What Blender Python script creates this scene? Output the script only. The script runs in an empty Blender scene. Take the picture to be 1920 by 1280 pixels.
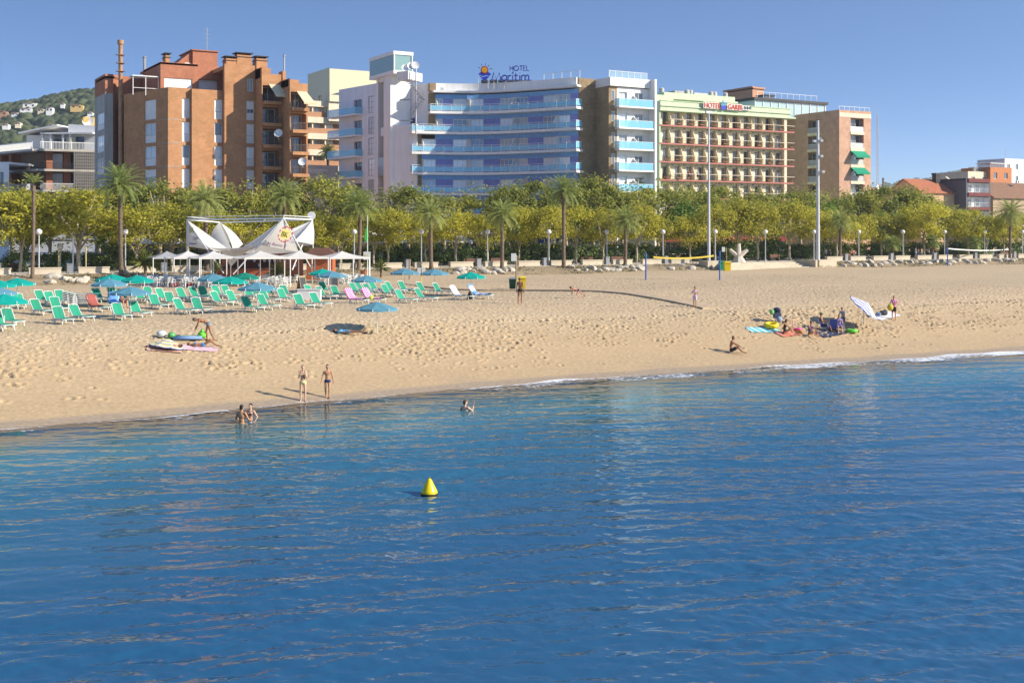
import bpy, math, random
import numpy as np
from mathutils import Vector, Matrix
C = bpy.context
SC = C.scene
COL = SC.collection
R = math.radians
rng = random.Random(7)

# ---------------------------------------------------------------- camera
# world frame: X runs along the shore, Y runs inland from the sea, Z up, sea level 0
F, U0, V0, HC = 2240.0, 960.0, 435.0, 8.0
YAW = R(30)
CY, SY = math.cos(YAW), math.sin(YAW)
cam = bpy.data.cameras.new('camera')
camo = bpy.data.objects.new('camera', cam)
COL.objects.link(camo)
camo.location = (0, 0, HC)
camo.rotation_euler = (R(90), 0, -YAW)
cam.sensor_width = 36
cam.lens = 36 * F / 1920
cam.shift_y = -(640 - V0) / 1920
cam.clip_start = 0.5
cam.clip_end = 20000
SC.camera = camo

# ---------------------------------------------------------------- sky, sun, exposure
SUN_EL = R(28)
SUN_AZ = Vector((0.73, -0.68))
w = bpy.data.worlds.new('World')
SC.world = w
w.use_nodes = True
nt = w.node_tree
for n in list(nt.nodes): nt.nodes.remove(n)
wo = nt.nodes.new('ShaderNodeOutputWorld')
bg = nt.nodes.new('ShaderNodeBackground')
sky = nt.nodes.new('ShaderNodeTexSky')
sky.sky_type = 'NISHITA'
sky.sun_disc = False
sky.sun_elevation = SUN_EL
sky.sun_rotation = math.atan2(SUN_AZ.x, SUN_AZ.y)
sky.altitude = 0
sky.air_density = 1.0
sky.dust_density = 0.6
sky.ozone_density = 6.0
bg.inputs['Strength'].default_value = 0.103
# look up the sky a little higher than the true direction: a clear, dry late-summer sky without a pale horizon band
stc = nt.nodes.new('ShaderNodeTexCoord')
ssp = nt.nodes.new('ShaderNodeSeparateXYZ'); nt.links.new(stc.outputs['Generated'], ssp.inputs[0])
def smath(op, a, b=None, c=None):
    n = nt.nodes.new('ShaderNodeMath'); n.operation = op
    for i, v in enumerate((a, b, c)):
        if v is None: continue
        if isinstance(v, (int, float)): n.inputs[i].default_value = v
        else: nt.links.new(v, n.inputs[i])
    return n.outputs[0]
zz = smath('MAXIMUM', ssp.outputs['Z'], 0.0)
ze = smath('SUBTRACT', 1.0, smath('EXPONENT', smath('MULTIPLY', smath('POWER', smath('MULTIPLY', zz, 4.2), 1.3), -1.0)))
zn = smath('MULTIPLY_ADD', ze, 1.1, 0.015)
hh = smath('ADD', smath('SQRT', smath('SUBTRACT', 1.0, smath('MULTIPLY', zz, smath('MULTIPLY', zz, 0.9999)))), 0.03)
scb = nt.nodes.new('ShaderNodeCombineXYZ')
nt.links.new(smath('DIVIDE', ssp.outputs['X'], hh), scb.inputs['X']); nt.links.new(smath('DIVIDE', ssp.outputs['Y'], hh), scb.inputs['Y']); nt.links.new(zn, scb.inputs['Z'])
snm = nt.nodes.new('ShaderNodeVectorMath'); snm.operation = 'NORMALIZE'
nt.links.new(scb.outputs[0], snm.inputs[0]); nt.links.new(snm.outputs[0], sky.inputs[0])
nt.links.new(sky.outputs[0], bg.inputs[0])
nt.links.new(bg.outputs[0], wo.inputs[0])
sun = bpy.data.lights.new('sun', 'SUN')
sun.energy = 3.5
sun.angle = R(0.5)
sun.color = (1.0, 0.90, 0.74)
suno = bpy.data.objects.new('sun', sun)
COL.objects.link(suno)
sd = Vector((SUN_AZ.x * math.cos(SUN_EL), SUN_AZ.y * math.cos(SUN_EL), math.sin(SUN_EL)))
suno.rotation_euler = sd.to_track_quat('Z', 'Y').to_euler()
suno.location = (60, -60, 80)
SC.view_settings.view_transform = 'Standard'
SC.view_settings.look = 'None'
SC.view_settings.exposure = 1.07
SC.view_settings.gamma = 1
SC.cycles.max_bounces = 6
SC.cycles.diffuse_bounces = 3
SC.cycles.glossy_bounces = 3
SC.cycles.transparent_max_bounces = 10
SC.cycles.transmission_bounces = 3
SC.cycles.caustics_reflective = False
SC.cycles.caustics_refractive = False

# ---------------------------------------------------------------- picture helpers
def cam2w(lat, d):
    return lat * CY + d * SY, -lat * SY + d * CY
def ud(u, d):                       # plan point seen at column u, depth d
    return cam2w((u - U0) / F * d, d)
def us(u, s):                       # plan point seen at column u on the line y = s
    t = (u - U0) / F
    d = s / (CY - t * SY)
    x, y = cam2w(t * d, d)
    return x, y, d
def ua(u, a):                       # plan point seen at column u on the line x = a
    t = (u - U0) / F
    d = a / (SY + t * CY)
    x, y = cam2w(t * d, d)
    return x, y, d
def zv(v, d): return HC - (v - V0) / F * d
def depth(x, y): return x * SY + y * CY

# ---------------------------------------------------------------- materials
MATS = {}
def _new(name):
    m = bpy.data.materials.new(name)
    m.use_nodes = True
    t = m.node_tree
    return m, t, t.nodes['Principled BSDF']
def M(name, col=(.5, .5, .5), rough=.75, var=.12, scale=1.5, metal=0.0, spec=.35, bump=0.0, bscale=20, island=0.0, streak=False, objvar=.04):
    if name in MATS: return MATS[name]
    m, t, b = _new(name)
    b.inputs['Roughness'].default_value = rough
    b.inputs['Metallic'].default_value = metal
    b.inputs['Specular IOR Level'].default_value = spec
    tc = t.nodes.new('ShaderNodeTexCoord')
    no = t.nodes.new('ShaderNodeTexNoise')
    no.inputs['Scale'].default_value = scale
    no.inputs['Detail'].default_value = 6
    no.inputs['Roughness'].default_value = .65
    if streak:
        mp = t.nodes.new('ShaderNodeMapping'); mp.inputs['Scale'].default_value = (1.6, 1.6, .16)
        t.links.new(tc.outputs['Object'], mp.inputs['Vector']); t.links.new(mp.outputs[0], no.inputs['Vector'])
    else: t.links.new(tc.outputs['Object'], no.inputs['Vector'])
    mr = t.nodes.new('ShaderNodeMapRange')
    mr.inputs['From Min'].default_value = .3
    mr.inputs['From Max'].default_value = .7
    mr.inputs['To Min'].default_value = 1 - var
    mr.inputs['To Max'].default_value = 1 + var * .7
    t.links.new(no.outputs['Fac'], mr.inputs['Value'])
    fac = mr.outputs[0]
    if island:
        ge = t.nodes.new('ShaderNodeNewGeometry')
        m2 = t.nodes.new('ShaderNodeMapRange')
        m2.inputs['To Min'].default_value = 1 - island
        m2.inputs['To Max'].default_value = 1 + island
        t.links.new(ge.outputs['Random Per Island'], m2.inputs['Value'])
        mu = t.nodes.new('ShaderNodeMath'); mu.operation = 'MULTIPLY'
        t.links.new(fac, mu.inputs[0]); t.links.new(m2.outputs[0], mu.inputs[1])
        fac = mu.outputs[0]
    if objvar:
        oi = t.nodes.new('ShaderNodeObjectInfo'); m3 = t.nodes.new('ShaderNodeMapRange')
        m3.inputs['To Min'].default_value = 1 - objvar; m3.inputs['To Max'].default_value = 1 + objvar
        mu = t.nodes.new('ShaderNodeMath'); mu.operation = 'MULTIPLY'
        t.links.new(oi.outputs['Random'], m3.inputs['Value']); t.links.new(fac, mu.inputs[0]); t.links.new(m3.outputs[0], mu.inputs[1]); fac = mu.outputs[0]
    vm = t.nodes.new('ShaderNodeVectorMath'); vm.operation = 'SCALE'
    vm.inputs[0].default_value = col[:3]
    t.links.new(fac, vm.inputs['Scale'])
    t.links.new(vm.outputs[0], b.inputs['Base Color'])
    if bump:
        n2 = t.nodes.new('ShaderNodeTexNoise')
        n2.inputs['Scale'].default_value = bscale
        n2.inputs['Detail'].default_value = 4
        t.links.new(tc.outputs['Object'], n2.inputs['Vector'])
        bp = t.nodes.new('ShaderNodeBump')
        bp.inputs['Strength'].default_value = bump
        bp.inputs['Distance'].default_value = .05
        t.links.new(n2.outputs['Fac'], bp.inputs['Height'])
        t.links.new(bp.outputs[0], b.inputs['Normal'])
    MATS[name] = m
    return m
def MG(name, col=(.05, .07, .09), rough=.06, spec=.8):     # window glass seen from outside
    if name in MATS: return MATS[name]
    m, t, b = _new(name)
    b.inputs['Roughness'].default_value = rough
    b.inputs['Specular IOR Level'].default_value = spec
    ge = t.nodes.new('ShaderNodeObjectInfo')
    mr = t.nodes.new('ShaderNodeMapRange')
    mr.inputs['To Min'].default_value = .6; mr.inputs['To Max'].default_value = 1.5
    t.links.new(ge.outputs['Random'], mr.inputs['Value'])
    vm = t.nodes.new('ShaderNodeVectorMath'); vm.operation = 'SCALE'
    vm.inputs[0].default_value = col[:3]
    t.links.new(mr.outputs[0], vm.inputs['Scale'])
    t.links.new(vm.outputs[0], b.inputs['Base Color'])
    MATS[name] = m
    return m
def MT(name, col, alpha=.5, rough=.1):                      # tinted see-through glass
    if name in MATS: return MATS[name]
    m, t, b = _new(name)
    b.inputs['Base Color'].default_value = (*col, 1)
    b.inputs['Roughness'].default_value = rough
    b.inputs['Alpha'].default_value = alpha
    MATS[name] = m
    return m
def MLEAF(name, c1, c2, trans=.35, rough=.55):
    if name in MATS: return MATS[name]
    m, t, b = _new(name)
    out = t.nodes['Material Output']
    ge = t.nodes.new('ShaderNodeNewGeometry')
    oi = t.nodes.new('ShaderNodeObjectInfo')
    ad = t.nodes.new('ShaderNodeMath'); ad.operation = 'MULTIPLY_ADD'
    ad.inputs[1].default_value = .45; 
    t.links.new(oi.outputs['Random'], ad.inputs[0])
    m0 = t.nodes.new('ShaderNodeMath'); m0.operation = 'MULTIPLY_ADD'
    m0.inputs[1].default_value = .8; m0.inputs[2].default_value = -.12
    t.links.new(ge.outputs['Random Per Island'], m0.inputs[0])
    t.links.new(m0.outputs[0], ad.inputs[2])
    rp = t.nodes.new('ShaderNodeMix'); rp.data_type = 'RGBA'
    rp.inputs['A'].default_value = (*c1, 1); rp.inputs['B'].default_value = (*c2, 1)
    t.links.new(ad.outputs[0], rp.inputs['Factor'])
    t.links.new(rp.outputs['Result'], b.inputs['Base Color'])
    b.inputs['Roughness'].default_value = rough
    b.inputs['Specular IOR Level'].default_value = .25
    tr = t.nodes.new('ShaderNodeBsdfTranslucent')
    t.links.new(rp.outputs['Result'], tr.inputs['Color'])
    mx = t.nodes.new('ShaderNodeMixShader'); mx.inputs[0].default_value = trans
    t.links.new(b.outputs[0], mx.inputs[1]); t.links.new(tr.outputs[0], mx.inputs[2])
    t.links.new(mx.outputs[0], out.inputs['Surface'])
    MATS[name] = m
    return m
def MCLOTH(name, col, trans=.3, var=.06, objvar=.05):
    if name in MATS: return MATS[name]
    m = M(name, col, rough=.8, var=var, scale=3, spec=.2, objvar=objvar)
    t = m.node_tree; b = t.nodes['Principled BSDF']; out = t.nodes['Material Output']
    tr = t.nodes.new('ShaderNodeBsdfTranslucent'); tr.inputs['Color'].default_value = (*col, 1)
    mx = t.nodes.new('ShaderNodeMixShader'); mx.inputs[0].default_value = trans
    t.links.new(b.outputs[0], mx.inputs[1]); t.links.new(tr.outputs[0], mx.inputs[2])
    t.links.new(mx.outputs[0], out.inputs['Surface'])
    return m
def MSTRIPE(name, c1, c2, axis='X', width=.1, trans=.2, c3=None):
    if name in MATS: return MATS[name]
    m, t, b = _new(name)
    tc = t.nodes.new('ShaderNodeTexCoord')
    sp = t.nodes.new('ShaderNodeSeparateXYZ')
    t.links.new(tc.outputs['Object'], sp.inputs[0])
    src = sp.outputs[axis] if axis in 'XYZ' else None
    if axis == 'R':
        ln = t.nodes.new('ShaderNodeVectorMath'); ln.operation = 'LENGTH'
        mu0 = t.nodes.new('ShaderNodeVectorMath'); mu0.operation = 'MULTIPLY'; mu0.inputs[1].default_value = (1, 1, 0)
        t.links.new(tc.outputs['Object'], mu0.inputs[0]); t.links.new(mu0.outputs[0], ln.inputs[0]); src = ln.outputs['Value']
    dv = t.nodes.new('ShaderNodeMath'); dv.operation = 'DIVIDE'; dv.inputs[1].default_value = width
    t.links.new(src, dv.inputs[0])
    fl = t.nodes.new('ShaderNodeMath'); fl.operation = 'FRACT'
    t.links.new(dv.outputs[0], fl.inputs[0])
    cr = t.nodes.new('ShaderNodeValToRGB'); cr.color_ramp.interpolation = 'CONSTANT'
    e = cr.color_ramp.elements
    e[0].position = 0; e[0].color = (*c1, 1)
    e[1].position = .5; e[1].color = (*c2, 1)
    if c3:
        x = e.new(.25); x.color = (*c3, 1)
    t.links.new(fl.outputs[0], cr.inputs[0])
    t.links.new(cr.outputs[0], b.inputs['Base Color'])
    b.inputs['Roughness'].default_value = .8
    b.inputs['Specular IOR Level'].default_value = .2
    MATS[name] = m
    return m

# ---------------------------------------------------------------- mesh builder
class MB:
    def __init__(s): s.v = []; s.f = []; s.m = []
    def add(s, vs, fs, mi=0):
        o = len(s.v); s.v += [tuple(p) for p in vs]
        s.f += [tuple(i + o for i in f) for f in fs]; s.m += [mi] * len(fs)
    def quad(s, a, b, c, d, mi=0): s.add([a, b, c, d], [(0, 1, 2, 3)], mi)
    def tri(s, a, b, c, mi=0): s.add([a, b, c], [(0, 1, 2)], mi)
    def hexa(s, p, mi=0):
        s.add(p, [(3, 2, 1, 0), (4, 5, 6, 7), (0, 1, 5, 4), (1, 2, 6, 5), (2, 3, 7, 6), (3, 0, 4, 7)], mi)
    def bx(s, x0, x1, y0, y1, z0, z1, mi=0):
        s.hexa([(x0, y0, z0), (x1, y0, z0), (x1, y1, z0), (x0, y1, z0), (x0, y0, z1), (x1, y0, z1), (x1, y1, z1), (x0, y1, z1)], mi)
    def ob(s, c, sz, rz=0, mi=0, M3=None):
        hx, hy, hz = sz[0] / 2, sz[1] / 2, sz[2] / 2
        rot = M3 or Matrix.Rotation(rz, 3, 'Z')
        c = Vector(c)
        s.hexa([c + rot @ Vector(p) for p in [(-hx, -hy, -hz), (hx, -hy, -hz), (hx, hy, -hz), (-hx, hy, -hz), (-hx, -hy, hz), (hx, -hy, hz), (hx, hy, hz), (-hx, hy, hz)]], mi)
    def prism(s, poly, z0, z1, mi=0, cap=True):
        n = len(poly)
        ar = sum(poly[i][0] * poly[(i + 1) % n][1] - poly[(i + 1) % n][0] * poly[i][1] for i in range(n))
        if ar < 0: poly = poly[::-1]
        vs = [(p[0], p[1], z0) for p in poly] + [(p[0], p[1], z1) for p in poly]
        fs = [(i, (i + 1) % n, n + (i + 1) % n, n + i) for i in range(n)]
        if cap: fs += [tuple(range(n - 1, -1, -1)), tuple(range(n, 2 * n))]
        s.add(vs, fs, mi)
    def tube(s, pts, r, n=8, mi=0, cap=True):
        pts = [Vector(p) for p in pts]
        rs = r if isinstance(r, (list, tuple)) else [r] * len(pts)
        vs = []; k = len(pts)
        ref = None
        for i, p in enumerate(pts):
            d = (pts[min(i + 1, k - 1)] - pts[max(i - 1, 0)])
            if d.length < 1e-9: d = Vector((0, 0, 1))
            d.normalize()
            if ref is None:
                ref = Vector((1, 0, 0)) if abs(d.x) < .8 else Vector((0, 1, 0))
            ax = (ref - d * ref.dot(d)).normalized(); ay = d.cross(ax)
            ref = ax
            for j in range(n):
                a = 2 * math.pi * j / n
                vs.append(p + (ax * math.cos(a) + ay * math.sin(a)) * rs[i])
        fs = []
        for i in range(k - 1):
            for j in range(n):
                fs.append((i * n + j, i * n + (j + 1) % n, (i + 1) * n + (j + 1) % n, (i + 1) * n + j))
        if cap:
            fs.append(tuple(range(n - 1, -1, -1))); fs.append(tuple((k - 1) * n + j for j in range(n)))
        s.add(vs, fs, mi)
    def bar(s, p, q, r, mi=0, n=6): s.tube([p, q], r, n, mi)
    def lathe(s, prof, c=(0, 0, 0), n=16, mi=0):
        vs = []; fs = []
        for r_, z in prof:
            for j in range(n):
                a = 2 * math.pi * j / n
                vs.append((c[0] + r_ * math.cos(a), c[1] + r_ * math.sin(a), c[2] + z))
        k = len(prof)
        for i in range(k - 1):
            for j in range(n):
                fs.append((i * n + j, i * n + (j + 1) % n, (i + 1) * n + (j + 1) % n, (i + 1) * n + j))
        fs.append(tuple(range(n - 1, -1, -1))); fs.append(tuple((k - 1) * n + j for j in range(n)))
        s.add(vs, fs, mi)
    def ell(s, c, r, n=12, k=8, mi=0, M3=None):
        c = Vector(c); vs = [];
        for i in range(1, k):
            th = math.pi * i / k
            for j in range(n):
                a = 2 * math.pi * j / n
                p = Vector((r[0] * math.sin(th) * math.cos(a), r[1] * math.sin(th) * math.sin(a), r[2] * math.cos(th)))
                vs.append(c + (M3 @ p if M3 else p))
        t = Vector((0, 0, r[2])); t = M3 @ t if M3 else t
        vs.append(c + t); vs.append(c - t)
        T, B = len(vs) - 2, len(vs) - 1
        fs = [((i) * n + j, (i + 1) * n + j, (i + 1) * n + (j + 1) % n, i * n + (j + 1) % n) for i in range(k - 2) for j in range(n)]
        fs += [(T, j, (j + 1) % n) for j in range(n)]
        o = (k - 2) * n
        fs += [(B, o + (j + 1) % n, o + j) for j in range(n)]
        s.add(vs, fs, mi)
    def mesh(s, name, mats, off=(0, 0, 0), smooth=False):
        me = bpy.data.meshes.new(name)
        o = off
        me.from_pydata([(p[0] - o[0], p[1] - o[1], p[2] - o[2]) for p in s.v], [], s.f)
        if not isinstance(mats, (list, tuple)): mats = [mats]
        for m in mats: me.materials.append(m)
        if len(mats) > 1: me.polygons.foreach_set('material_index', s.m)
        if smooth: me.polygons.foreach_set('use_smooth', [True] * len(s.f))
        me.update()
        return me
    def build(s, name, mats, parent=None, smooth=False, origin=None):
        off = WL.get(parent.name, (0, 0, 0)) if parent else (origin or (0, 0, 0))
        ob = bpy.data.objects.new(name, s.mesh(name, mats, off, smooth))
        COL.objects.link(ob)
        if parent:
            ob.parent = parent
            WL[ob.name] = off
        else:
            ob.location = off
            WL[ob.name] = tuple(off)
        return ob
WL = {}
def tag(o, label=None, cat=None, group=None, kind=None):
    if label: o['label'] = label
    if cat: o['category'] = cat
    if group: o['group'] = group
    if kind: o['kind'] = kind
    return o
def thing(name, label, cat, loc=(0, 0, 0), group=None, rz=0):
    o = bpy.data.objects.new(name, None)
    o.empty_display_size = .3
    COL.objects.link(o)
    o.location = loc
    o.rotation_euler = (0, 0, rz)
    WL[o.name] = tuple(loc)
    return tag(o, label, cat, group)
def dup(root, loc, rz=0, label=None, group=None, scale=None):
    def cp(o, par):
        c = o.copy(); COL.objects.link(c)
        if par: c.parent = par
        for ch in o.children: cp(ch, c)
        return c
    r = cp(root, None)
    r.location = loc; r.rotation_euler = (0, 0, rz)
    if scale: r.scale = (scale,) * 3 if not isinstance(scale, tuple) else scale
    if label: r['label'] = label
    if group: r['group'] = group
    return r
def structure(name, mb, mats, smooth=False):
    o = mb.build(name, mats, smooth=smooth); o['kind'] = 'structure'; return o
ORD = ['leftmost', 'second from the left', 'third from the left', 'fourth from the left', 'fifth from the left', 'sixth from the left', 'seventh from the left', 'eighth from the left', 'ninth from the left', 'tenth from the left', 'eleventh from the left', 'twelfth from the left', 'thirteenth from the left', 'fourteenth from the left', 'fifteenth from the left', 'sixteenth from the left', 'seventeenth from the left', 'eighteenth from the left', 'nineteenth from the left', 'twentieth from the left']
NTH = ['first', 'second', 'third', 'fourth', 'fifth', 'sixth', 'seventh', 'eighth', 'ninth', 'tenth', 'eleventh', 'twelfth', 'thirteenth', 'fourteenth', 'fifteenth', 'sixteenth', 'seventeenth', 'eighteenth', 'nineteenth', 'twentieth']
def nth(i, n):                       # words for place i of n in a row, counted from the nearer end
    if i == 0: return 'leftmost'
    if i == n - 1: return 'rightmost'
    if i < n - i - 1 + .5: return NTH[i] + ' from the left'
    return NTH[n - 1 - i] + ' from the right'

# ---------------------------------------------------------------- beach surface
_sa = np.array([-400, -40, 6.3, 19.2, 26, 32.7, 40, 47.1, 70.3, 120, 500.])
_ss = np.array([50, 51.2, 52.2, 53.1, 53.9, 54.3, 54.2, 53.8, 52.4, 51, 46.])
_ga = np.arange(-400, 500, .5)
_gs = np.interp(_ga, _sa, _ss)
_k = np.hanning(25); _k /= _k.sum()
_gs = np.convolve(np.pad(_gs, 12, 'edge'), _k, 'valid')
_pt = np.arange(-60, 80, .25)
_pz = np.interp(_pt, [-60, -20, -4, 0, 3.2, 6.2, 9.2, 12.2, 15.5, 20, 64, 80], [-9, -4, -.55, 0, .72, 1.6, 2.32, 2.78, 3.0, 3.08, 3.2, 3.2])
_k2 = np.hanning(9); _k2 /= _k2.sum()
_pz = np.convolve(np.pad(_pz, 4, 'edge'), _k2, 'valid')
def shore(a): return np.interp(a, _ga, _gs)
def zsand(a, s):
    b = np.interp(np.asarray(s) - shore(a), _pt, _pz)
    dry = np.clip((np.asarray(s) - shore(a) - 5) / 6, 0, 1)
    b = b + dry * (.10 * np.sin(np.asarray(a) * .23 + np.asarray(s) * .11) + .07 * np.sin(np.asarray(a) * .11 - np.asarray(s) * .31 + 1))
    return b
def ground(u, v):                   # beach point under picture point u, v
    t = (u - U0) / F
    lo, hi = 30.0, 170.0
    prev = None
    d = 25.0
    while d < 200:
        x, y = cam2w(t * d, d)
        z = HC - (v - V0) / F * d
        g = float(zsand(x, y))
        if z <= max(g, 0.0): break
        d += .1
    return x, y, max(g, 0.0) if g > -.02 else 0.0
def under(u, v, h):                 # beach point below a thing of height h whose top shows at u, v
    t = (u - U0) / F
    best = None
    for i in range(400, 1500):
        d = i * .1
        x, y = cam2w(t * d, d)
        e = float(zsand(x, y)) + h - (HC - (v - V0) / F * d)
        if best is None or abs(e) < best[0]: best = (abs(e), x, y, float(zsand(x, y)), d)
    return best[1], best[2], best[3]

def grid_mesh(name, xs, ys, Z, mat, keep=None, smooth=True):
    nx, ny = len(xs), len(ys)
    X, Y = np.meshgrid(xs, ys)
    co = np.stack([X, Y, Z], -1).reshape(-1, 3)
    idx = np.arange(nx * ny).reshape(ny, nx)
    q = np.stack([idx[:-1, :-1], idx[:-1, 1:], idx[1:, 1:], idx[1:, :-1]], -1).reshape(-1, 4)
    me = bpy.data.meshes.new(name)
    me.vertices.add(len(co)); me.vertices.foreach_set('co', co.astype(np.float32).ravel())
    me.loops.add(q.size); me.loops.foreach_set('vertex_index', q.astype(np.int32).ravel())
    me.polygons.add(len(q)); me.polygons.foreach_set('loop_start', np.arange(0, q.size, 4, dtype=np.int32))
    try: me.polygons.foreach_set('loop_total', np.full(len(q), 4, dtype=np.int32))
    except Exception: pass
    me.polygons.foreach_set('use_smooth', np.ones(len(q), dtype=bool))
    me.materials.append(mat)
    me.update(calc_edges=True)
    o = bpy.data.objects.new(name, me); COL.objects.link(o); o['kind'] = 'structure'
    return o

# sand material: colour by how wet the sand is (distance from the waterline), grain and bump
m, t, b = _new('beach_sand')
tc = t.nodes.new('ShaderNodeTexCoord')
wet = t.nodes.new('ShaderNodeAttribute'); wet.attribute_name = 'wet'
n1 = t.nodes.new('ShaderNodeTexNoise'); n1.inputs['Scale'].default_value = .35; n1.inputs['Detail'].default_value = 7
n2 = t.nodes.new('ShaderNodeTexNoise'); n2.inputs['Scale'].default_value = 5; n2.inputs['Detail'].default_value = 5
for n in (n1, n2): t.links.new(tc.outputs['Object'], n.inputs['Vector'])
ad = t.nodes.new('ShaderNodeMath'); ad.operation = 'MULTIPLY_ADD'; ad.inputs[1].default_value = .35
t.links.new(n1.outputs['Fac'], ad.inputs[0]); t.links.new(wet.outputs['Fac'], ad.inputs[2])
cr = t.nodes.new('ShaderNodeValToRGB')
e = cr.color_ramp.elements
e[0].position = .12; e[0].color = (.53, .405, .255, 1)
e[1].position = 1.0; e[1].color = (.34, .265, .19, 1)
x = e.new(.42); x.color = (.50, .37, .22, 1)
x = e.new(.80); x.color = (.46, .335, .195, 1)
t.links.new(ad.outputs[0], cr.inputs[0])
mr = t.nodes.new('ShaderNodeMapRange'); mr.inputs['From Min'].default_value = .3; mr.inputs['From Max'].default_value = .7
mr.inputs['To Min'].default_value = .86; mr.inputs['To Max'].default_value = 1.1
t.links.new(n2.outputs['Fac'], mr.inputs['Value'])
vm = t.nodes.new('ShaderNodeVectorMath'); vm.operation = 'SCALE'
t.links.new(cr.outputs[0], vm.inputs[0]); t.links.new(mr.outputs[0], vm.inputs['Scale'])
t.links.new(vm.outputs[0], b.inputs['Base Color'])
b.inputs['Roughness'].default_value = .9; b.inputs['Specular IOR Level'].default_value = .2
n3 = t.nodes.new('ShaderNodeTexNoise'); n3.inputs['Scale'].default_value = 4; n3.inputs['Detail'].default_value = 6
t.links.new(tc.outputs['Object'], n3.inputs['Vector'])
bp = t.nodes.new('ShaderNodeBump'); bp.inputs['Distance'].default_value = .12
sb = t.nodes.new('ShaderNodeMapRange'); sb.inputs['From Min'].default_value = .25; sb.inputs['From Max'].default_value = .75
sb.inputs['To Min'].default_value = .8; sb.inputs['To Max'].default_value = .03
t.links.new(wet.outputs['Fac'], sb.inputs['Value']); t.links.new(sb.outputs[0], bp.inputs['Strength'])
t.links.new(n3.outputs['Fac'], bp.inputs['Height']); t.links.new(bp.outputs[0], b.inputs['Normal'])
SAND = m

xs = np.concatenate([np.arange(-300, -26, 6.), np.arange(-26, 96, .095), np.arange(96, 420, 6.)])
ys = np.concatenate([np.arange(4, 50, 2.), np.arange(50, 82, .09), np.arange(82, 104, .16), np.arange(104, 121.5, .3)])
X, Y = np.meshgrid(xs, ys)
Z = zsand(X, Y)
rs = np.random.RandomState(3)
Sd = Y - shore(X)
# trodden pits and footprints: real dents in the sand
D = np.zeros_like(Z)
fx0 = np.searchsorted(xs, -26); fx1 = np.searchsorted(xs, 95.9)
fy0 = np.searchsorted(ys, 50); fy1 = np.searchsorted(ys, 103.8)
NP = 70000
px = rs.uniform(-25, 95, NP); py = rs.uniform(52, 103, NP)
sdp = py - shore(px)
clus = np.sin(px * .21 + 1.3) + np.sin(px * .47 + py * .2) + .6 * np.sin(px * 1.1 - py * .5)
pk = rs.uniform(0, 1, NP)
ok = (sdp > 10) & (pk < .95) | (sdp > 4.8) & (sdp <= 10) & (pk < .36 + .30 * np.clip(clus, -.8, 1.6)) | (sdp > 2.0) & (sdp <= 4.8) & (pk < .05 + .05 * clus)
for x0, y0, sd_ in zip(px[ok], py[ok], sdp[ok]):
    low = sd_ < 10.5
    rl = rs.uniform(.10, .17) if low else rs.uniform(.08, .17)
    rw = rl * rs.uniform(.5, .9)
    an = rs.normal(.5, .5) if low else rs.uniform(0, 3.14)
    dp = rs.uniform(.07, .14) if low else rs.uniform(.02, .045)
    i0 = np.searchsorted(xs, x0 - .7); i1 = np.searchsorted(xs, x0 + .7); j0 = np.searchsorted(ys, y0 - .7); j1 = np.searchsorted(ys, y0 + .7)
    xi = slice(max(i0, fx0), min(i1, fx1)); yi = slice(max(j0, fy0), min(j1, fy1))
    dx = X[yi, xi] - x0; dy = Y[yi, xi] - y0
    ca, sa = math.cos(an), math.sin(an)
    q = ((dx * ca + dy * sa) / rl) ** 2 + ((-dx * sa + dy * ca) / rw) ** 2
    D[yi, xi] += -dp * np.exp(-q ** 1.6) + dp * .45 * np.exp(-(np.sqrt(q) - 1.5) ** 2 * 4)
D = np.clip(D, -.2, .09)
Z = Z + D
sand = grid_mesh('beach_sand', xs, ys, Z, SAND)
wetv = np.clip(1 - (Sd / 11.0), 0, 1) 
wetv = np.where(Sd < 1.0, 1.0 - np.clip((Sd - .35) / .65, 0, 1) * .38, np.clip(.62 - (Sd - 1.0) * .02, 0, 1))
wetv = np.where(Sd > 6, np.clip(.52 - (Sd - 6) * .11, 0, 1), wetv)
at = sand.data.attributes.new('wet', 'FLOAT', 'POINT')
at.data.foreach_set('value', wetv.astype(np.float32).ravel())

# land behind the promenade edge, far ground to the horizon
gm = M('garden_soil', (.34, .33, .30), rough=.95, var=.3, scale=.3)
mb = MB(); mb.bx(-900, 2500, 121.2, 138, -2, 4.0); structure('promenade', mb, M('promenade_paving', (.52, .48, .42), rough=.9, var=.2, scale=.5))
mb = MB(); mb.bx(-1200, 4500, 138, 4200, -3, 3.9); structure('ground', mb, gm)

# ---------------------------------------------------------------- sea
xs = np.concatenate([np.arange(-900, -16, 14.), np.arange(-16, -2, .085), np.arange(-2, 48, .05), np.arange(48, 84, .085), np.arange(84, 1200, 14.)])
ys = np.concatenate([np.arange(-900, 6, 15.), np.arange(6, 40, .05), np.arange(40, 57.5, .08)])
X, Y = np.meshgrid(xs, ys)
Z = np.zeros_like(X)
rw = np.random.RandomState(11)
for i in range(110):
    big = i < 40
    lam = 1.0 * (2.9 ** rw.uniform(0, 1)) if big else .29 * (3.2 ** rw.uniform(0, 1))
    th = R(66) + rw.normal(.0, .30 if big else .5)
    k = 2 * math.pi / lam
    amp = (.0022 if big else .0022) * lam * rw.uniform(.5, 1.4)
    ph = rw.uniform(0, 6.28)
    Z += amp * np.sin(k * (X * math.cos(th) + Y * math.sin(th)) + ph)
near = np.clip((48 - X) / 8, 0, 1) * np.clip((X + 2) / 4, 0, 1) * np.clip((42 - Y) / 12, 0, 1)
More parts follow.
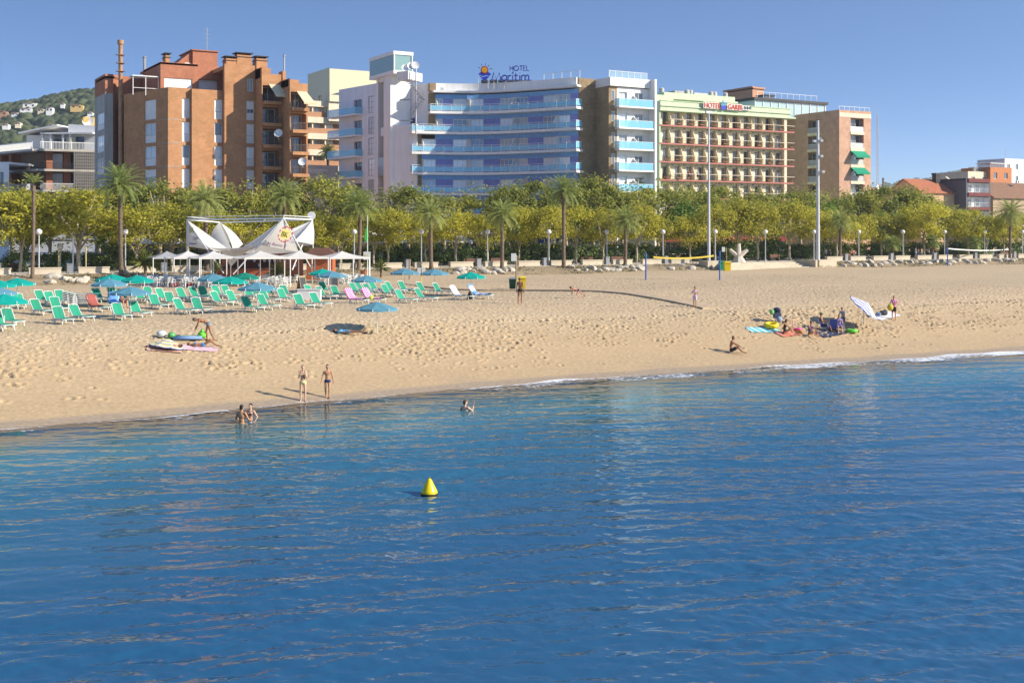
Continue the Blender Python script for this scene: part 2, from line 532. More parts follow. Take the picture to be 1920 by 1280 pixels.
for i in range(45):                  # small wind ripples riding on the wavelets, resolved where the mesh is finest
    lam = .16 * (2.0 ** rw.uniform(0, 1)); th = R(66) + rw.normal(.0, .6); k = 2 * math.pi / lam
    Z += near * .0017 * lam * rw.uniform(.5, 1.4) * np.sin(k * (X * math.cos(th) + Y * math.sin(th)) + rw.uniform(0, 6.28))
patch = 1 + .45 * np.sin(X * .13 + Y * .21 + .6) * np.sin(Y * .17 - X * .07) + .25 * np.sin(X * .41 - Y * .33)
Z *= patch
dist = shore(X) - Y
Z *= np.clip(.25 + dist / 14, .2, 1.0)
Z += .05 * np.exp(-((dist - 1.0) / .45) ** 2) * (.5 + .5 * np.sin(X * .35)) + .01
Z *= ((X > -16) & (X < 84) & (Y > 6)).astype(float)
m, t, b = _new('sea_water')
t.nodes.remove(b)
out = t.nodes['Material Output']
tc = t.nodes.new('ShaderNodeTexCoord')
dp = t.nodes.new('ShaderNodeAttribute'); dp.attribute_name = 'sea_depth'
mp = t.nodes.new('ShaderNodeMapping'); mp.inputs['Rotation'].default_value = (0, 0, R(24)); mp.inputs['Scale'].default_value = (.7, 1.9, 1)
t.links.new(tc.outputs['Object'], mp.inputs['Vector'])
na = t.nodes.new('ShaderNodeTexNoise'); na.inputs['Scale'].default_value = 6.0; na.inputs['Detail'].default_value = 5; na.inputs['Roughness'].default_value = .55
t.links.new(mp.outputs[0], na.inputs['Vector'])
bp = t.nodes.new('ShaderNodeBump'); bp.inputs['Strength'].default_value = .02; bp.inputs['Distance'].default_value = .08
t.links.new(na.outputs['Fac'], bp.inputs['Height'])
cr = t.nodes.new('ShaderNodeValToRGB')
e = cr.color_ramp.elements
e[0].position = 0; e[0].color = (.22, .36, .36, 1)
e[1].position = 1; e[1].color = (.012, .090, .188, 1)
x = e.new(.22); x.color = (.07, .23, .27, 1)
x = e.new(.5); x.color = (.026, .135, .215, 1)
t.links.new(dp.outputs['Fac'], cr.inputs[0])
df = t.nodes.new('ShaderNodeBsdfDiffuse'); t.links.new(cr.outputs[0], df.inputs['Color'])
tp = t.nodes.new('ShaderNodeBsdfTransparent'); tp.inputs['Color'].default_value = (.92, .96, .96, 1)
op = t.nodes.new('ShaderNodeMapRange'); op.inputs['From Min'].default_value = 0.02; op.inputs['From Max'].default_value = .30
op.inputs['To Min'].default_value = 0.05; op.inputs['To Max'].default_value = 1
t.links.new(dp.outputs['Fac'], op.inputs['Value'])
mx = t.nodes.new('ShaderNodeMixShader')
t.links.new(op.outputs[0], mx.inputs[0]); t.links.new(tp.outputs[0], mx.inputs[1]); t.links.new(df.outputs[0], mx.inputs[2])
gl = t.nodes.new('ShaderNodeBsdfGlossy'); gl.inputs['Roughness'].default_value = .015
t.links.new(bp.outputs[0], gl.inputs['Normal'])
fr = t.nodes.new('ShaderNodeFresnel'); fr.inputs['IOR'].default_value = 2.2
t.links.new(bp.outputs[0], fr.inputs['Normal'])
mx2 = t.nodes.new('ShaderNodeMixShader')
t.links.new(fr.outputs[0], mx2.inputs[0]); t.links.new(mx.outputs[0], mx2.inputs[1]); t.links.new(gl.outputs[0], mx2.inputs[2])
t.links.new(mx2.outputs[0], out.inputs['Surface'])
SEA = m
sea = grid_mesh('sea', xs, ys, Z, SEA)
at = sea.data.attributes.new('sea_depth', 'FLOAT', 'POINT')
at.data.foreach_set('value', np.clip(dist / 26, 0, 1).astype(np.float32).ravel())

# foam along the waterline: lacy ribbon lying on the wet sand and the last wavelet
m, t, b = _new('sea_foam')
b.inputs['Base Color'].default_value = (.78, .8, .82, 1); b.inputs['Roughness'].default_value = .7
tc = t.nodes.new('ShaderNodeTexCoord')
n1 = t.nodes.new('ShaderNodeTexNoise'); n1.inputs['Scale'].default_value = 3.5; n1.inputs['Detail'].default_value = 6; n1.inputs['Roughness'].default_value = .7
n2 = t.nodes.new('ShaderNodeTexNoise'); n2.inputs['Scale'].default_value = .16; n2.inputs['Detail'].default_value = 3
for n in (n1, n2): t.links.new(tc.outputs['Object'], n.inputs['Vector'])
fa = t.nodes.new('ShaderNodeAttribute'); fa.attribute_name = 'foam'
s1 = t.nodes.new('ShaderNodeMath'); s1.operation = 'ADD'
t.links.new(n1.outputs['Fac'], s1.inputs[0]); t.links.new(n2.outputs['Fac'], s1.inputs[1])
s2 = t.nodes.new('ShaderNodeMath'); s2.operation = 'ADD'
t.links.new(s1.outputs[0], s2.inputs[0]); t.links.new(fa.outputs['Fac'], s2.inputs[1])
al = t.nodes.new('ShaderNodeMapRange'); al.inputs['From Min'].default_value = 1.45; al.inputs['From Max'].default_value = 1.62
t.links.new(s2.outputs[0], al.inputs['Value']); t.links.new(al.outputs[0], b.inputs['Alpha'])
xs = np.arange(-30, 90, .2); qs = np.linspace(0, 1, 9)
FX, Q = np.meshgrid(xs, qs)
edge = shore(FX) + .25 * np.sin(FX * .41) + .12 * np.sin(FX * 1.3 + 1)
FY = edge - 2.3 * (1 - Q) + .05
FZ = np.maximum(zsand(FX, FY), .0 + .05 * np.exp(-((shore(FX) - FY - 1.0) / .45) ** 2) * (.5 + .5 * np.sin(FX * .35))) + .035
foam = grid_mesh('sea_foam', xs, qs, FZ, m)
co = np.stack([FX, FY, FZ], -1).reshape(-1, 3)
foam.data.vertices.foreach_set('co', co.astype(np.float32).ravel()); foam.data.update()
right = np.clip((FX - 5) / 45, 0, 1)
fv = np.where(Q > .82, .58, np.where(Q < .35, .30, .36)) * 1.0 + right * .20 - .04
fv = np.where((Q < .01) | (Q > .995), -1, fv)
at = foam.data.attributes.new('foam', 'FLOAT', 'POINT'); at.data.foreach_set('value', fv.astype(np.float32).ravel())
# ================================================================ BUILDINGS
class Fac:
    """a facade line from p0 (left as seen from outside) to p1 (right); t metres along, o metres outward"""
    def __init__(s, p0, p1):
        s.p0 = Vector(p0[:2]); s.p1 = Vector(p1[:2])
        s.L = (s.p1 - s.p0).length
        s.u = (s.p1 - s.p0) / s.L
        s.n = Vector((s.u.y, -s.u.x))
    def pt(s, t, o, z):
        q = s.p0 + s.u * t + s.n * o
        return (q.x, q.y, z)
    def t_of(s, x, y): return (Vector((x, y)) - s.p0).dot(s.u)
    def t_u(s, u):                  # t of the facade point seen at picture column u
        k = (u - U0) / F
        # lateral = x cos - y sin ; depth = x sin + y cos ; lateral = k depth
        a = CY - k * SY; b = -SY - k * CY
        return -(a * s.p0.x + b * s.p0.y) / (a * s.u.x + b * s.u.y)
    def box(s, mb, t0, t1, o0, o1, z0, z1, mi=0):
        P = [s.pt(t0, o1, z0), s.pt(t1, o1, z0), s.pt(t1, o0, z0), s.pt(t0, o0, z0)]
        Q = [(p[0], p[1], z1) for p in P]
        mb.hexa(P + Q, mi)
def wall(mb, f, z0, z1, holes=(), dep=.25, mi=0, mi2=None, o=0.0, back=True, t0=0.0, t1=None):
    """flat wall with real openings, reveals and a dark room behind each opening"""
    L = f.L if t1 is None else t1
    ts = sorted(set([t0, L] + [h[0] for h in holes] + [h[1] for h in holes]))
    zs = sorted(set([z0, z1] + [h[2] for h in holes] + [h[3] for h in holes]))
    ts = [t for t in ts if t0 - 1e-6 <= t <= L + 1e-6]; zs = [z for z in zs if z0 - 1e-6 <= z <= z1 + 1e-6]
    for i in range(len(ts) - 1):
        run = None
        for j in range(len(zs) - 1):
            tm, zm = (ts[i] + ts[i + 1]) / 2, (zs[j] + zs[j + 1]) / 2
            hit = any(h[0] < tm < h[1] and h[2] < zm < h[3] for h in holes)
            if not hit:
                if run is None: run = zs[j]
            if (hit or j == len(zs) - 2) and run is not None:
                ze = zs[j] if hit else zs[j + 1]
                mb.quad(f.pt(ts[i], o, run), f.pt(ts[i + 1], o, run), f.pt(ts[i + 1], o, ze), f.pt(ts[i], o, ze), mi)
                run = None
    r = mi if mi2 is None else mi2
    for h in holes:
        a, b_, c, d = h[:4]
        D = h[4] if len(h) > 4 else dep
        mb.quad(f.pt(a, o, c), f.pt(b_, o, c), f.pt(b_, o - D, c), f.pt(a, o - D, c), r)
        mb.quad(f.pt(a, o, d), f.pt(a, o - D, d), f.pt(b_, o - D, d), f.pt(b_, o, d), r)
        mb.quad(f.pt(a, o, c), f.pt(a, o - D, c), f.pt(a, o - D, d), f.pt(a, o, d), r)
        mb.quad(f.pt(b_, o, c), f.pt(b_, o, d), f.pt(b_, o - D, d), f.pt(b_, o - D, c), r)
        if back: mb.quad(f.pt(a, o - D, c), f.pt(b_, o - D, c), f.pt(b_, o - D, d), f.pt(a, o - D, d), r)
def window(par, f, t0, t1, z0, z1, o=-.16, nv=1, nh=0, fr=.07, fmat=None, pmat=None, name='window', panel=0, pmat2=None, shut=0):
    """frame part with its glass, roller shutter and solid lower panel as sub-parts"""
    fmat = fmat or WHITEF; pmat = pmat or GLASS
    mb = MB()
    for (a, b_) in ((t0, t0 + fr), (t1 - fr, t1)): f.box(mb, a, b_, o - .03, o + .04, z0, z1)
    f.box(mb, t0 + fr, t1 - fr, o - .03, o + .04, z0, z0 + fr); f.box(mb, t0 + fr, t1 - fr, o - .03, o + .04, z1 - fr, z1)
    zp = z0 + (z1 - z0) * panel
    for k in range(nv):
        x = t0 + (t1 - t0) * (k + 1) / (nv + 1)
        f.box(mb, x - fr * .4, x + fr * .4, o - .028, o + .036, max(zp, z0 + fr), z1 - fr)
    for k in range(nh):
        z = zp + (z1 - zp) * (k + 1) / (nh + 1)
        f.box(mb, t0 + fr, t1 - fr, o - .026, o + .033, z - fr * .4, z + fr * .4)
    w_ = mb.build(name, fmat, par)
    zt = z1 - (z1 - zp) * shut
    if zt - zp > .15:
        p = MB(); f.box(p, t0 + fr * .9, t1 - fr * .9, o - .022, o - .002, zp + fr * .5, zt); p.build('pane', pmat, w_)
    if panel > 0:
        p = MB(); f.box(p, t0 + fr * .8, t1 - fr * .8, o - .02, o + .015, z0 + fr * .9, zp); p.build('panel', pmat2 or WHITEP, w_)
    if shut > 0:
        p = MB(); f.box(p, t0 + fr * .8, t1 - fr * .8, o - .015, o + .022, zt, z1 - fr * .9); p.build('shutter', pmat2 or SHUTW, w_)
    return w_
def railing(mb, f, t0, t1, o, z0, z1, step=.12, r=.015, n=4, top=.03):
    k = max(2, int((t1 - t0) / step))
    for i in range(k + 1):
        t = t0 + (t1 - t0) * i / k
        f.box(mb, t - r, t + r, o - r, o + r, z0, z1 - top)
    f.box(mb, t0 - .03, t1 + .03, o - .03, o + .03, z1 - top, z1 + top)
def dish(label, p, r, face, mat=None):
    d = thing('satellite_dish', label, 'satellite dish', p)
    mb = MB()
    fz = Vector(face).normalized(); fx = fz.orthogonal().normalized(); fy = fz.cross(fx)
    n = 16; rings = 4
    P = Vector(p) + Vector((0, 0, r + .25))
    vs = [P]; fs = []
    for i in range(1, rings + 1):
        rr = r * i / rings
        for j in range(n):
            a = 2 * math.pi * j / n
            vs.append(P + fx * rr * math.cos(a) + fy * rr * math.sin(a) + fz * (.28 * rr * rr / r))
    for j in range(n): fs.append((0, 1 + j, 1 + (j + 1) % n))
    for i in range(rings - 1):
        for j in range(n):
            fs.append((1 + i * n + j, 1 + (i + 1) * n + j, 1 + (i + 1) * n + (j + 1) % n, 1 + i * n + (j + 1) % n))
    mb.add(vs, fs); mb.build('reflector', mat or WHITEP, d, smooth=True)
    mb = MB(); mb.bar(p, P, .03); mb.build('mast', METAL, d)
    mb = MB(); mb.bar(P - fx * r, P + fz * r * .9, .015); mb.ob(P + fz * r * .9, (.1, .1, .1)); mb.build('feed_arm', METAL, d)
    return d
def text_mesh(txt, size, ext, mat, name, parent, origin, xdir, zdir=Vector((0, 0, 1)), align='LEFT', font_scale=1.0, shear=0, bold=0):
    cu = bpy.data.curves.new(name, 'FONT'); cu.body = txt; cu.size = size; cu.extrude = ext; cu.align_x = align
    cu.shear = shear; cu.offset = bold
    cu.resolution_u = 3
    to = bpy.data.objects.new(name, cu); COL.objects.link(to)
    dg = C.evaluated_depsgraph_get(); dg.update()
    me = bpy.data.meshes.new_from_object(to.evaluated_get(dg))
    bpy.data.objects.remove(to)
    x = Vector(xdir).normalized(); z = Vector(zdir).normalized(); y = z.cross(x)  # text plane x,z ; thickness along -y
    n = x.cross(z)
    off = Vector(WL.get(parent.name, (0, 0, 0))) if parent else Vector((0, 0, 0))
    O = Vector(origin)
    for v in me.vertices:
        c = v.co
        v.co = O + x * c.x * font_scale + z * c.y + n * c.z - off
    me.materials.clear(); me.materials.append(mat)
    ob = bpy.data.objects.new(name, me); COL.objects.link(ob)
    if parent: ob.parent = parent; WL[ob.name] = tuple(off)
    return ob
def ac_unit(label, p, f=None):
    t = thing('air_conditioner', label, 'air conditioner', p)
    mb = MB(); mb.ob((p[0], p[1], p[2] + .35), (.9, .4, .6)); mb.build('casing', WHITEP, t)
    mb = MB(); mb.lathe([(.01, 0), (.22, 0), (.22, .03), (.01, .03)], (0, 0, 0), 14)
    mb.v = [(p[0] + q[0], p[1] - .2 - q[2], p[2] + .35 + q[1]) for q in mb.v]; mb.build('fan_grille', DARK, t)
    return t

WHITEF = M('white_window_frame', (.78, .78, .76), rough=.5, var=.05)
WHITEP = M('white_paint', (.78, .78, .77), rough=.6, var=.07, scale=.8)
SHUTW = M('white_roller_shutter', (.80, .80, .79), rough=.55, var=.05)
DARK = M('dark_metal', (.03, .03, .032), rough=.5)
METAL = M('galvanised_metal', (.42, .43, .44), rough=.4, metal=.6)
GLASS = MG('window_glass', (.10, .13, .16))
CURT = MG('curtained_glass', (.64, .68, .70), rough=.12, spec=.6)
CURTB = MG('pale_blue_curtained_glass', (.74, .86, .95), rough=.1, spec=.7)
GLASB = MG('sky_blue_glass', (.22, .38, .58), rough=.06)
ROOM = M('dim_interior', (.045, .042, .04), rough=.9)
CONC = M('concrete', (.40, .39, .36), rough=.85, var=.25, scale=.9, streak=True)
CREAM = M('cream_paint', (.72, .64, .47), rough=.75, var=.14, scale=.9, streak=True)
DIRTYW = M('weathered_white_wall', (.78, .825, .88), rough=.8, var=.10, scale=.9, streak=True)

def brick_mat(name, c1, c2, mortar, sc=1.0):
    if name in MATS: return MATS[name]
    m, t, b = _new(name)
    tc = t.nodes.new('ShaderNodeTexCoord')
    sp = t.nodes.new('ShaderNodeSeparateXYZ'); t.links.new(tc.outputs['Object'], sp.inputs[0])
    ad = t.nodes.new('ShaderNodeMath'); ad.operation = 'ADD'
    t.links.new(sp.outputs['X'], ad.inputs[0]); t.links.new(sp.outputs['Y'], ad.inputs[1])
    cb = t.nodes.new('ShaderNodeCombineXYZ'); t.links.new(ad.outputs[0], cb.inputs['X']); t.links.new(sp.outputs['Z'], cb.inputs['Y'])
    br = t.nodes.new('ShaderNodeTexBrick')
    br.inputs['Scale'].default_value = sc
    br.inputs['Color1'].default_value = (*c1, 1); br.inputs['Color2'].default_value = (*c2, 1); br.inputs['Mortar'].default_value = (*mortar, 1)
    br.inputs['Mortar Size'].default_value = .012; br.inputs['Brick Width'].default_value = .3; br.inputs['Row Height'].default_value = .16
    t.links.new(cb.outputs[0], br.inputs['Vector'])
    no = t.nodes.new('ShaderNodeTexNoise'); no.inputs['Scale'].default_value = .7; no.inputs['Detail'].default_value = 8; no.inputs['Roughness'].default_value = .75
    t.links.new(tc.outputs['Object'], no.inputs['Vector'])
    mr = t.nodes.new('ShaderNodeMapRange'); mr.inputs['From Min'].default_value = .3; mr.inputs['From Max'].default_value = .7
    mr.inputs['To Min'].default_value = .78; mr.inputs['To Max'].default_value = 1.18
    t.links.new(no.outputs['Fac'], mr.inputs['Value'])
    vm = t.nodes.new('ShaderNodeVectorMath'); vm.operation = 'SCALE'
    t.links.new(br.outputs['Color'], vm.inputs[0]); t.links.new(mr.outputs[0], vm.inputs['Scale'])
    t.links.new(vm.outputs[0], b.inputs['Base Color'])
    b.inputs['Roughness'].default_value = .9; b.inputs['Specular IOR Level'].default_value = .15
    MATS[name] = m
    return m
BRICK = brick_mat('orange_brick', (.50, .25, .12), (.42, .195, .085), (.52, .34, .21))
BRICKR = brick_mat('red_brick', (.45, .18, .105), (.38, .145, .08), (.42, .24, .16))
STONE = brick_mat('stone_cladding', (.36, .27, .165), (.27, .20, .12), (.28, .21, .14), sc=.8)

def hollow_poly_roof(mb, poly, z, mi=0):
    mb.add([(p[0], p[1], z) for p in poly], [tuple(range(len(poly)))], mi)

# ---------------------------------------------------------------- brick apartment block on the left
bk = thing('brick_building', 'tall orange brick apartment block with stepped front and columns of white windows', 'building', (45, 158, 4))
rows = [25.1 - 3.0 * k for k in range(7)]
wb = MB()
P1 = us(315, 153.3)[:2]; P2 = us(357.5, 153.3)[:2]; P3 = (P2[0], 152.7); P4 = us(418, 152.7)[:2]; P5 = (P4[0], 152.0); P6 = us(478, 152.0)[:2]
PL = ud(232, 160.0)
fl = Fac(PL, P1); f1 = Fac(P1, P2); f2 = Fac(P3, P4); f3 = Fac(P5, P6)
def strip(f, ua_, ub_, rws, hh=2.55):
    t0, t1 = f.t_u(ua_), f.t_u(ub_)
    return [(t0, t1, z - hh, z, .3) for z in rws]
hl = strip(fl, 271, 292.5, rows); h1 = strip(f1, 341.3, 356, rows); h2 = strip(f2, 402, 417, rows)
h3 = strip(f3, 462, 476.5, rows) + [(f3.t_u(463.5), f3.t_u(475), 26.3, 28.0, .3)]
wall(wb, fl, 4, 26.4, hl); wall(wb, f1, 4, 26.4, h1); wall(wb, f2, 4, 26.3, h2); wall(wb, f3, 4, 29.7, h3)
wall(wb, Fac(P2, P3), 4, 26.3); wall(wb, Fac(P4, P5), 4, 29.7)
hollow_poly_roof(wb, [PL, P1, P2, P3, P4, (P4[0], 172), (PL[0], 172)], 25.6)
# taller block behind the third strip, stepped balcony blocks
d0, d1 = 49.0, 51.6; P6 = (d0, 152.0)
fD = Fac((d0, 149.3), (d1, 149.3)); fE = Fac((d1, 146.0), (54.0, 146.0))
fDl = Fac((d0, 152.0), (d0, 149.3)); fEl = Fac((d1, 149.3), (d1, 146.0))
flD = [26.9, 24.1, 21.3, 18.5, 15.7, 12.9]; flE = [25.9, 23.1, 20.3, 17.5, 14.7, 11.9]
hD = [(.12, 2.35, z - 2.2, z, 1.5) for z in flD]; hE = [(.12, 2.2, z - 2.2, z, 1.5) for z in flE]
wall(wb, fD, 4, 28.4, hD); wall(wb, fE, 4, 27.0, hE); wall(wb, fDl, 4, 29.2); wall(wb, fEl, 4, 27.6)
wb.prism([(d0, 149.9), (50.4, 149.9), (50.4, 166), (d0, 166)], 27.9, 29.2); wb.prism([(50.4, 150.1), (d1, 150.1), (d1, 166), (50.4, 166)], 27.4, 28.4)
wb.prism([(d1, 146.5), (53.0, 146.5), (53.0, 166), (d1, 166)], 26.6, 27.5); wb.prism([(53.0, 146.6), (54.0, 146.6), (54.0, 166), (53.0, 166)], 26.2, 27.0)
wall(wb, Fac((54.0, 146), (54.0, 170)), 4, 27.0)
wb.prism([(P4[0], 152.6), (P6[0], 152.6), (P6[0], 170), (P4[0], 170)], 29.0, 29.5)
wall(wb, Fac((P6[0], 170), (PL[0] - 2, 172)), 4, 26)
wb.build('wall', BRICK, bk)
sh = [1, .0, .0, .9, .3, 0, .5]
for k, (f, ua_, ub_, wd) in enumerate([(fl, 271, 292.5, 1), (f1, 341.3, 356, 0), (f2, 402, 417, 0), (f3, 462, 476.5, 1)]):
    t0, t1 = f.t_u(ua_), f.t_u(ub_)
    for j, z in enumerate(rows):
        s_ = [[1, 0, .0, .6, .3, 0, 0], [1, .0, 0, 1, .4, 0, 0], [.62, .0, 0, .9, .2, 0, 0], [.7, .5, .0, .8, 0, 0, 0]][k][j]
        window(bk, f, t0 + .01, t1 - .01, z - 2.54, z - .01, nv=wd, panel=.38, shut=s_, pmat=CURT if (j + k) % 3 else GLASS)
window(bk, f3, f3.t_u(463.5) + .01, f3.t_u(475) - .01, 26.31, 27.99, nv=1, pmat=CURT)
# concrete floor bands on the corner pier
mb = MB()
for z in (22.35, 19.35, 16.35, 13.35):
    f1.box(mb, 0.0, f1.t_u(341), .0, .025, z - .06, z + .06)
    fl.box(mb, fl.t_u(295), fl.L, .0, .025, z - .05, z + .05)
mb.build('floor_band', M('pale_render', (.42, .33, .27), var=.3, scale=2), bk)
# dark side return and shadowy recess on the left, concrete back stair tower
gw = MB()
G = [us(197, 166)[:2], us(212, 166)[:2]]
fg0 = Fac((G[0][0], 173), G[0]); fg1 = Fac(G[0], G[1]); fg2 = Fac(G[1], (PL[0] + .4, 168))
tA, tB = fg0.t_u(181), fg0.t_u(195)
gr = [24.2 - 3.05 * k for k in range(6)]
gh = [(tA, tB, z - 2.3, z, .25) for z in gr]
wall(gw, fg0, 4, 26.6, gh); wall(gw, fg1, 4, 26.6)
gw.build('concrete_wall', CONC, bk)
for j, z in enumerate(gr): window(bk, fg0, tA + .01, tB - .01, z - 2.29, z - .01, nv=2, nh=1, panel=.35, pmat=CURT)
gb = MB()
wall(gb, fg0, 26.6, 29.2); wall(gb, fg1, 26.6, 29.2); wall(gb, fg2, 4, 29.2)
gb.prism([G[1], (PL[0] + .4, 168), (PL[0] + .4, 172), (G[0][0], 172), G[0]], 28.6, 28.9)
gb.prism([(PL[0] + .4, 168), (us(299, 168)[0], 168), (us(299, 168)[0], 178), (PL[0] + .4, 178)], 24, 29.3)
gb.build('stair_tower', BRICKR, bk)
# penthouse floor
pw = MB()
p0, p1, p2 = us(301, 156.5)[:2], us(371, 156.5)[:2], us(420, 157.5)[:2]
fp = Fac(p0, p1); fp2 = Fac((p1[0], 157.5), p2)
wall(pw, fp, 25.6, 30.0, [(fp.t_u(308), fp.t_u(360.5), 25.7, 28.0, .25)])
wall(pw, fp2, 25.6, 30.0, [(fp2.t_u(372), fp2.t_u(408.5), 25.7, 28.2, .6)])
wall(pw, Fac((p0[0], 166), p0), 25.6, 30.0); wall(pw, Fac(p1, (p1[0], 157.5)), 25.6, 30)
pw.prism([p0, p1, (p1[0], 157.6), (p2[0], 157.6), (p2[0], 168), (p0[0], 168)], 29.7, 29.95)
wx0, wx1 = us(360, 163)[0], us(401, 163)[0]
sx0 = us(318, 163)[0]; wx2 = us(415, 163)[0]
pw.hexa([(sx0, 163, 29.95), (wx0, 163, 29.95), (wx0, 168, 29.95), (sx0, 168, 29.95), (sx0, 163, 30.1), (wx0, 163, 32.6), (wx0, 168, 32.6), (sx0, 168, 30.1)])
pw.bx(wx0, wx1 + .4, 162.6, 169, 29.95, 32.7); pw.bx(wx0 - .2, wx1 + .55, 162.4, 169.2, 32.7, 32.85)
pw.build('penthouse', BRICKR, bk)
window(bk, fp, fp.t_u(308) + .01, fp.t_u(360.5) - .01, 25.71, 27.99, nv=3, shut=1)
window(bk, fp2, fp2.t_u(372) + .01, fp2.t_u(408.5) - .01, 25.71, 28.19, nv=2, shut=.7, o=-.5)
mb = MB(); fpen = Fac((sx0, 163), (wx0, 163)); fpen.box(mb, fpen.t_u(346), fpen.t_u(357), 0, .08, 30.1, 31.0); wn = mb.build('window', WHITEP, bk)
mb = MB(); fpen.box(mb, fpen.t_u(349), fpen.t_u(354), .081, .1, 30.1, 30.6); mb.build('pane', DARK, wn)
mb = MB(); fr_ = Fac((p0[0] - 3.4, 157), (p0[0] - .1, 157))
for tt in (0, 1.6, 3.2): fr_.box(mb, tt, tt + .08, -.04, .04, 25.6, 28.0)
fr_.box(mb, -.1, 3.3, -2, .2, 28.0, 28.12); fr_.box(mb, 0, 3.3, -.03, .03, 26.5, 26.56)
mb.build('terrace_pergola', WHITEF, bk)
# chimneys
def chimney(u0, u1, s, z0, z1, cap=True, dk=True):
    x0, x1 = us(u0, s)[0], us(u1, s)[0]
    mb = MB(); mb.bx(x0, x1, s, s + 1.6, z0, z1); c = mb.build('chimney', BRICK, bk)
    if cap:
        q = MB(); n = max(3, int((x1 - x0) / .3))
        for i in range(n):
            x = x0 + (x1 - x0) * (i + .5) / n
            q.bx(x - .05, x + .05, s + .1, s + 1.5, z1, z1 + .22)
        q.bx(x0 - .18, x1 + .18, s - .15, s + 1.75, z1 + .22, z1 + .34); q.bx(x0 - .1, x1 + .1, s - .08, s + 1.68, z1 - .3, z1 - .22)
        q.build('chimney_cap', DARK, c)
chimney(424, 443.5, 158, 29.4, 31.3); chimney(444.5, 472, 158, 29.4, 31.9); chimney(481, 501, 154, 29, 31.0); chimney(310.5, 318.5, 160, 29.9, 31.4); chimney(530, 536, 150, 27.4, 29.0, cap=False)
mb = MB(); x, y = us(533, 150.6)[:2]; mb.bar((x, y, 29), (x, y, 31), .12); mb.lathe([(.2, 0), (.2, .15), (.05, .3)], (x, y, 31), 10); mb.build('flue', METAL, bk)
mb = MB(); x, y = us(226, 165)[:2]
mb.tube([(x, y, 4), (x, y, 33.0)], .28, 12, 0); mb.tube([(x, y, 33.0), (x, y, 33.2), (x, y, 33.7)], [.28, .42, .42], 12, 0)
for z in (29.5, 30.6, 31.7): mb.bx(x - .55, x + .55, y - .5, y + .5, z, z + .05)
mb.build('flue', M('rusty_flue', (.42, .24, .13), rough=.7, var=.3), bk)
mb = MB(); x, y = us(271, 168)[:2]; mb.tube([(x, y, 29.2), (x, y, 32.0)], .22, 10); mb.lathe([(.32, 0), (.32, .1), (.1, .25)], (x, y, 32), 10); mb.build('flue', METAL, bk)
# balconies of the stepped blocks
RAIL = M('dark_balcony_rail', (.10, .085, .07), rough=.5)
for f, fls, w0 in ((fD, flD, 2.45), (fE, flE, 2.3)):
    for j, z in enumerate(fls):
        b0 = z - 2.2
        mb = MB(); f.box(mb, .1, w0, .0, .9, b0 - .3, b0 + .12); bl = mb.build('balcony', BRICK, bk)
        mb = MB(); railing(mb, f, .15, w0 - .05, .85, b0 + .12, b0 + 1.0, .16, .018)
        fs_ = Fac(f.pt(w0 - .03, 0, 0)[:2], f.pt(w0 - .03, .85, 0)[:2])
        mb.build('railing', RAIL, bl)
        window(bk, f, .3, w0 - .25, b0 + .02, z - .1, o=-1.4, nv=1, pmat=GLASS, name='balcony_door')
AWN = MCLOTH('cream_awning', (.72, .62, .42), trans=.15)
for f, z, w0 in ((fD, 27.0, 2.35), (fE, 25.9, 2.2)):
    mb = MB(); a = f.pt(.9, .05, z + .05); b_ = f.pt(w0, .05, z + .05); c = f.pt(w0 + .5, 1.9, z - 1.5); d = f.pt(1.2, 1.9, z - 1.5)
    mb.hexa([a, b_, c, d] + [(p[0], p[1], p[2] + .04) for p in (a, b_, c, d)])
    mb.hexa([d, c, (c[0], c[1], c[2] - .2), (d[0], d[1], d[2] - .2)] + [(p[0], p[1] - .03, p[2]) for p in (d, c, (c[0], c[1], c[2] - .2), (d[0], d[1], d[2] - .2))])
    mb.build('awning', AWN, bk)
# things on its roof
an = thing('antenna', 'thin lattice antenna on top of the brick block', 'antenna', (us(388, 164)[0], 164, 32.85))
x = us(388, 164)[0]; mb = MB(); mb.bar((x, 164, 32.85), (x, 164, 36.2), .05)
for z in (34, 34.7, 35.3, 35.9): mb.bar((x - .5, 164, z), (x + .5, 164, z), .02)
mb.build('mast', METAL, an)
dish('white dish on the brick block beside its twin chimneys', (us(475, 157)[0], 156, 29.4), .5, (-.4, -.9, .3))
for u, v, s_ in ((518, 250, 148.2), (563, 303, 145)):
    x, y, d = us(u, s_); z = zv(v, d)
    dish('round white dish on the %s balconies of the brick block' % ('upper' if v < 260 else 'lowest'), (x, y - .9, z - .9), .55, (-.5, -.8, .35))

# ---------------------------------------------------------------- grey terraced block at the far left
ga = thing('grey_building', 'low grey apartment block with brick piers and a white roof terrace', 'building', (30, 195, 4))
A0 = ud(-70, 197); A1 = ud(75, 179.0); A2 = ud(182, 182.5)
fa, fb = Fac(A0, A1), Fac(A1, A2)
slabs = [20.4, 17.4, 14.3, 11.2]
cb = MB()
PLAN = [A0, A1, A2, (A2[0], A2[1] + 14), (A0[0], A0[1] + 14)]
for z in slabs:
    for f, e in ((fa, .0), (fb, .0)):
        f.box(cb, -.2, f.L + .2, -8, 1.3, z - .32, z)
cb.build('floor_slab', M('stained_concrete', (.44, .41, .36), var=.25, scale=.6), ga)
mb = MB()
for z in slabs:
    for f in (fa, fb):
        k = max(2, int(f.L / 3.2))
        f.box(mb, .2, f.L - .1, -1.75, -1.6, z - 3.1, z - .32)
mb.build('wall', M('brown_render', (.26, .17, .12), var=.2), ga)
mb = MB()
for z in slabs[:3]:
    for f, ts in ((fa, (3, 8.5, 12.5, 16)), (fb, (.9, 3.4))):
        for t_ in ts: f.box(mb, t_, t_ + .9, -1.59, -.25, z - 3.1, z - .32)
mb.build('brick_pier', BRICKR, ga)
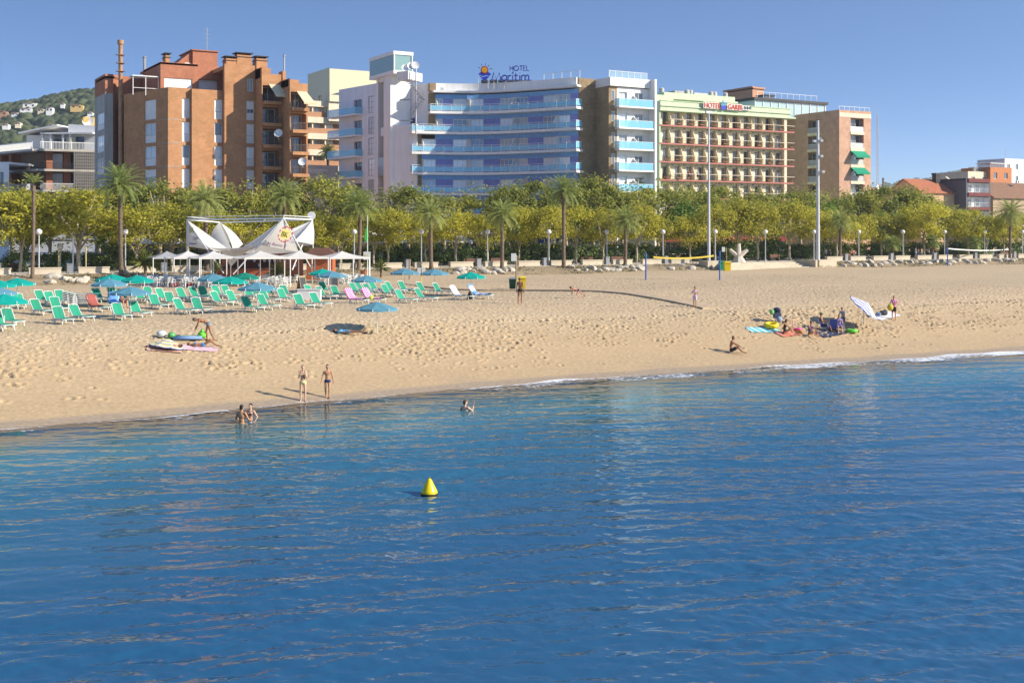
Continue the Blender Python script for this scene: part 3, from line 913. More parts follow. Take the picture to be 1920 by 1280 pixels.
for z in slabs[:3]:
    for f, ts in ((fa, (5, 10.2, 14)), (fb, (1.9, 4.4))):
        for t_ in ts: window(ga, f, t_, t_ + 1.4, z - 2.75, z - .5, o=-1.55, nv=1, pmat=CURT if t_ % 2 > 1 else GLASS)
for z in slabs[1:3]:
    mb = MB(); railing(mb, fa, .1, fa.L, 1.2, z, z + .95, .16, .02); railing(mb, fb, 0, fb.t_u(137), 1.2, z, z + .95, .16, .02)
    mb.build('railing', DARK if z > 16 else WHITEF, ga)
mb = MB(); railing(mb, fa, .1, fa.L, 1.2, slabs[0], slabs[0] + 1.05, .2, .025, top=.05); railing(mb, fb, 0, fb.L, 1.2, slabs[0], slabs[0] + 1.05, .2, .025, top=.05)
mb.build('terrace_railing', WHITEF, ga)
# perforated grey screen
mb = MB(); t0, t1 = fb.t_u(138), fb.L; nx, nz = 11, 26; w_ = (t1 - t0) / nx
for i in range(nx + 1): fb.box(mb, t0 + i * w_ - .09, t0 + i * w_ + .09, 1.05, 1.25, 8, 20.1)
for j in range(nz + 1): fb.box(mb, t0, t1, 1.06, 1.24, 8 + j * 12.1 / nz - .1, 8 + j * 12.1 / nz + .1)
mb.build('perforated_screen', M('grey_block_screen', (.20, .19, .18), var=.15), ga)
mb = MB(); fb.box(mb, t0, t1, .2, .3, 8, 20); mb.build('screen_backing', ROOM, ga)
# white roof rooms
mb = MB()
f = Fac(ud(50, 188), ud(182, 187))
f.box(mb, 0, f.t_u(100), -5, 0, 20.4, 23.2); f.box(mb, f.t_u(138), f.L, -5, .0, 20.4, 22.9)
f.box(mb, f.t_u(84), f.L, -6, 1.6, 23.25, 23.5)
for u in (86, 101, 124, 138): f.box(mb, f.t_u(u), f.t_u(u) + .25, 1.2, 1.45, 20.4, 23.25)
a, b_ = f.t_u(46), f.t_u(118)
q = [f.pt(a, 2, 23.3), f.pt(b_, 2, 24.5), f.pt(b_, -6, 24.5), f.pt(a, -6, 23.3)]
mb.hexa(q + [(p[0], p[1], p[2] + .2) for p in q])
q = [f.pt(f.t_u(128), 0, 24.9), f.pt(f.L, 0, 24.6), f.pt(f.L, -6, 24.6), f.pt(f.t_u(128), -6, 24.9)]
mb.hexa([(p[0], p[1], 22.9) for p in q] + q)
mb.build('roof_room', WHITEP, ga)
mb = MB(); f.box(mb, f.t_u(101), f.t_u(124), .02, .06, 20.6, 22.6); f.box(mb, f.t_u(142), f.t_u(158), .02, .06, 21, 22.9); mb.build('terrace_door', GLASS, ga)
x, y, d = us(165, 200); dish('big white dish on the roof of the grey terraced block', (x, y, 24.6), .85, (-.3, -.9, .3))
mb = MB(); x0, y0 = us(156, 200)[:2]; mb.bx(x0, x0 + 2.6, y0, y0 + 2, 24.3, 26.4); mb.build('roof_chimney', M('ochre_paint', (.6, .4, .12)), ga)
# white house left of it
wh = thing('white_house', 'small white house end with reddish railings at the left edge', 'house', (10, 210, 4))
f = Fac(ud(-90, 176), ud(17, 174)); mb = MB(); wall(mb, f, 4, 18.2, [(f.L - 2.2, f.L - .9, 14.6, 16.8)]); f.box(mb, 0, f.L, -6, -.01, 17.9, 18.2); wall(mb, Fac(ud(17, 174), ud(17, 182)), 4, 18.2)
mb.build('wall', WHITEP, wh); window(wh, f, f.L - 2.19, f.L - .91, 14.61, 16.79, nv=1)
mb = MB(); railing(mb, f, 1, f.L, .4, 14.1, 15.1, .18); mb.build('railing', M('rust_red_rail', (.3, .09, .06)), wh)

# ---------------------------------------------------------------- cream hotel behind
ch = thing('cream_hotel', 'cream hotel with brown balcony bands and a boxy yellow top, set back behind the others', 'building', (82, 206, 4))
c0 = us(618, 202.6)[:2]; c1 = us(712, 202.6)[:2]; cl = ua(577, c0[0])[:2]
mb = MB(); fq = Fac(cl, c0); fr2 = Fac(c0, c1)
wall(mb, fq, 33.4, 37.6); wall(mb, fr2, 31.5, 37.4)
hollow_poly_roof(mb, [cl, c0, c1, (c1[0], cl[1])], 37.3)
mb.build('roof_box', M('pale_yellow_cladding', (.68, .62, .42), rough=.6, var=.05), ch)
mb = MB(); fq2 = Fac((cl[0], cl[1]), (c0[0], c0[1] + .4))
wall(mb, fq2, 28, 33.4, [(fq2.t_u(584), fq2.t_u(588), 31.4, 32.9), (fq2.t_u(597), fq2.t_u(603), 31.0, 33.0)]); wall(mb, Fac((c0[0], c0[1] + .4), (c0[0] + 4, c0[1] + .4)), 28, 33.4); mb.build('upper_wall', CREAM, ch)
fy = Fac(us(552, 204)[:2], us(664, 204)[:2])
mb = MB(); wall(mb, fy, 4, 30.0, [], o=-1.5); mb.build('wall', M('ochre_wall', (.50, .36, .22), var=.12), ch)
d_ = us(600, 204)[2]
for k in range(8):
    zt = zv(190 + 30.3 * k, d_)
    mb = MB(); fy.box(mb, 0, fy.L, -1.4, .3, zt - 1.05, zt); mb.build('floor_band', CREAM, ch)
    mb = MB(); fy.box(mb, 0, fy.L, -.1, .05, zt - 2.92, zt - 1.95); mb.build('balcony_front', M('terracotta_panel', (.45, .24, .13)), ch)
    for u in (563, 592, 612): window(ch, fy, fy.t_u(u), fy.t_u(u + 17), zt - 2.0, zt - 1.06, o=-1.3, nv=2, pmat=CURT)
    for u in (558, 585, 609): mb = MB(); fy.box(mb, fy.t_u(u), fy.t_u(u) + .25, -1.4, .0, zt - 2.92, zt - 1.05); mb.build('divider', CREAM, ch)
# hotel sign wall with its hedge
sw = thing('sign_wall', 'grey wall carrying the outlined LES PALMERES letters', 'sign', us(590, 175) [:2] + (4,))
fs = Fac(us(556, 176)[:2], us(634, 176)[:2])
mb = MB(); fs.box(mb, 0, fs.L, -.3, 0, 4, 18.4); mb.build('wall', M('grey_render', (.40, .39, .37)), sw)
text_mesh('LES PALMERES', .98, .03, WHITEP, 'lettering', sw, fs.pt(fs.t_u(566), .06, 17.1), (fs.u.x, fs.u.y, 0), font_scale=.56)
text_mesh('****', .8, .03, WHITEP, 'stars', sw, fs.pt(fs.t_u(604), .06, 17.2), (fs.u.x, fs.u.y, 0), font_scale=.7)
text_mesh('HOTEL - GARDEN', .5, .03, WHITEP, 'lettering', sw, fs.pt(fs.t_u(590), .06, 16.4), (fs.u.x, fs.u.y, 0), font_scale=.8)

# ---------------------------------------------------------------- curved blue and white seafront hotel
mt = thing('curved_hotel', 'white seafront hotel with concave blue facade, glass balconies and roof sign', 'hotel', (85, 155, 4))
FLR = [25.75, 22.75, 19.75, 16.75, 13.75, 10.75, 7.75]
KP = [(76.2, 159.3), (80.3, 158.2), (84.2, 156.2), (87.4, 152.7), (90.4, 147.8), (93.1, 142.4)]
def catmull(P, n):
    P = [Vector(p) for p in P]; P = [P[0] * 2 - P[1]] + P + [P[-1] * 2 - P[-2]]
    out = []
    for i in range(1, len(P) - 2):
        for k in range(n):
            t = k / n
            out.append(.5 * ((2 * P[i]) + (-P[i - 1] + P[i + 1]) * t + (2 * P[i - 1] - 5 * P[i] + 4 * P[i + 1] - P[i + 2]) * t * t + (-P[i - 1] + 3 * P[i] - 3 * P[i + 1] + P[i + 2]) * t ** 3))
    out.append(P[-2]); return out
_c = catmull(KP, 12)
_l = [0.0]
for i in range(1, len(_c)): _l.append(_l[-1] + (_c[i] - _c[i - 1]).length)
CL = _l[-1]
def cpt(q):                         # curve point and outward normal at metres q
    q_ = min(max(q, 0), CL); i = 0
    while i < len(_l) - 2 and _l[i + 1] < q_: i += 1
    f_ = (q_ - _l[i]) / (_l[i + 1] - _l[i]); d = (_c[i + 1] - _c[i]).normalized()
    i0 = max(i - 1, 0); i2 = min(i + 2, len(_c) - 1)
    dd = (_c[i2] - _c[i0]).normalized()
    p = _c[i].lerp(_c[i + 1], f_) + d * (q - q_)
    return p, Vector((dd.y, -dd.x))
def cstrip(mb, q0, q1, o0, o1, z0, z1, mi=0, n=None):   # curved box
    n = n or max(1, int((q1 - q0) / .8))
    ring = []
    for k in range(n + 1):
        p, nn = cpt(q0 + (q1 - q0) * k / n)
        a = p + nn * o0; b_ = p + nn * o1
        ring.append([(b_.x, b_.y, z0), (a.x, a.y, z0), (a.x, a.y, z1), (b_.x, b_.y, z1)])
    vs = [v for r_ in ring for v in r_]; fs = []
    for k in range(n):
        for j in range(4):
            fs.append((k * 4 + j, k * 4 + (j + 1) % 4, k * 4 + 4 + (j + 1) % 4, k * 4 + 4 + j))
    fs.append((0, 3, 2, 1)); fs.append(tuple(n * 4 + j for j in range(4)))
    mb.add(vs, fs, mi)
def q_u(u):                         # curve parameter at picture column u
    best = None
    for i in range(400):
        q = CL * i / 399; p, _ = cpt(q)
        lat = p.x * CY - p.y * SY; dd = depth(p.x, p.y)
        e = abs(U0 + F * lat / dd - u)
        if best is None or e < best[0]: best = (e, q)
    return best[1]
BLUET = M('blue_mosaic_tile', (.21, .48, .96), rough=.45, var=.2, scale=3)
PURP = M('violet_blue_wall', (.26, .31, .68), rough=.7, var=.15)
SLABW = M('white_slab', (.80, .80, .78), rough=.7, var=.08, scale=.9, streak=True)
GLB = MT('blue_balcony_glass', (.28, .68, .92), alpha=.6)
q_up = q_u(816)
core = MB()
for j, z in enumerate(FLR + [28.75]):
    qs_ = q_up if z > 22 else 0.0
    cstrip(core, qs_, CL, -.4, 0, z - .75 - .25, z - .36, 0)
core.build('blue_band', BLUET, mt)
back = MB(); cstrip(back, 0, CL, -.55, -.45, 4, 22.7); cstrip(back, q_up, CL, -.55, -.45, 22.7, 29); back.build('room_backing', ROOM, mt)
nb = 7; bw = (CL - .3) / nb
for j, z in enumerate(FLR[:6]):
    up = z > 22
    for k in range(nb):
        pier = MB(); pv = MB(); a = .3 + k * bw; e_ = a + bw
        if up and e_ < q_up + .8: continue
        a0 = max(a, q_up) if up else a
        zt = z + 2.0; 
        mir = k % 2
        # bay: pier | glass | violet wall, mirrored every other bay
        cuts = [a0, a0 + .28, a0 + bw * .62, e_] if not mir else [a0, a0 + bw * .34, e_ - .28, e_]
        if e_ - a0 < 2.2: cuts = [a0, a0 + .1, e_ - .3, e_]; mir = 0
        if not mir:
            cstrip(pier, cuts[0], cuts[1], -.35, .05, z, zt); g0, g1 = cuts[1], cuts[2]; cstrip(pv, cuts[2], cuts[3], -.4, -.02, z, zt)
        else:
            cstrip(pv, cuts[0], cuts[1], -.4, -.02, z, zt); g0, g1 = cuts[1], cuts[2]; cstrip(pier, cuts[2], cuts[3], -.35, .05, z, zt)
        pier.build('pier', SLABW, mt); pv.build('violet_wall', PURP, mt)
        pa, n_ = cpt(g0); pb, _ = cpt(g1)
        ff = Fac(pa, pb)
        window(mt, ff, 0, ff.L, z + .02, zt - .02, o=-.12, nv=2 if ff.L > 1.6 else 1, pmat=CURTB if (k * 5 + j * 3) % 4 else GLASB, name='balcony_door', fr=.10)
        # partition between two balconies, cut slanting at its front
        if not mir:
            p, n_ = cpt(a0 + .12); tq = Vector((-n_.y, n_.x)) * .05
            prof = [(0, z), (1.25, z), (1.25, z + .95), (.5, z + 1.75), (0, z + 1.95)]
            A = [(p.x + n_.x * o + tq.x, p.y + n_.y * o + tq.y, h) for o, h in prof]; B = [(p.x + n_.x * o - tq.x, p.y + n_.y * o - tq.y, h) for o, h in prof]
            dv = MB(); m5 = len(A); dv.add(A + B, [tuple(range(m5)), tuple(range(2 * m5 - 1, m5 - 1, -1))] + [(i, i + m5, (i + 1) % m5 + m5, (i + 1) % m5) for i in range(m5)])
            dv.build('balcony_divider', SLABW, mt)
for j, z in enumerate(FLR):
    up = z > 25
    qa = (q_up - 1.1) if up else -1.4
    qb = CL + .6
    mb = MB(); cstrip(mb, qa, qb, -.3, 1.5, z - .36, z); bl = mb.build('balcony', SLABW, mt)
    if z < 10: continue
    mb = MB(); cstrip(mb, qa + .05, qb - .05, 1.40, 1.46, z + 1.0, z + 1.06); cstrip(mb, qa + .05, qb - .05, 1.41, 1.45, z + .12, z + .15); cstrip(mb, qa + .05, qb - .05, 1.41, 1.45, z + .80, z + .83)
    nP = int((qb - qa) / 1.55)
    for k in range(nP + 1):
        q = qa + .1 + (qb - qa - .2) * k / nP
        cstrip(mb, q - .03, q + .03, 1.39, 1.47, z, z + 1.03, n=1)
    for qq in (qa + .05, qb - .1):
        p, n_ = cpt(qq)
        cstrip(mb, qq, qq + .05, .0, 1.42, z + 1.0, z + 1.06, n=1)
    rl = mb.build('railing', WHITEF, bl)
    mb = MB(); cstrip(mb, qa + .08, qb - .08, 1.42, 1.44, z + .15, z + .80); cstrip(mb, qa + .06, qa + .085, .0, 1.4, z + .15, z + .98, n=1); cstrip(mb, qb - .09, qb - .065, .0, 1.4, z + .15, z + .98, n=1)
    mb.build('glass_panel', GLB, rl)
# balcony furniture: white chairs seen through the glass
mb = MB()
for j, z in enumerate(FLR[:6]):
    for k in range(12):
        q = 1.2 + k * (CL - 2) / 12 + rng.uniform(-.4, .4)
        if z > 25 and q < q_up: continue
        p, n_ = cpt(q); c = p + n_ * rng.uniform(.6, 1.0)
        mb.ob((c.x, c.y, z + .42), (.45, .45, .05), rng.uniform(0, 3)); mb.ob((c.x + .18, c.y + .1, z + .65), (.42, .05, .45), rng.uniform(0, 3))
        for sx in (-.18, .18): mb.ob((c.x + sx, c.y - .15, z + .2), (.04, .04, .4)); mb.ob((c.x + sx, c.y + .15, z + .2), (.04, .04, .4))
pc = mb.build('balcony_seating', WHITEP, mt); pc['kind'] = 'stuff'
# white parapet crown
mb = MB(); cstrip(mb, q_up - .6, CL + .7, .4, 1.55, 28.50, 28.78); cstrip(mb, q_up - .1, CL + .02, .3, .55, 28.78, 29.95); mb.build('parapet', SLABW, mt)
mb = MB(); hollow_poly_roof(mb, [cpt(q_up + (CL - q_up) * i / 12)[0] for i in range(13)] + [Vector((99, 142)), Vector((99, 170)), Vector((77, 170))], 28.9); mb.build('roof', CONC, mt)
# stone ends
mb = MB()
p, n_ = cpt(q_up); pl = Vector((p.x - .1, p.y)); fst = Fac((75.6, 158.9), (76.3, 159.3))
d1_ = (cpt(0.4)[0] - cpt(0)[0]).normalized()
f_ = Fac(cpt(0)[0] - d1_ * .9, cpt(0)[0] + d1_ * .32); f_.box(mb, 0, f_.L, -.6, .06, 4, 22.5); mb.build('stone_wall', STONE, mt); mb = MB()
d2_ = (cpt(q_up + .3)[0] - cpt(q_up)[0]).normalized()
f_ = Fac(cpt(q_up)[0] - d2_ * .95, cpt(q_up)[0]); f_.box(mb, 0, f_.L, -.6, .06, 22.5, 28.5); f_.box(mb, 0, f_.L, -.6, .56, 28.79, 29.95); mb.build('stone_wall', STONE, mt); mb = MB()
mb.bx(93.15, 96.0, 142.35, 150, 4, 29.9); mb.bx(96.0, 97.4, 139.0, 150, 4, 28.6)
sx_ = mb.build('stone_wall', STONE, mt)
# white masses on the left: service wall, lift tower, side wing
lv = MB()
fw = Fac((73.0, 162.2), (75.6, 158.9)); wall(lv, fw, 4, 23.8); wall(lv, Fac((75.6, 158.9), cpt(0)[0] - d1_ * .2), 4, 23.8)
lv.prism([(73.0, 162.25), (75.6, 158.95), (78.5, 159.5), (78.5, 166), (73.0, 166)], 22.4, 23.7)
lv.prism([(75.2, 163.6), (78.2, 158.9), (79.5, 159.6), (79.5, 168), (75.2, 168)], 23.7, 30.0)
fs_side = Fac((71.2, 178.4), (73.0, 167.6))
dr = [(fs_side.t_u(663.5), fs_side.t_u(678.5), 26.25 - 3.25 * k + .05, 26.25 - 3.25 * k + 2.3, .4) for k in range(6)]
wv = [(fs_side.t_u(690.5), fs_side.t_u(701.5), 26.2 - 3.2 * k, 26.2 - 3.2 * k + 2.6, .2) for k in range(6)]
wall(lv, fs_side, 4, 30.6, dr + wv)
hollow_poly_roof(lv, [(71.2, 178.4), (73.0, 167.6), (80, 167.6), (80, 182), (71.2, 182)], 30.2)
wall(lv, Fac((78, 186), (71.2, 178.4)), 4, 30.6)
lv.build('white_wall', DIRTYW, mt)
for h in dr: window(mt, fs_side, h[0] + .01, h[1] - .01, h[2], h[3] - .01, o=-.3, nv=1, pmat=GLASS, fmat=M('grey_frame', (.3, .3, .3)))
for h in wv: window(mt, fs_side, h[0] + .01, h[1] - .01, h[2], h[3] - .01, o=-.12, nv=1, nh=2, pmat=CURT, fmat=M('grey_frame', (.3, .3, .3)))
for k in range(6):
    z = 26.25 - 3.25 * k
    mb = MB(); fs_side.box(mb, -1.3, fs_side.t_u(680), .0, 1.4, z - .25, z); bl = mb.build('balcony', SLABW, mt)
    mb = MB(); fs_side.box(mb, -1.3, fs_side.t_u(680), 1.33, 1.38, z + 1.0, z + 1.05); rl = mb.build('railing', WHITEF, bl)
    mb = MB(); fs_side.box(mb, -1.27, fs_side.t_u(680) - .02, 1.34, 1.36, z + .02, z + 1.0); fs_side.box(mb, fs_side.t_u(680) - .04, fs_side.t_u(680) - .02, 0, 1.33, z + .02, z + 1.0); mb.build('glass_panel', GLB, rl)
fw2 = Fac((73.0, 167.6), (73.0, 162.2))
tw = MB(); a, b_, c = fw2.t_u(709), fw2.t_u(722), fw2.t_u(735)
fw2.box(tw, 0, a, -3, .02, 4, 31.2); fw2.box(tw, b_, c, -3, .25, 4, 31.2); fw2.box(tw, a, b_, -3, -2.6, 4, 31.2); tw.bx(73.1, 76.5, 162.4, 167, 30.6, 32.2)
tw.build('lift_tower', SLABW, mt)
mb = MB(); fw2.box(mb, a + .02, b_ - .02, -2.5, -1.2, 4, 31.0); mb.build('lift_shaft', M('black_glass', (.02, .022, .026), rough=.15), mt)
mb = MB(); fw2.box(mb, a + .1, b_ - .1, -1.1, .1, 16.4, 19.2); mb.build('lift_cabin', METAL, mt)
bxm = MB(); f_ = fw2; a, c = f_.t_u(699), f_.t_u(745)
f_.box(bxm, a, c, -2.6, .6, 31.2, 31.7); f_.box(bxm, a, c, -2.6, .6, 34.0, 34.5)
for t_ in (a, c - .2): 
    for o in (.4, -2.5): f_.box(bxm, t_, t_ + .2, o, o + .15, 31.7, 34.0)
lb = bxm.build('lookout_box', SLABW, mt)
mb = MB(); f_.box(mb, a + .15, c - .15, -2.4, .5, 31.7, 34.0); mb.build('glazing', MG('green_glass', (.24, .40, .38), rough=.08), lb)
# fire stair, blue window, dishes
st = MB()
x0, y0 = ud(780, 171.5); ax = Vector(cam2w(1, -.2)).normalized(); 
for (za, zb_, sgn) in ((24.0, 27.0, 1), (27.0, 29.6, -1)):
    for i in range(10):
        k = i / 9 if sgn > 0 else 1 - i / 9
        st.ob((x0 + ax.x * (k - .5) * 2.2, y0 + ax.y * (k - .5) * 2.2, za + (zb_ - za) * i / 9), (.34, .9, .05), math.atan2(ax.y, ax.x))
    a_ = (x0 + ax.x * (-1.1 * sgn), y0 + ax.y * (-1.1 * sgn)); b2 = (x0 + ax.x * 1.1 * sgn, y0 + ax.y * 1.1 * sgn)
    for dz in (-.1, .55, 1.0):
        for oy in (-.45, .45): st.bar((a_[0], a_[1] + oy, za + dz), (b2[0], b2[1] + oy, zb_ + dz), .035)
for z in (24.0, 27.0): st.ob((x0 - ax.x * 1.5, y0 - ax.y * 1.5, z), (1.6, 1.2, .08), math.atan2(ax.y, ax.x))
st.bar((x0, y0, 22), (x0, y0, 31.5), .12)
st.build('fire_stair', METAL, mt)
fc = Fac((75.2, 163.6), (78.2, 158.9)); mb = MB(); fc.box(mb, .3, 2.6, .01, .06, 23.9, 25.0); bw_ = mb.build('window', M('blue_frame', (.10, .14, .5)), mt)
for i in range(3):
    mb = MB(); fc.box(mb, .45 + i * .72, 1.05 + i * .72, .061, .07, 24.05, 24.85); mb.build('pane', GLASS, bw_)
for u, z, r in ((760, 30.1, .55), (771, 30.3, .6), (779, 30.4, .6)):
    x, y = ud(u, 173); dish('white dish %s on the hotel roof beside the lookout box' % {760: 'nearest the lookout box', 771: 'in the middle of three', 779: 'farthest right of three'}[u], (x, y, z + .8), r, (-.3, -.9, .35))
mb = MB(); x, y = ud(768, 173.5); mb.ob((x, y, 30.5), (3.6, 2, 1.2), R(30)); mb.build('roof_plinth', SLABW, mt)
# right wing
rwm = MB()
fR = Fac((97.4, 139.0), (103.2, 139.0))
hR = []
for z in FLR[:6]:
    hR += [(.35, 1.75, z + .02, z + 2.1, .3), (3.1, 4.6, z + .02, z + 2.1, .3)]
wall(rwm, fR, 4, 28.5, hR); wall(rwm, Fac((103.2, 139), (103.2, 165)), 4, 28.6)
rwm.bx(103.0, 103.35, 137.6, 139.0, 4, 29.8); rwm.bx(96.0, 103.4, 138.6, 150, 28.6, 29.8)
rwm.build('white_wing', SLABW, mt)
for h in hR: window(mt, fR, h[0] + .01, h[1] - .01, h[2], h[3] - .01, o=-.2, nv=1, pmat=CURT if h[0] < 1 else GLASS)
for z in FLR[:6]:
    mb = MB(); mb.bx(96.9, 103.0, 137.7, 138.98, z - .22, z); bl = mb.build('balcony', SLABW, mt)
    mb = MB(); mb.bx(96.95, 102.95, 137.74, 137.79, z + 1.0, z + 1.05); mb.bx(96.93, 96.98, 137.74, 138.95, z + 1.0, z + 1.05); rl = mb.build('railing', WHITEF, bl)
    mb = MB(); mb.bx(97.0, 102.9, 137.75, 137.77, z + .03, z + 1.0); mb.bx(96.94, 96.96, 137.78, 138.9, z + .03, z + 1.0); mb.build('glass_panel', GLB, rl)
    mb = MB(); P = [(100.2, 138.95, z), (100.2, 137.9, z), (100.2, 138.2, z + 1.2), (100.2, 138.95, z + 1.7)]
    mb.hexa([P[0], P[1], (100.3, 137.9, z), (100.3, 138.95, z), P[3], P[2], (100.3, 138.2, z + 1.2), (100.3, 138.95, z + 1.7)]); mb.build('balcony_divider', SLABW, mt)
    f_ = Fac((96.0, 139.0), (97.4, 139.0)); f_.box(mb := MB(), .45, 1.0, .005, .05, z + .9, z + 2.3); wn = mb.build('window', WHITEF, mt)
    f_.box(mb := MB(), .51, .94, .051, .06, z + .96, z + 2.24); mb.build('pane', GLASS, wn)
# roof rails
mb = MB(); f_ = Fac((96.3, 139.2), (103.2, 139.2))
for i in range(7): f_.box(mb, i * 1.1, i * 1.1 + .05, -.2, -.15, 29.8, 30.9)
f_.box(mb, 0, 6.7, -.2, -.16, 30.8, 30.85)
for i in range(5):
    q = CL - 6 + i * 1.5; cstrip(mb, q, q + .06, -.4, -.34, 29.0, 31.0, n=1)
cstrip(mb, CL - 6, CL + .06, -.4, -.35, 30.95, 31.02)
mb.build('roof_railing', WHITEF, mt)
mb = MB(); f_.box(mb, 0.05, 6.7, -.19, -.18, 29.9, 30.8); mb.build('roof_glass', MT('clear_roof_glass', (.5, .7, .75), alpha=.25), mt)
mb = MB(); x, y = ud(985, 182); x2, y2 = ud(1048, 180)
f_ = Fac(ud(925, 181), ud(1052, 181)); mb.hexa([f_.pt(0, 0, 28.9), f_.pt(f_.L, 0, 28.9), f_.pt(f_.L, -6, 28.9), f_.pt(0, -6, 28.9), f_.pt(1, 0, 30.6), f_.pt(f_.L - 1, 0, 31.1), f_.pt(f_.L - 1, -6, 31.1), f_.pt(1, -6, 30.6)]); mb.build('roof_house', SLABW, mt)
mb = MB()
for i in range(6):
    f_ = Fac(ud(902 + i * 16, 176), ud(916 + i * 16, 176)); f_.box(mb, 0, f_.L, -.8, -.75, 29.9, 30.5)
mb.build('sign_support', DARK, mt)
# rooftop sign: sun over waves, HOTEL / Maritim
sg = thing('rooftop_sign', 'blue HOTEL Marítim letters with a sun and waves emblem on the curved hotel roof', 'sign', ud(945, 175) + (30.3,))
BLUEL = M('sign_blue', (.035, .06, .34), rough=.5, var=.05)
D0 = 175.0
sdir = Vector(cam2w(1, -.06)).normalized()
def sp_(u, v, o=0):
    x, y = ud(u, D0); return Vector((x, y, zv(v, D0))) + Vector((sdir.y, -sdir.x, 0)) * o
ppm = F / D0
GLY = {'M': ([[(0, 0), (.2, 1), (.48, .12), (.76, 1), (.96, 0)]], 1.02), 'a': ([[(.5, .5), (.42, .62), (.22, .65), (.05, .5), (.0, .3), (.08, .06), (.25, -.02), (.42, .08), (.5, .25)], [(.5, .64), (.5, 0)]], .66),
       'r': ([[(0, .64), (0, 0)], [(0, .4), (.1, .58), (.28, .65)]], .38), 'í': ([[(.06, .64), (.06, 0)], [(.02, .82), (.14, 1.08)]], .26), 't': ([[(.12, .9), (.12, .1), (.22, 0), (.32, .02)], [(-.04, .62), (.32, .62)]], .46),
       'i': ([[(.06, .64), (.06, 0)], [(.06, .86), (.06, .92)]], .24), 'm': ([[(0, .64), (0, 0)], [(0, .42), (.1, .6), (.24, .65), (.34, .55), (.36, .4), (.36, 0)], [(.36, .42), (.46, .6), (.6, .65), (.7, .55), (.72, .4), (.72, 0)]], .8),
       'H': ([[(0, 0), (0, 1)], [(.6, 0), (.6, 1)], [(0, .52), (.6, .52)]], .8), 'O': ([[(.5 + .5 * math.cos(a * .4488), .5 + .5 * math.sin(a * .4488)) for a in range(15)]], 1.2), 'T': ([[(0, 1), (.66, 1)], [(.33, 1), (.33, 0)]], .8), 'E': ([[(.5, 1), (0, 1), (0, 0), (.5, 0)], [(0, .52), (.42, .52)]], .72), 'L': ([[(0, 1), (0, 0), (.46, 0)]], .6)}
def stroke_text(txt, u, v, hpx, wpx, r, par):
    adv = [GLY[c][1] for c in txt]; tot = sum(adv) - .06
    kx = wpx / ppm / tot; kz = hpx / ppm; O = sp_(u, v, .05); x = 0
    for c, a_ in zip(txt, adv):
        mb = MB()
        for st_ in GLY[c][0]: mb.tube([O + Vector((sdir.x, sdir.y, 0)) * (x + q[0]) * kx + Vector((0, 0, q[1] * kz)) for q in st_], r, 6)
        mb.build('letter', BLUEL, par); x += a_
stroke_text('Marítim', 922, 151.5, 15.0, 70, .115, sg)
stroke_text('HOTEL', 956.5, 133.0, 8.8, 36, .085, sg)
def disc(c, r0, r1, o, n=24):
    mb = MB(); X = Vector((sdir.x, sdir.y, 0)); Zv = Vector((0, 0, 1)); N = Vector((sdir.y, -sdir.x, 0))
    vs = []
    for ring, oo in ((r0, o), (r1, o), (r1, o - .08), (r0, o - .08)):
        for j in range(n):
            a = 2 * math.pi * j / n; vs.append(c + X * ring * math.cos(a) + Zv * ring * math.sin(a) + N * oo)
    fs = []
    for i in range(4):
        for j in range(n): fs.append((i * n + j, ((i + 1) % 4) * n + j, ((i + 1) % 4) * n + (j + 1) % n, i * n + (j + 1) % n))
    mb.add(vs, fs); return mb
cs = sp_(908.5, 131.5)
disc(cs, 0.001, 5.6 / ppm, .10).build('sun_disc', M('sign_amber', (.75, .36, .02), var=.1), sg)
disc(cs, 5.6 / ppm, 7.3 / ppm, .08).build('sun_ring', M('sign_crimson', (.36, .04, .05), var=.1), sg)
mb = MB()
for a in (10, 45, 80, 118, 158):
    c_, s_ = math.cos(R(a)), math.sin(R(a)); X = Vector((sdir.x, sdir.y, 0))
    mb.bar(cs + X * c_ * 9.5 / ppm + Vector((0, 0, s_ * 9.5 / ppm)), cs + X * c_ * (15 if a < 20 else 12.5) / ppm + Vector((0, 0, s_ * 12.8 / ppm if a > 20 else 2.3 / ppm)), .055)
mb.build('sun_rays', M('sign_violet', (.09, .03, .12)), sg)
mb = MB(); N = Vector((sdir.y, -sdir.x, 0))
def poly3(pts, o=.03, th=.08):
    k = len(pts); A = [p + N * o for p in pts]; B = [p + N * (o - th) for p in pts]
    mb.add(A + B, [tuple(range(k - 1, -1, -1)), tuple(range(k, 2 * k))] + [(i, (i + 1) % k, (i + 1) % k + k, i + k) for i in range(k)])
wv_ = [(896.5, 139.5), (903, 134), (908.5, 139), (914, 134), (921, 139.5), (917, 143), (911, 141.5), (905, 143.5)]
poly3([sp_(*p) for p in wv_])
poly3([sp_(*p) for p in [(898, 141), (905, 145), (912, 143), (918, 144.5), (914, 147.5), (908.5, 152), (903, 147.5)]], .02)
mb.build('waves', M('sign_royal_blue', (.03, .05, .45), rough=.4), sg)
mb = MB()
for u in (897, 915, 926, 945, 965, 985): 
    p = sp_(u, 150); mb.bar((p.x, p.y, 28.9), (p.x, p.y, p.z + .2), .05)
mb.bar(sp_(905, 152, -.1), sp_(992, 152, -.1), .05); mb.build('sign_frame', METAL, sg)
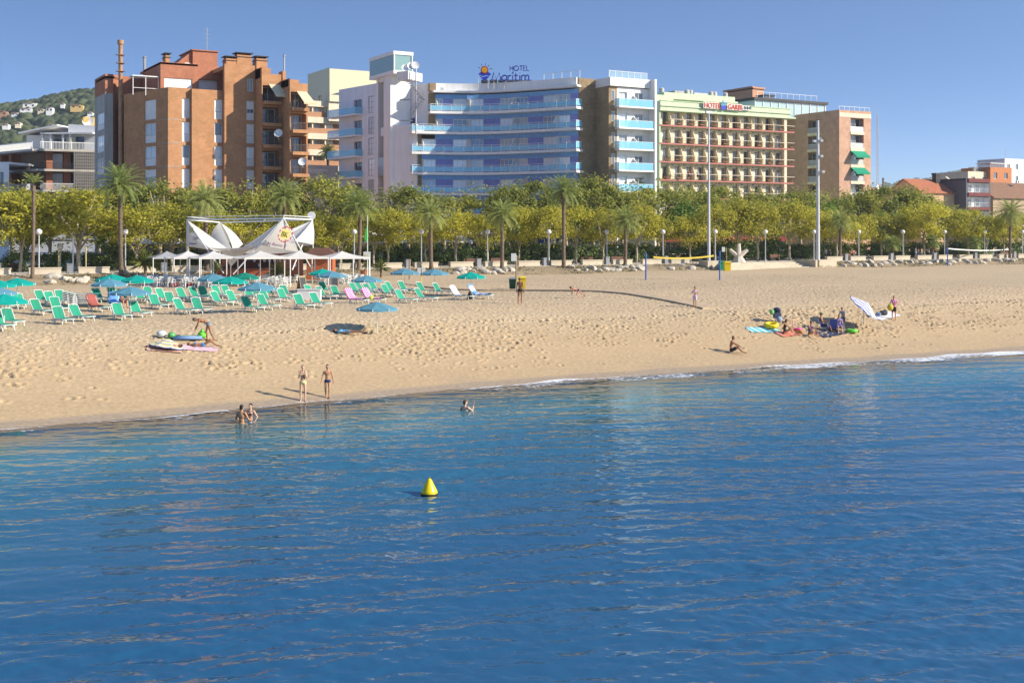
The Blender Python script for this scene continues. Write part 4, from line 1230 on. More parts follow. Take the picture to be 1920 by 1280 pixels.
# ---------------------------------------------------------------- green and cream balcony hotel
gh_ = thing('green_hotel', 'pale green hotel with rows of flowered balconies and red slab edges', 'hotel', (138, 168, 4))
GREEN = M('pale_green_paint', (.53, .63, .43), rough=.75, var=.10, scale=.9, streak=True)
GREEND = M('sage_green_paint', (.36, .47, .28), rough=.75, var=.07)
REDS = M('red_slab_edge', (.46, .16, .14), rough=.7)
BEIGE = M('beige_wall', (.78, .66, .48), rough=.8, var=.10, scale=.9, streak=True)
GREYW = M('grey_brown_wall', (.20, .16, .14), rough=.8, var=.08)
GX0, GX1, GS = 123.2, 151.6, 164.5
FLG = [26.25, 23.15, 20.05, 16.95, 13.85, 10.75]
fG = Fac((GX0, GS), (GX1, GS))
NB = 11; BW = fG.L / NB
holes = []
for z in FLG:
    for k in range(NB): holes.append((k * BW + BW * .60, k * BW + BW * .94, z + .02, z + 2.3, .35))
mb = MB(); wall(mb, fG, 4, 28.6, holes); mb.build('wall', BEIGE, gh_)
mb = MB(); wall(mb, Fac((GX0, GS + 14), (GX0, GS)), 4, 30.2); wall(mb, Fac((GX1, GS), (GX1, GS + 14)), 4, 30.2); mb.bx(GX0, GX1, GS + .1, GS + 14, 29.0, 29.4)
mb.bx(GX0, GX0 + .25, GS - 1.2, GS - .01, 4, 28.6)
mb.build('side_wall', GREEN, gh_)
mb = MB(); mb.bx(GX0 - .1, GX1 + 2.3, GS - 1.6, GS + .3, 28.62, 28.9); mb.bx(GX0, GX1 + 1.0, GS - 1.5, GS - 1.3, 28.9, 30.3); mb.bx(GX0, GX0 + .2, GS - 1.29, GS + 8, 28.9, 30.3)
mb.bx(GX0 - .08, GX1 + 1.1, GS - 1.7, GS - 1.25, 29.4, 29.55); mb.bx(GX0 - .05, GX1 + 1.05, GS - 1.6, GS - 1.28, 30.3, 30.42); mb.build('cornice', GREEN, gh_)
mb = MB(); mb.bx(GX1 - .15, GX1 + .45, GS - 1.2, GS - .7, 4, 28.62); mb.build('corner_pillar', BEIGE, gh_)
DOORF = M('dark_brown_frame', (.05, .035, .03), rough=.5)
for j, z in enumerate(FLG):
    mb = MB(); mb.bx(GX0 + .05, GX1 + 2.2, GS - 1.2, GS - .01, z - .22, z - .01); mb.build('floor_slab', GREEND, gh_)
    mb = MB(); mb.bx(GX0 + .05, GX1 + 2.25, GS - 1.26, GS - 1.202, z - .22, z + .03); mb.build('slab_edge', REDS, gh_)
    mb = MB(); mb.bx(GX0 + (2.2 if j < 3 else 2.0), GX1 + 2.3, GS - 1.24, GS - 1.12, z + 1.02, z + 1.10); rl = mb.build('handrail', M('cream_rail', (.74, .60, .46)), gh_)
    mb = MB()
    for i in range(int((GX1 + 2 - GX0) / .42)): mb.bx(GX0 + .2 + i * .42, GX0 + .225 + i * .42, GS - 1.19, GS - 1.16, z + .06, z + 1.02)
    mb.bx(GX0 + .1, GX1 + 2.2, GS - 1.195, GS - 1.165, z + .5, z + .53); mb.build('balusters', DARK, rl)
    for k in range(NB):
        a = k * BW
        window(gh_, fG, a + BW * .60 + .01, a + BW * .94 - .01, z + .03, z + 2.29, o=-.2, nv=1, fmat=DOORF, pmat=CURT if (k + j) % 3 else GLASS, name='balcony_door', fr=.09)
        if j > 4: continue
        # partition with a gable-shaped head
        x = GX0 + a + BW * .02
        prof = [(GS - .02, z), (GS - .95, z), (GS - .95, z + 1.2), (GS - .45, z + 2.3), (GS - .02, z + 2.5)]
        dv = MB(); A = [(x, p[0], p[1]) for p in prof]; B = [(x + .09, p[0], p[1]) for p in prof]; n5 = 5
        dv.add(A + B, [tuple(range(n5 - 1, -1, -1)), tuple(range(n5, 2 * n5))] + [(i, (i + 1) % n5, (i + 1) % n5 + n5, i + n5) for i in range(n5)])
        if k: dv.build('balcony_divider', BEIGE, gh_)
    mb = MB()
    for k in range(NB): mb.ob((GX0 + k * BW + .3, GS - 1.05, z + 2.6), (.24, .24, .18))
    mb.build('slab_light', DARK, gh_)
mb = MB()
for z in FLG[:5]:
    for k in range(NB):
        fG.box(mb, k * BW + BW * .93 + .02, k * BW + BW * 1.0 - .02, .002, .03, z + .02, z + 2.6)
mb.build('grey_pier', GREYW, gh_)
# flower boxes hanging on the rails
LEAFD = MLEAF('planter_leaves', (.045, .075, .018), (.10, .10, .03), trans=.2)
FLOW = M('red_flowers', (.45, .04, .05), var=.3)
for j, z in enumerate(FLG[:5]):
    for k in range(NB + 1):
        if j == 3 and k in (3, 4): continue
        x = GX0 + k * BW + BW * .55 + rng.uniform(-.2, .2)
        if x > GX1 + 2: continue
        t_ = thing('flower_box', 'planted flower box on the %s balcony row of the green hotel, %s' % (['top', 'second', 'third', 'fourth', 'fifth'][j], nth(k, NB + 1)), 'flower box', (x, GS - 1.32, z + .35), group='flower boxes on the green hotel')
        mb = MB(); mb.bx(x - .5, x + .5, GS - 1.46, GS - 1.28, z + .25, z + .45); mb.build('trough', M('terracotta', (.30, .12, .06)), t_)
        mb = MB()
        for i in range(46):
            c = Vector((x + rng.uniform(-.62, .62), GS - 1.38 + rng.uniform(-.16, .14), z + .48 + rng.uniform(-.2, .28)))
            a = Vector((rng.gauss(0, 1), rng.gauss(0, 1), rng.gauss(0, 1))).normalized() * .09; b_ = a.orthogonal().normalized() * .09
            mb.quad(c - a, c - b_, c + a, c + b_, 1 if rng.random() < .14 else 0)
        mb.build('plants', [LEAFD, FLOW], t_)
# set back top floor with roof plants
tf = MB()
X0 = us(1245, 172)[0]; X1 = us(1378, 172)[0]
tf.bx(X0, X1, 172, 182, 32.2, 33.1); tf.bx(X0 - .3, X1 + .3, 171.5, 182.3, 31.9, 32.2)
tf.bx(X0 + 1, X1 - 1, 173, 181, 29.4, 31.9); tf.bx(us(1216, 169)[0], X0 + .2, 169.5, 182, 29.4, 32.2)
tf.build('top_floor', GREEN, gh_)
f_ = Fac((X0 + 1, 173), (X1 - 1, 173))
for a in (1.5, 6, 10.5): window(gh_, f_, a, a + 3.6, 29.9, 31.6, o=.05, nv=3, pmat=GLASS, fmat=DOORF)
mb = MB()
for i, x in enumerate((X0 + 1, X0 + 6.8, X0 + 7.6, X0 + 12.4, X0 + 13.3, X1 - .6)):
    mb.lathe([(.45, 0), (.45, .9), (.2, 1.05)], (x, 174, 33.1), 12); mb.build('water_tank', M('pale_grey_tank', (.5, .5, .48)), gh_); mb = MB()
mb.bx(X0 + 4, X0 + 6.2, 174, 176, 33.1, 33.8); mb.build('roof_plant', CONC, gh_); mb = MB(); mb.bx(X0 + 8.5, X0 + 12, 174, 174.6, 33.1, 33.7); mb.build('roof_plant', M('pale_grey_tank', (.5, .5, .48)), gh_)
# sign HOTEL (boat) GARBI ***
g2 = thing('rooftop_sign', 'red HOTEL GARBI sign with a small blue boat on the green cornice', 'sign', (us(1360, GS - 1.9)[0], GS - 1.9, 29.0))
fS = Fac((GX0, GS - 1.95), (GX1, GS - 1.95))
REDL = M('sign_red', (.62, .06, .04), rough=.5, var=.05); CRB = M('sign_cream', (.72, .62, .54), rough=.6)
def sgn(ua_, ub_, va, vb):
    a, b_ = fS.t_u(ua_), fS.t_u(ub_); d = us((ua_ + ub_) / 2, GS - 1.95)[2]
    return a, b_, zv(vb, d), zv(va, d)
for ua_, ub_, va, vb, tx in ((1318.5, 1348, 191.5, 204, 'HOTEL'), (1363, 1391.5, 195, 207, 'GARBI')):
    a, b_, z0, z1 = sgn(ua_, ub_, va, vb)
    mb = MB(); fS.box(mb, a, b_, 0, .08, z0, z1); mb.build('sign_board', CRB, g2)
    text_mesh(tx, (z1 - z0) * 1.12, .03, REDL, 'lettering', g2, fS.pt(a + .1, .14, z0 + .12), (1, 0, 0), font_scale=(b_ - a) / ((z1 - z0) * 1.12 * (2.95 if tx == 'HOTEL' else 3.0)))
a, b_, z0, z1 = sgn(1393, 1405.5, 199, 207)
mb = MB(); fS.box(mb, a, b_, 0, .08, z0, z1); mb.build('sign_board', WHITEP, g2)
text_mesh('***', 1.5, .03, M('sign_navy', (.02, .03, .08)), 'stars', g2, fS.pt(a + .1, .13, z0 - .35), (1, 0, 0), font_scale=.95)
a, b_, z0, z1 = sgn(1351, 1361.5, 187, 206)
SKYB = M('sign_sky_blue', (.06, .26, .55), rough=.5); m_ = (a + b_) / 2; h_ = z1 - z0
mb = MB(); fS.box(mb, a + .1, b_ - .1, .0, .08, z0, z0 + h_ * .38); mb.build('boat_base', M('sign_royal_blue', (.03, .05, .45)), g2)
mb = MB()
A = [(m_ - .1, z0 + h_ * .5), (m_ - .1, z1), (a + .15, z0 + h_ * .55)]; B = [(m_ + .08, z0 + h_ * .5), (m_ + .08, z1 - .2), (b_ - .1, z0 + h_ * .52)]; Hh = [(a, z0 + h_ * .5), (b_, z0 + h_ * .5), (b_ - .3, z0 + h_ * .39), (a + .3, z0 + h_ * .39)]
for pl_ in (A, B, Hh):
    k = len(pl_); mb.add([fS.pt(p[0], .09, p[1]) for p in pl_] + [fS.pt(p[0], .02, p[1]) for p in pl_], [tuple(range(k)), tuple(range(2 * k - 1, k - 1, -1))] + [(i, (i + 1) % k, (i + 1) % k + k, i + k) for i in range(k)])
mb.build('boat', SKYB, g2)

# ---------------------------------------------------------------- pink block behind the green hotel
pb = thing('pink_block', 'salmon pink stair block with small windows rising behind the green hotel', 'building', (170, 195, 4))
PINK = M('salmon_paint', (.56, .30, .18), rough=.8, var=.06, scale=.4)
cA = ud(1411, 250); cB = us(1432, cA[1])[:2]; cC = ua(1358, cA[0])[:2]
mb = MB(); f0 = Fac(cC, cA); f1_ = Fac(cA, cB)
hs = [(f0.t_u(1371), f0.t_u(1375), 33.6, 35.2)] + [(f0.t_u(u), f0.t_u(u + 2.4), z, z + .55) for u, z in ((1394, 35.6), (1400, 35.4), (1406, 34.6), (1392, 33.0), (1404, 31.8))]
wall(mb, f0, 4, 38.2, hs, mi2=0); wall(mb, f1_, 4, 38.0)
mb.prism([cC, cA, cB, (cB[0], cC[1])], 37.9, 38.1)
f0.box(mb, -.2, f0.L + .2, -.3, .25, 38.2, 38.5); f1_.box(mb, 0, f1_.L + .2, -.3, .25, 38.0, 38.35); mb.build('wall', PINK, pb)
mb = MB()
for h in hs: f0.box(mb, h[0], h[1], -.24, -.22, h[2], h[3])
mb.build('window', DARK, pb)
x, y = ud(1436, 246); mb = MB(); mb.ob((x, y, 34.4), (2.6, 2, 3.0), R(0)); mb.build('glazed_landing', MG('steel_glass', (.15, .17, .2)), pb)
mb = MB(); mb.ob((x, y, 36.0), (3.2, 2.6, .2)); mb.build('landing_roof', DARK, pb)

# ---------------------------------------------------------------- pink apartment building with green awnings
pk = thing('pink_building', 'pink brick apartment building with two green awnings and a glass roof pavilion', 'building', (166, 170, 4))
PINKB = brick_mat('pink_brick', (.56, .35, .245), (.51, .31, .21), (.56, .36, .26))
Q0 = (162.8, 161.0); Q1 = (171.0, 161.0); Q2 = (162.8, 186.0)
fl_, ff_ = Fac(Q2, Q0), Fac(Q0, Q1)
fz = [29.2 - 3.07 * k for k in range(7)]
hl_ = [(fl_.t_u(1515), fl_.t_u(1537.5), z - 2.45, z, 1.2) for z in fz]; hf_ = [(ff_.t_u(1595), ff_.t_u(1619.5), z - 2.5, z, 1.2) for z in fz]
mb = MB(); wall(mb, fl_, 4, 30.6, hl_, mi2=0); wall(mb, ff_, 4, 30.6, hf_); wall(mb, Fac(Q1, (171, 186)), 4, 30.6); mb.bx(162.9, 170.9, 161.1, 186, 29.6, 29.9)
mb.build('wall', PINKB, pk)
mb = MB(); ff_.box(mb, 0.02, 8.18, .0, .06, 29.3, 30.1)
mb.build('pale_band', CREAM, pk)
for z in fz: mb = MB(); ff_.box(mb, hf_[0][0] - .1, hf_[0][1] + .1, -1.0, .12, z - 3.05, z - 2.5); mb.build('balcony_slab', CREAM, pk); mb = MB(); fl_.box(mb, hl_[0][0] - .1, hl_[0][1] + .1, -1.0, .1, z - 2.95, z - 2.45); mb.build('balcony_slab', CREAM, pk)
for j, z in enumerate(fz):
    for f, h in ((fl_, hl_[j]), (ff_, hf_[j])):
        window(pk, f, h[0] + .05, h[1] - .05, h[2], h[3] - .05, o=-1.05, nv=2, pmat=GLASS)
        mb = MB()
        if j == 0 and f is ff_: f.box(mb, h[0], h[1], -.1, -.05, h[2], h[2] + .95)
        else: railing(mb, f, h[0], h[1], -.08, h[2], h[2] + .95, .22, .06 if f is ff_ else .04)
        mb.build('railing', WHITEP, pk)
GRA = MCLOTH('green_awning', (.03, .34, .20), trans=.12)
for j in (2, 3):
    z = fz[j]; h = hf_[j]; a, b_ = ff_.pt(h[0] - .1, .1, z), ff_.pt(h[1] + .1, .1, z); c, d = ff_.pt(h[1] + .1, 1.5, z - 1.0), ff_.pt(h[0] - .1, 1.5, z - 1.0)
    mb = MB(); mb.hexa([a, b_, c, d] + [(p[0], p[1], p[2] + .05) for p in (a, b_, c, d)])
    mb.hexa([d, c, (c[0], c[1], c[2] - .3), (d[0], d[1], d[2] - .3)] + [(p[0], p[1] - .03, p[2]) for p in (d, c, (c[0], c[1], c[2] - .3), (d[0], d[1], d[2] - .3))]); mb.build('awning', GRA, pk)
mb = MB(); x0 = 158.0
mb.bx(152, 171, 172, 183, 32.9, 33.4); pr = mb.build('pavilion_roof', DARK, pk)
mb = MB(); mb.bx(152.4, 170.6, 172.4, 182.8, 29.9, 32.9); mb.build('pavilion_glass', MG('pavilion_glass', (.34, .46, .47), rough=.1), pk)
mb = MB()
for k in range(10): mb.bx(152.4 + k * 2, 152.52 + k * 2, 172.28, 172.4, 29.9, 32.9)
for k in range(4): mb.bx(170.6, 170.72, 172.4 + k * 3.2, 172.55 + k * 3.2, 29.9, 32.9)
mb.build('mullion', WHITEF, pk)
mb = MB(); f_ = Fac((153, 172.3), (168.3, 172.3)); railing(mb, f_, 0, 15.2, 0, 33.4, 34.5, 1.5, .03, top=.03); f_ = Fac((163, 161.2), (170.8, 161.2)); railing(mb, f_, 0, 7.8, 0, 30.6, 31.3, 1.3, .03, top=.03)
mb.build('roof_railing', WHITEF, pk)
dish('white dish on the shaded side of the pink brick building', ua(1538, 162.2)[:2] + (24.6,), .45, (-.9, -.3, .3))

# ---------------------------------------------------------------- houses on the right
TILE = M('terracotta_roof_tile', (.42, .15, .075), rough=.85, var=.35, scale=2.5, bump=.6, bscale=6)
TILED = M('brown_roof_tile', (.25, .14, .085), rough=.85, var=.35, scale=2.5)
OCHRE = M('beige_house_wall', (.56, .38, .22), rough=.85, var=.1, scale=.5)
def house(label, ua_, ub_, s, z_e, z_r, dep=9, wm=None, rm=None, cat='house', left=True):
    x0, x1 = us(ua_, s)[0], us(ub_, s)[0]
    t_ = thing('tiled_house', label, cat, ((x0 + x1) / 2, s + dep / 2, 4))
    mb = MB(); f = Fac((x0, s), (x1, s)); wall(mb, f, 4, z_e); wall(mb, Fac((x0, s + dep), (x0, s)), 4, z_e); wall(mb, Fac((x1, s), (x1, s + dep)), 4, z_e)
    for x in (x0, x1): mb.tri((x, s, z_e), (x, s + dep, z_e), (x, s + dep / 2, z_r))
    mb.build('wall', wm or OCHRE, t_)
    mb = MB(); e = .5
    for (ya, yb) in ((s - e, s + dep / 2), (s + dep + e, s + dep / 2)):
        za = z_e - (z_r - z_e) * e / (dep / 2)
        q = [(x0 - .3, ya, za + .05), (x1 + .3, ya, za + .05), (x1 + .3, yb, z_r + .05), (x0 - .3, yb, z_r + .05)]
        mb.hexa(q + [(p[0], p[1], p[2] + .15) for p in q])
    mb.build('roof', rm or TILE, t_)
    return t_, f
h1_, f1h = house('beige house with an orange tiled roof behind the trees on the right', 1727, 1811, 170, 16.2, 18.9)
mb = MB(); x, y = us(1755, 173)[:2]; mb.bx(x, x + 1.3, y, y + 1, 17.5, 19.9); mb.bx(x - .1, x + 1.4, y - .1, y + 1.1, 19.9, 20.4); mb.build('chimney', DARK, h1_)
for u in (1762, 1778): 
    mb = MB(); x = us(u, 171.5)[0]; mb.hexa([(x, 171, 16.75), (x + 1.6, 171, 16.75), (x + 1.6, 172.6, 17.75), (x, 172.6, 17.75), (x, 171, 16.95), (x + 1.6, 171, 16.95), (x + 1.6, 172.6, 17.95), (x, 172.6, 17.95)]); mb.build('skylight', GLASS, h1_)
mb = MB(); x = us(1789, 172)[0]; mb.hexa([(x, 170.5, 16.4), (x + .5, 170.5, 16.4), (x + .5, 174.3, 19), (x, 174.3, 19), (x, 170.5, 17.2), (x + .5, 170.5, 17.2), (x + .5, 174.3, 19.8), (x, 174.3, 19.8)]); mb.build('party_wall', CREAM, h1_)
house('small pinkish roof with chimney just right of the pink building', 1637, 1685, 182, 15.4, 17.6, wm=PINK, rm=TILED)
lt = thing('lattice_mast', 'tall thin lattice antenna mast right of the pink building', 'antenna', ud(1645, 236) + (15,))
x, y = ud(1645, 236); mb = MB()
for dx, dy in ((-.2, -.2), (.2, -.2), (0, .2)): mb.bar((x + dx, y + dy, 14), (x + dx * .4, y + dy * .4, 31), .04)
for i in range(17): mb.bar((x - .2, y - .2, 14 + i), (x + .2, y - .2, 15 + i), .025)
mb.bar((x, y, 31), (x, y, 33), .03); mb.bar((x - 1.1, y, 27.5), (x + 1, y, 27.5), .03); mb.bar((x - .8, y, 20.5), (x + .1, y, 20.5), .03); mb.build('lattice', METAL, lt)
mb = MB(); x, y = ud(1656, 234); mb.bar((x, y, 14), (x, y, 18.6), .22, n=10); tag(mb.build('flue_pipe', M('grey_pipe', (.2, .2, .2)), origin=(x, y, 14)), 'short dark flue pipe beside the lattice mast', 'flue')
dish('white dish on the roof beside the lattice mast', ud(1648, 232) + (15.8,), .6, (-.3, -.9, .3))
# dark framed block with loggias
dg_ = thing('loggia_house', 'narrow dark framed house with red bands and two white loggias', 'house', (210, 168, 4))
x0, x1 = us(1811.5, 167)[0], us(1857, 167)[0]; f = Fac((x0, 167), (x1, 167)); d = us(1834, 167)[2]
L1 = (zv(361, d), zv(344, d)); L2 = (zv(388, d), zv(370, d))
mb = MB(); wall(mb, f, 4, zv(335, d), [(.6, f.L - .5, L1[0], L1[1], 1.3), (.6, f.L - .5, L2[0], L2[1], 1.3)], mi2=1); wall(mb, Fac((x0, 177), (x0, 167)), 4, zv(335, d)); mb.bx(x0, x1, 167.1, 177, zv(335, d) - .3, zv(335, d) - .1)
mb.build('wall', [M('slate_grey_wall', (.10, .10, .12)), WHITEP], dg_)
mb = MB()
for va, vb in ((335, 342), (361.5, 368), (388.5, 394)): f.box(mb, .5, f.L - .3, .0, .25, zv(vb, d), zv(va, d))
mb.build('red_band', M('oxide_red', (.17, .04, .035)), dg_)
for L_ in (L1, L2):
    for a in (.22, .55): window(dg_, f, f.L * a, f.L * (a + .2), L_[0] + .1, L_[1] - .3, o=-1.2, nv=1, pmat=GLASS)
    mb = MB(); railing(mb, f, .65, f.L - .55, -.05, L_[0], L_[0] + .9, .2, .015); mb.build('railing', METAL, dg_)
# upper houses behind
def boxhouse(name, label, ua_, ub_, s, vt, wm, rows_=1, sd=True):
    x0, x1 = us(ua_, s)[0], us(ub_, s)[0]; d = us((ua_ + ub_) / 2, s)[2]; zt = zv(vt, d)
    t_ = thing(name, label, 'house', ((x0 + x1) / 2, s, 4)); f = Fac((x0, s), (x1, s)); L = f.L
    n = max(1, int(L / 3)); hs = []
    for r_ in range(rows_):
        for k in range(n): hs.append((L * (k + .3) / n, L * (k + .62) / n, zt - 2.6 - 3 * r_, zt - 1.2 - 3 * r_))
    mb = MB(); wall(mb, f, 4, zt, hs); wall(mb, Fac((x0, s + 8), (x0, s)), 4, zt); wall(mb, Fac((x1, s), (x1, s + 8)), 4, zt); mb.bx(x0, x1, s + .1, s + 8, zt - .4, zt - .3); mb.build('wall', wm, t_)
    for h in hs: window(t_, f, h[0] + .01, h[1] - .01, h[2] + .01, h[3] - .01, nv=1, o=-.15)
    return t_, f, zt
t_, f, zt = boxhouse('flat_house', 'pale flat roofed house with a row of vents above the narrow dark house', 1815, 1857, 180, 322, CREAM, 1)
mb = MB()
for i in range(5): f.box(mb, 3.2 + i * .5, 3.45 + i * .5, -1.4, -1, zt, zt + 1.1)
mb.build('roof_vent', CONC, t_)
t_, f, zt = boxhouse('orange_house', 'orange brick upper storey with dark openings and a white terrace rail', 1857, 1897, 179, 314, M('orange_render', (.52, .20, .08), var=.12), 1)
mb = MB(); railing(mb, f, 0, f.L, .0, zt, zt + .8, .5, .03); f.box(mb, 0, f.L * .85, -4, .1, zt + .8, zt + .95); mb.build('terrace_rail', WHITEF, t_)
t_, f, zt = boxhouse('white_house', 'white cubic house at the top right with an antenna', 1884, 1960, 192, 299, WHITEP, 2)
mb = MB(); p = f.pt(f.t_u(1898), -2, zt); mb.bar(p, (p[0], p[1], p[2] + 3), .04); mb.bar((p[0] - .5, p[1], p[2] + 2.7), (p[0] + .5, p[1], p[2] + 2.7), .02); mb.build('antenna', METAL, t_)
house('beige house with a sloping brown roof at the right edge', 1862, 1990, 168, 15.4, 18.6, dep=10, rm=TILED, wm=M('dull_beige_wall', (.42, .31, .20), var=.12))
ac_unit('white air conditioner on the roof edge above the brown tiled house', us(1908, 171)[:2] + (18.6,))
for u, s in ((1746, 200), (1800, 205)):
    x, y, d = us(u, s); z = zv(345, d); mb = MB(); mb.bar((x, y, z - 4), (x, y, z + 2.0), .035); 
    for q in (1.2, 1.6, 1.9): mb.bar((x - .5, y, z + q), (x + .5, y, z + q), .02)
    tag(mb.build('antenna', METAL, origin=(x, y, z)), 'thin television antenna above the %s' % ('orange tiled roof' if u < 1780 else 'gap left of the vent row'), 'antenna')

# ---------------------------------------------------------------- low seafront buildings behind the trees
def shopfront(name, label, u0, u1, s, h, wm, awn, n):
    x0, x1 = us(u0, s)[0], us(u1, s)[0]
    t_ = thing(name, label, 'building', ((x0 + x1) / 2, s, 3.9)); f = Fac((x0, s), (x1, s)); L = f.L; w_ = L / n
    hs = [(k * w_ + .3, (k + 1) * w_ - .3, 4.3, 3.9 + h * .72) for k in range(n)]
    mb = MB(); wall(mb, f, 3.9, 3.9 + h, hs); mb.bx(x0, x1, s + .1, s + 6, 3.9 + h - .3, 3.9 + h - .2); mb.build('wall', wm, t_)
    for h_ in hs: window(t_, f, h_[0] + .01, h_[1] - .01, h_[2] + .01, h_[3] - .01, nv=2, pmat=GLASS, fmat=WHITEF)
    mb = MB(); z = 3.9 + h * .8; a, b_, c, d = f.pt(0, .05, z), f.pt(L, .05, z), f.pt(L, 2.4, z - .7), f.pt(0, 2.4, z - .7)
    mb.hexa([a, b_, c, d] + [(p[0], p[1], p[2] + .05) for p in (a, b_, c, d)]); mb.build('awning', awn, t_)
BLA = MCLOTH('blue_awning', (.06, .13, .36), trans=.1); WHA = MCLOTH('white_awning', (.72, .72, .7), trans=.2); REA = MCLOTH('dark_red_awning', (.25, .05, .04), trans=.1)
shopfront('cafe_terrace', 'low white cafe front with glazing and pale awning behind the hedges', 640, 905, 146, 4.2, WHITEP, WHA, 11)
shopfront('cafe_terrace', 'low white cafe front with a blue awning under the curved hotel', 912, 1130, 140, 4.0, WHITEP, BLA, 8)
shopfront('cafe_terrace', 'low brown cafe front with a dark red awning under the green hotel', 1160, 1475, 158, 4.0, M('dark_wood', (.10, .05, .035)), REA, 9)
shopfront('garden_house', 'low pale ground floor behind the hedges below the brick block', 180, 560, 147, 4.2, M('pale_stone_wall', (.45, .40, .34)), WHA, 12)

# ---------------------------------------------------------------- hills
def hill(name, u0, u1, d0, d1, prof, seed, mat, res, crown=5.0, dens=.02, far=False):
    r_ = np.random.RandomState(seed)
    nu = int((u1 - u0) / F * d1 / res); nd = int((d1 - d0) / res)
    uu = np.linspace(u0, u1, nu); dd = np.linspace(d0, d1, nd)
    U, Dd = np.meshgrid(uu, dd)
    lat = (U - U0) / F * Dd
    X = lat * CY + Dd * SY; Y = -lat * SY + Dd * CY
    top = np.interp(U, [p[0] for p in prof], [HC - (p[1] - V0) / F * d1 for p in prof])
    k = (Dd - d0) / (d1 - d0)
    Z = 4 + (top - 4) * np.sin(np.clip(k * 1.18, 0, 1) * math.pi / 2) ** 1.2 * np.where(k > .85, 1 - .3 * (k - .85) / .15, 1) * .93
    Z += 5 * np.sin(X * .03) * np.sin(Y * .02) * k
    # rounded tree crowns as real bumps
    n = int((lat.max() - lat.min()) * (d1 - d0) * dens * .5)
    cu = r_.uniform(0, nu - 1, n); cd = r_.uniform(0, nd - 1, n)
    B = np.zeros_like(Z)
    for a, b_, rr in zip(cu, cd, r_.uniform(.5, 1.3, n) * crown):
        su = rr / ((u1 - u0) / F * dd[int(b_)] / nu); sd_ = rr / res
        i0, i1 = int(max(a - su, 0)), int(min(a + su + 2, nu)); j0, j1 = int(max(b_ - sd_, 0)), int(min(b_ + sd_ + 2, nd))
        I, J = np.meshgrid(np.arange(i0, i1), np.arange(j0, j1))
        q = 1 - ((I - a) / su) ** 2 - ((J - b_) / sd_) ** 2
        B[j0:j1, i0:i1] = np.maximum(B[j0:j1, i0:i1], rr * 1.3 * np.sqrt(np.clip(q, 0, 1)))
    Z = Z + B + r_.uniform(-.25, .25, Z.shape) * (B > 0) * 2
    o = grid_mesh(name, uu, dd, Z, mat)
    co = np.stack([X, Y, Z], -1).reshape(-1, 3)
    o.data.vertices.foreach_set('co', co.astype(np.float32).ravel()); o.data.update()
    return o, uu, dd, Z
HILLM = M('wooded_hillside', (.085, .105, .05), rough=.95, var=.7, scale=.16, spec=.1)
hl0, hu, hd, hz = hill('hill', -130, 330, 520, 1000, [(-130, 228), (0, 215), (60, 210), (110, 202), (165, 193), (230, 196), (330, 206)], 5, HILLM, 1.6, crown=3.4, dens=.05)
hill('hill', 1560, 2050, 2300, 2900, [(1560, 372), (1700, 352), (1740, 341), (1790, 333), (1830, 326), (1900, 322), (2050, 316)], 6, HILLM, 8, crown=14, dens=.004)
villas = [(57, 197, 30, 9, 'broad white villa with dark windows highest on the hillside', WHITEP), (50, 206, 26, 6, 'pale terraced villa just below the broad white villa', WHITEP), (94, 205, 15, 9, 'tall white villa standing alone right of the others on the hillside', WHITEP),
          (145, 200, 28, 7, 'yellow ochre villa under trees near the hilltop', M('ochre_villa', (.6, .42, .16))), (78, 207, 14, 5, 'small villa with brown roof between two white villas', CREAM), (5, 212, 22, 8, 'half hidden reddish house at the left edge of the hillside', M('brick_villa', (.4, .22, .14))),
          (30, 214, 16, 5, 'low white house among trees low on the left hillside', WHITEP), (12, 235, 14, 4, 'tiny white house lowest on the left hillside', WHITEP), (35, 232, 12, 4, 'pale house with a red roof low on the hillside', CREAM), (98, 236, 14, 4, 'pale house above the grey block roof terrace', WHITEP), (170, 213, 12, 4, 'small white house at the right end of the hillside', WHITEP), (118, 196, 8, 3, 'tiny white house near the ridge between two villas', WHITEP)]
for u, v, wpx, hpx, lab, mm in villas:
    i = int(np.argmin(abs(hu - u))); best = None
    for j in range(len(hd)):
        if hz[j, i] >= zv(v + hpx * .5, hd[j]) or j == len(hd) - 1:
            best = (0, hd[j], hz[j, i]); break
    d = best[1] - 6; z0 = zv(v + hpx * .75, d)
    x, y = ud(u, d); W_, H_ = wpx * .8 / F * d, hpx * 1.0 / F * d
    t_ = thing('hillside_villa', lab, 'house', (x, y, z0), group='villas on the hillside')
    ax = math.atan2(-SY, CY) + .2
    rot = Matrix.Rotation(ax, 3, 'Z')
    mb = MB(); mb.ob((x, y, z0 + H_ / 2 - 1), (W_, 6, H_ + 2), ax); mb.ob(Vector((x, y, z0 + H_ * .5)) + rot @ Vector((W_ * .3, 2.5, H_ * .25)), (W_ * .35, 4, H_ * .6), ax); mb.build('wall', mm, t_)
    mb = MB(); q = [rot @ Vector(p) for p in ((-W_ * .55, -3.6, 0), (W_ * .25, -3.6, 0), (W_ * .25, 0, .7), (-W_ * .55, 0, .7), (W_ * .25, 3.6, 0), (-W_ * .55, 3.6, 0))]
    q = [Vector((x, y, z0 + H_)) + p for p in q]; mb.add(q, [(0, 1, 2, 3), (3, 2, 4, 5), (0, 3, 5), (1, 4, 2)]); mb.build('roof', TILED, t_)
    n = max(2, int(W_ / 3))
    for k in range(n):
        mb = MB(); c = Vector((x, y, z0 + H_ * .55)) + rot @ Vector((-W_ / 2 + W_ * (k + .5) / n, -3.03, 0)); mb.ob(c, (1.1, .08, min(1.6, H_ * .4)), ax); mb.build('window', DARK, t_)
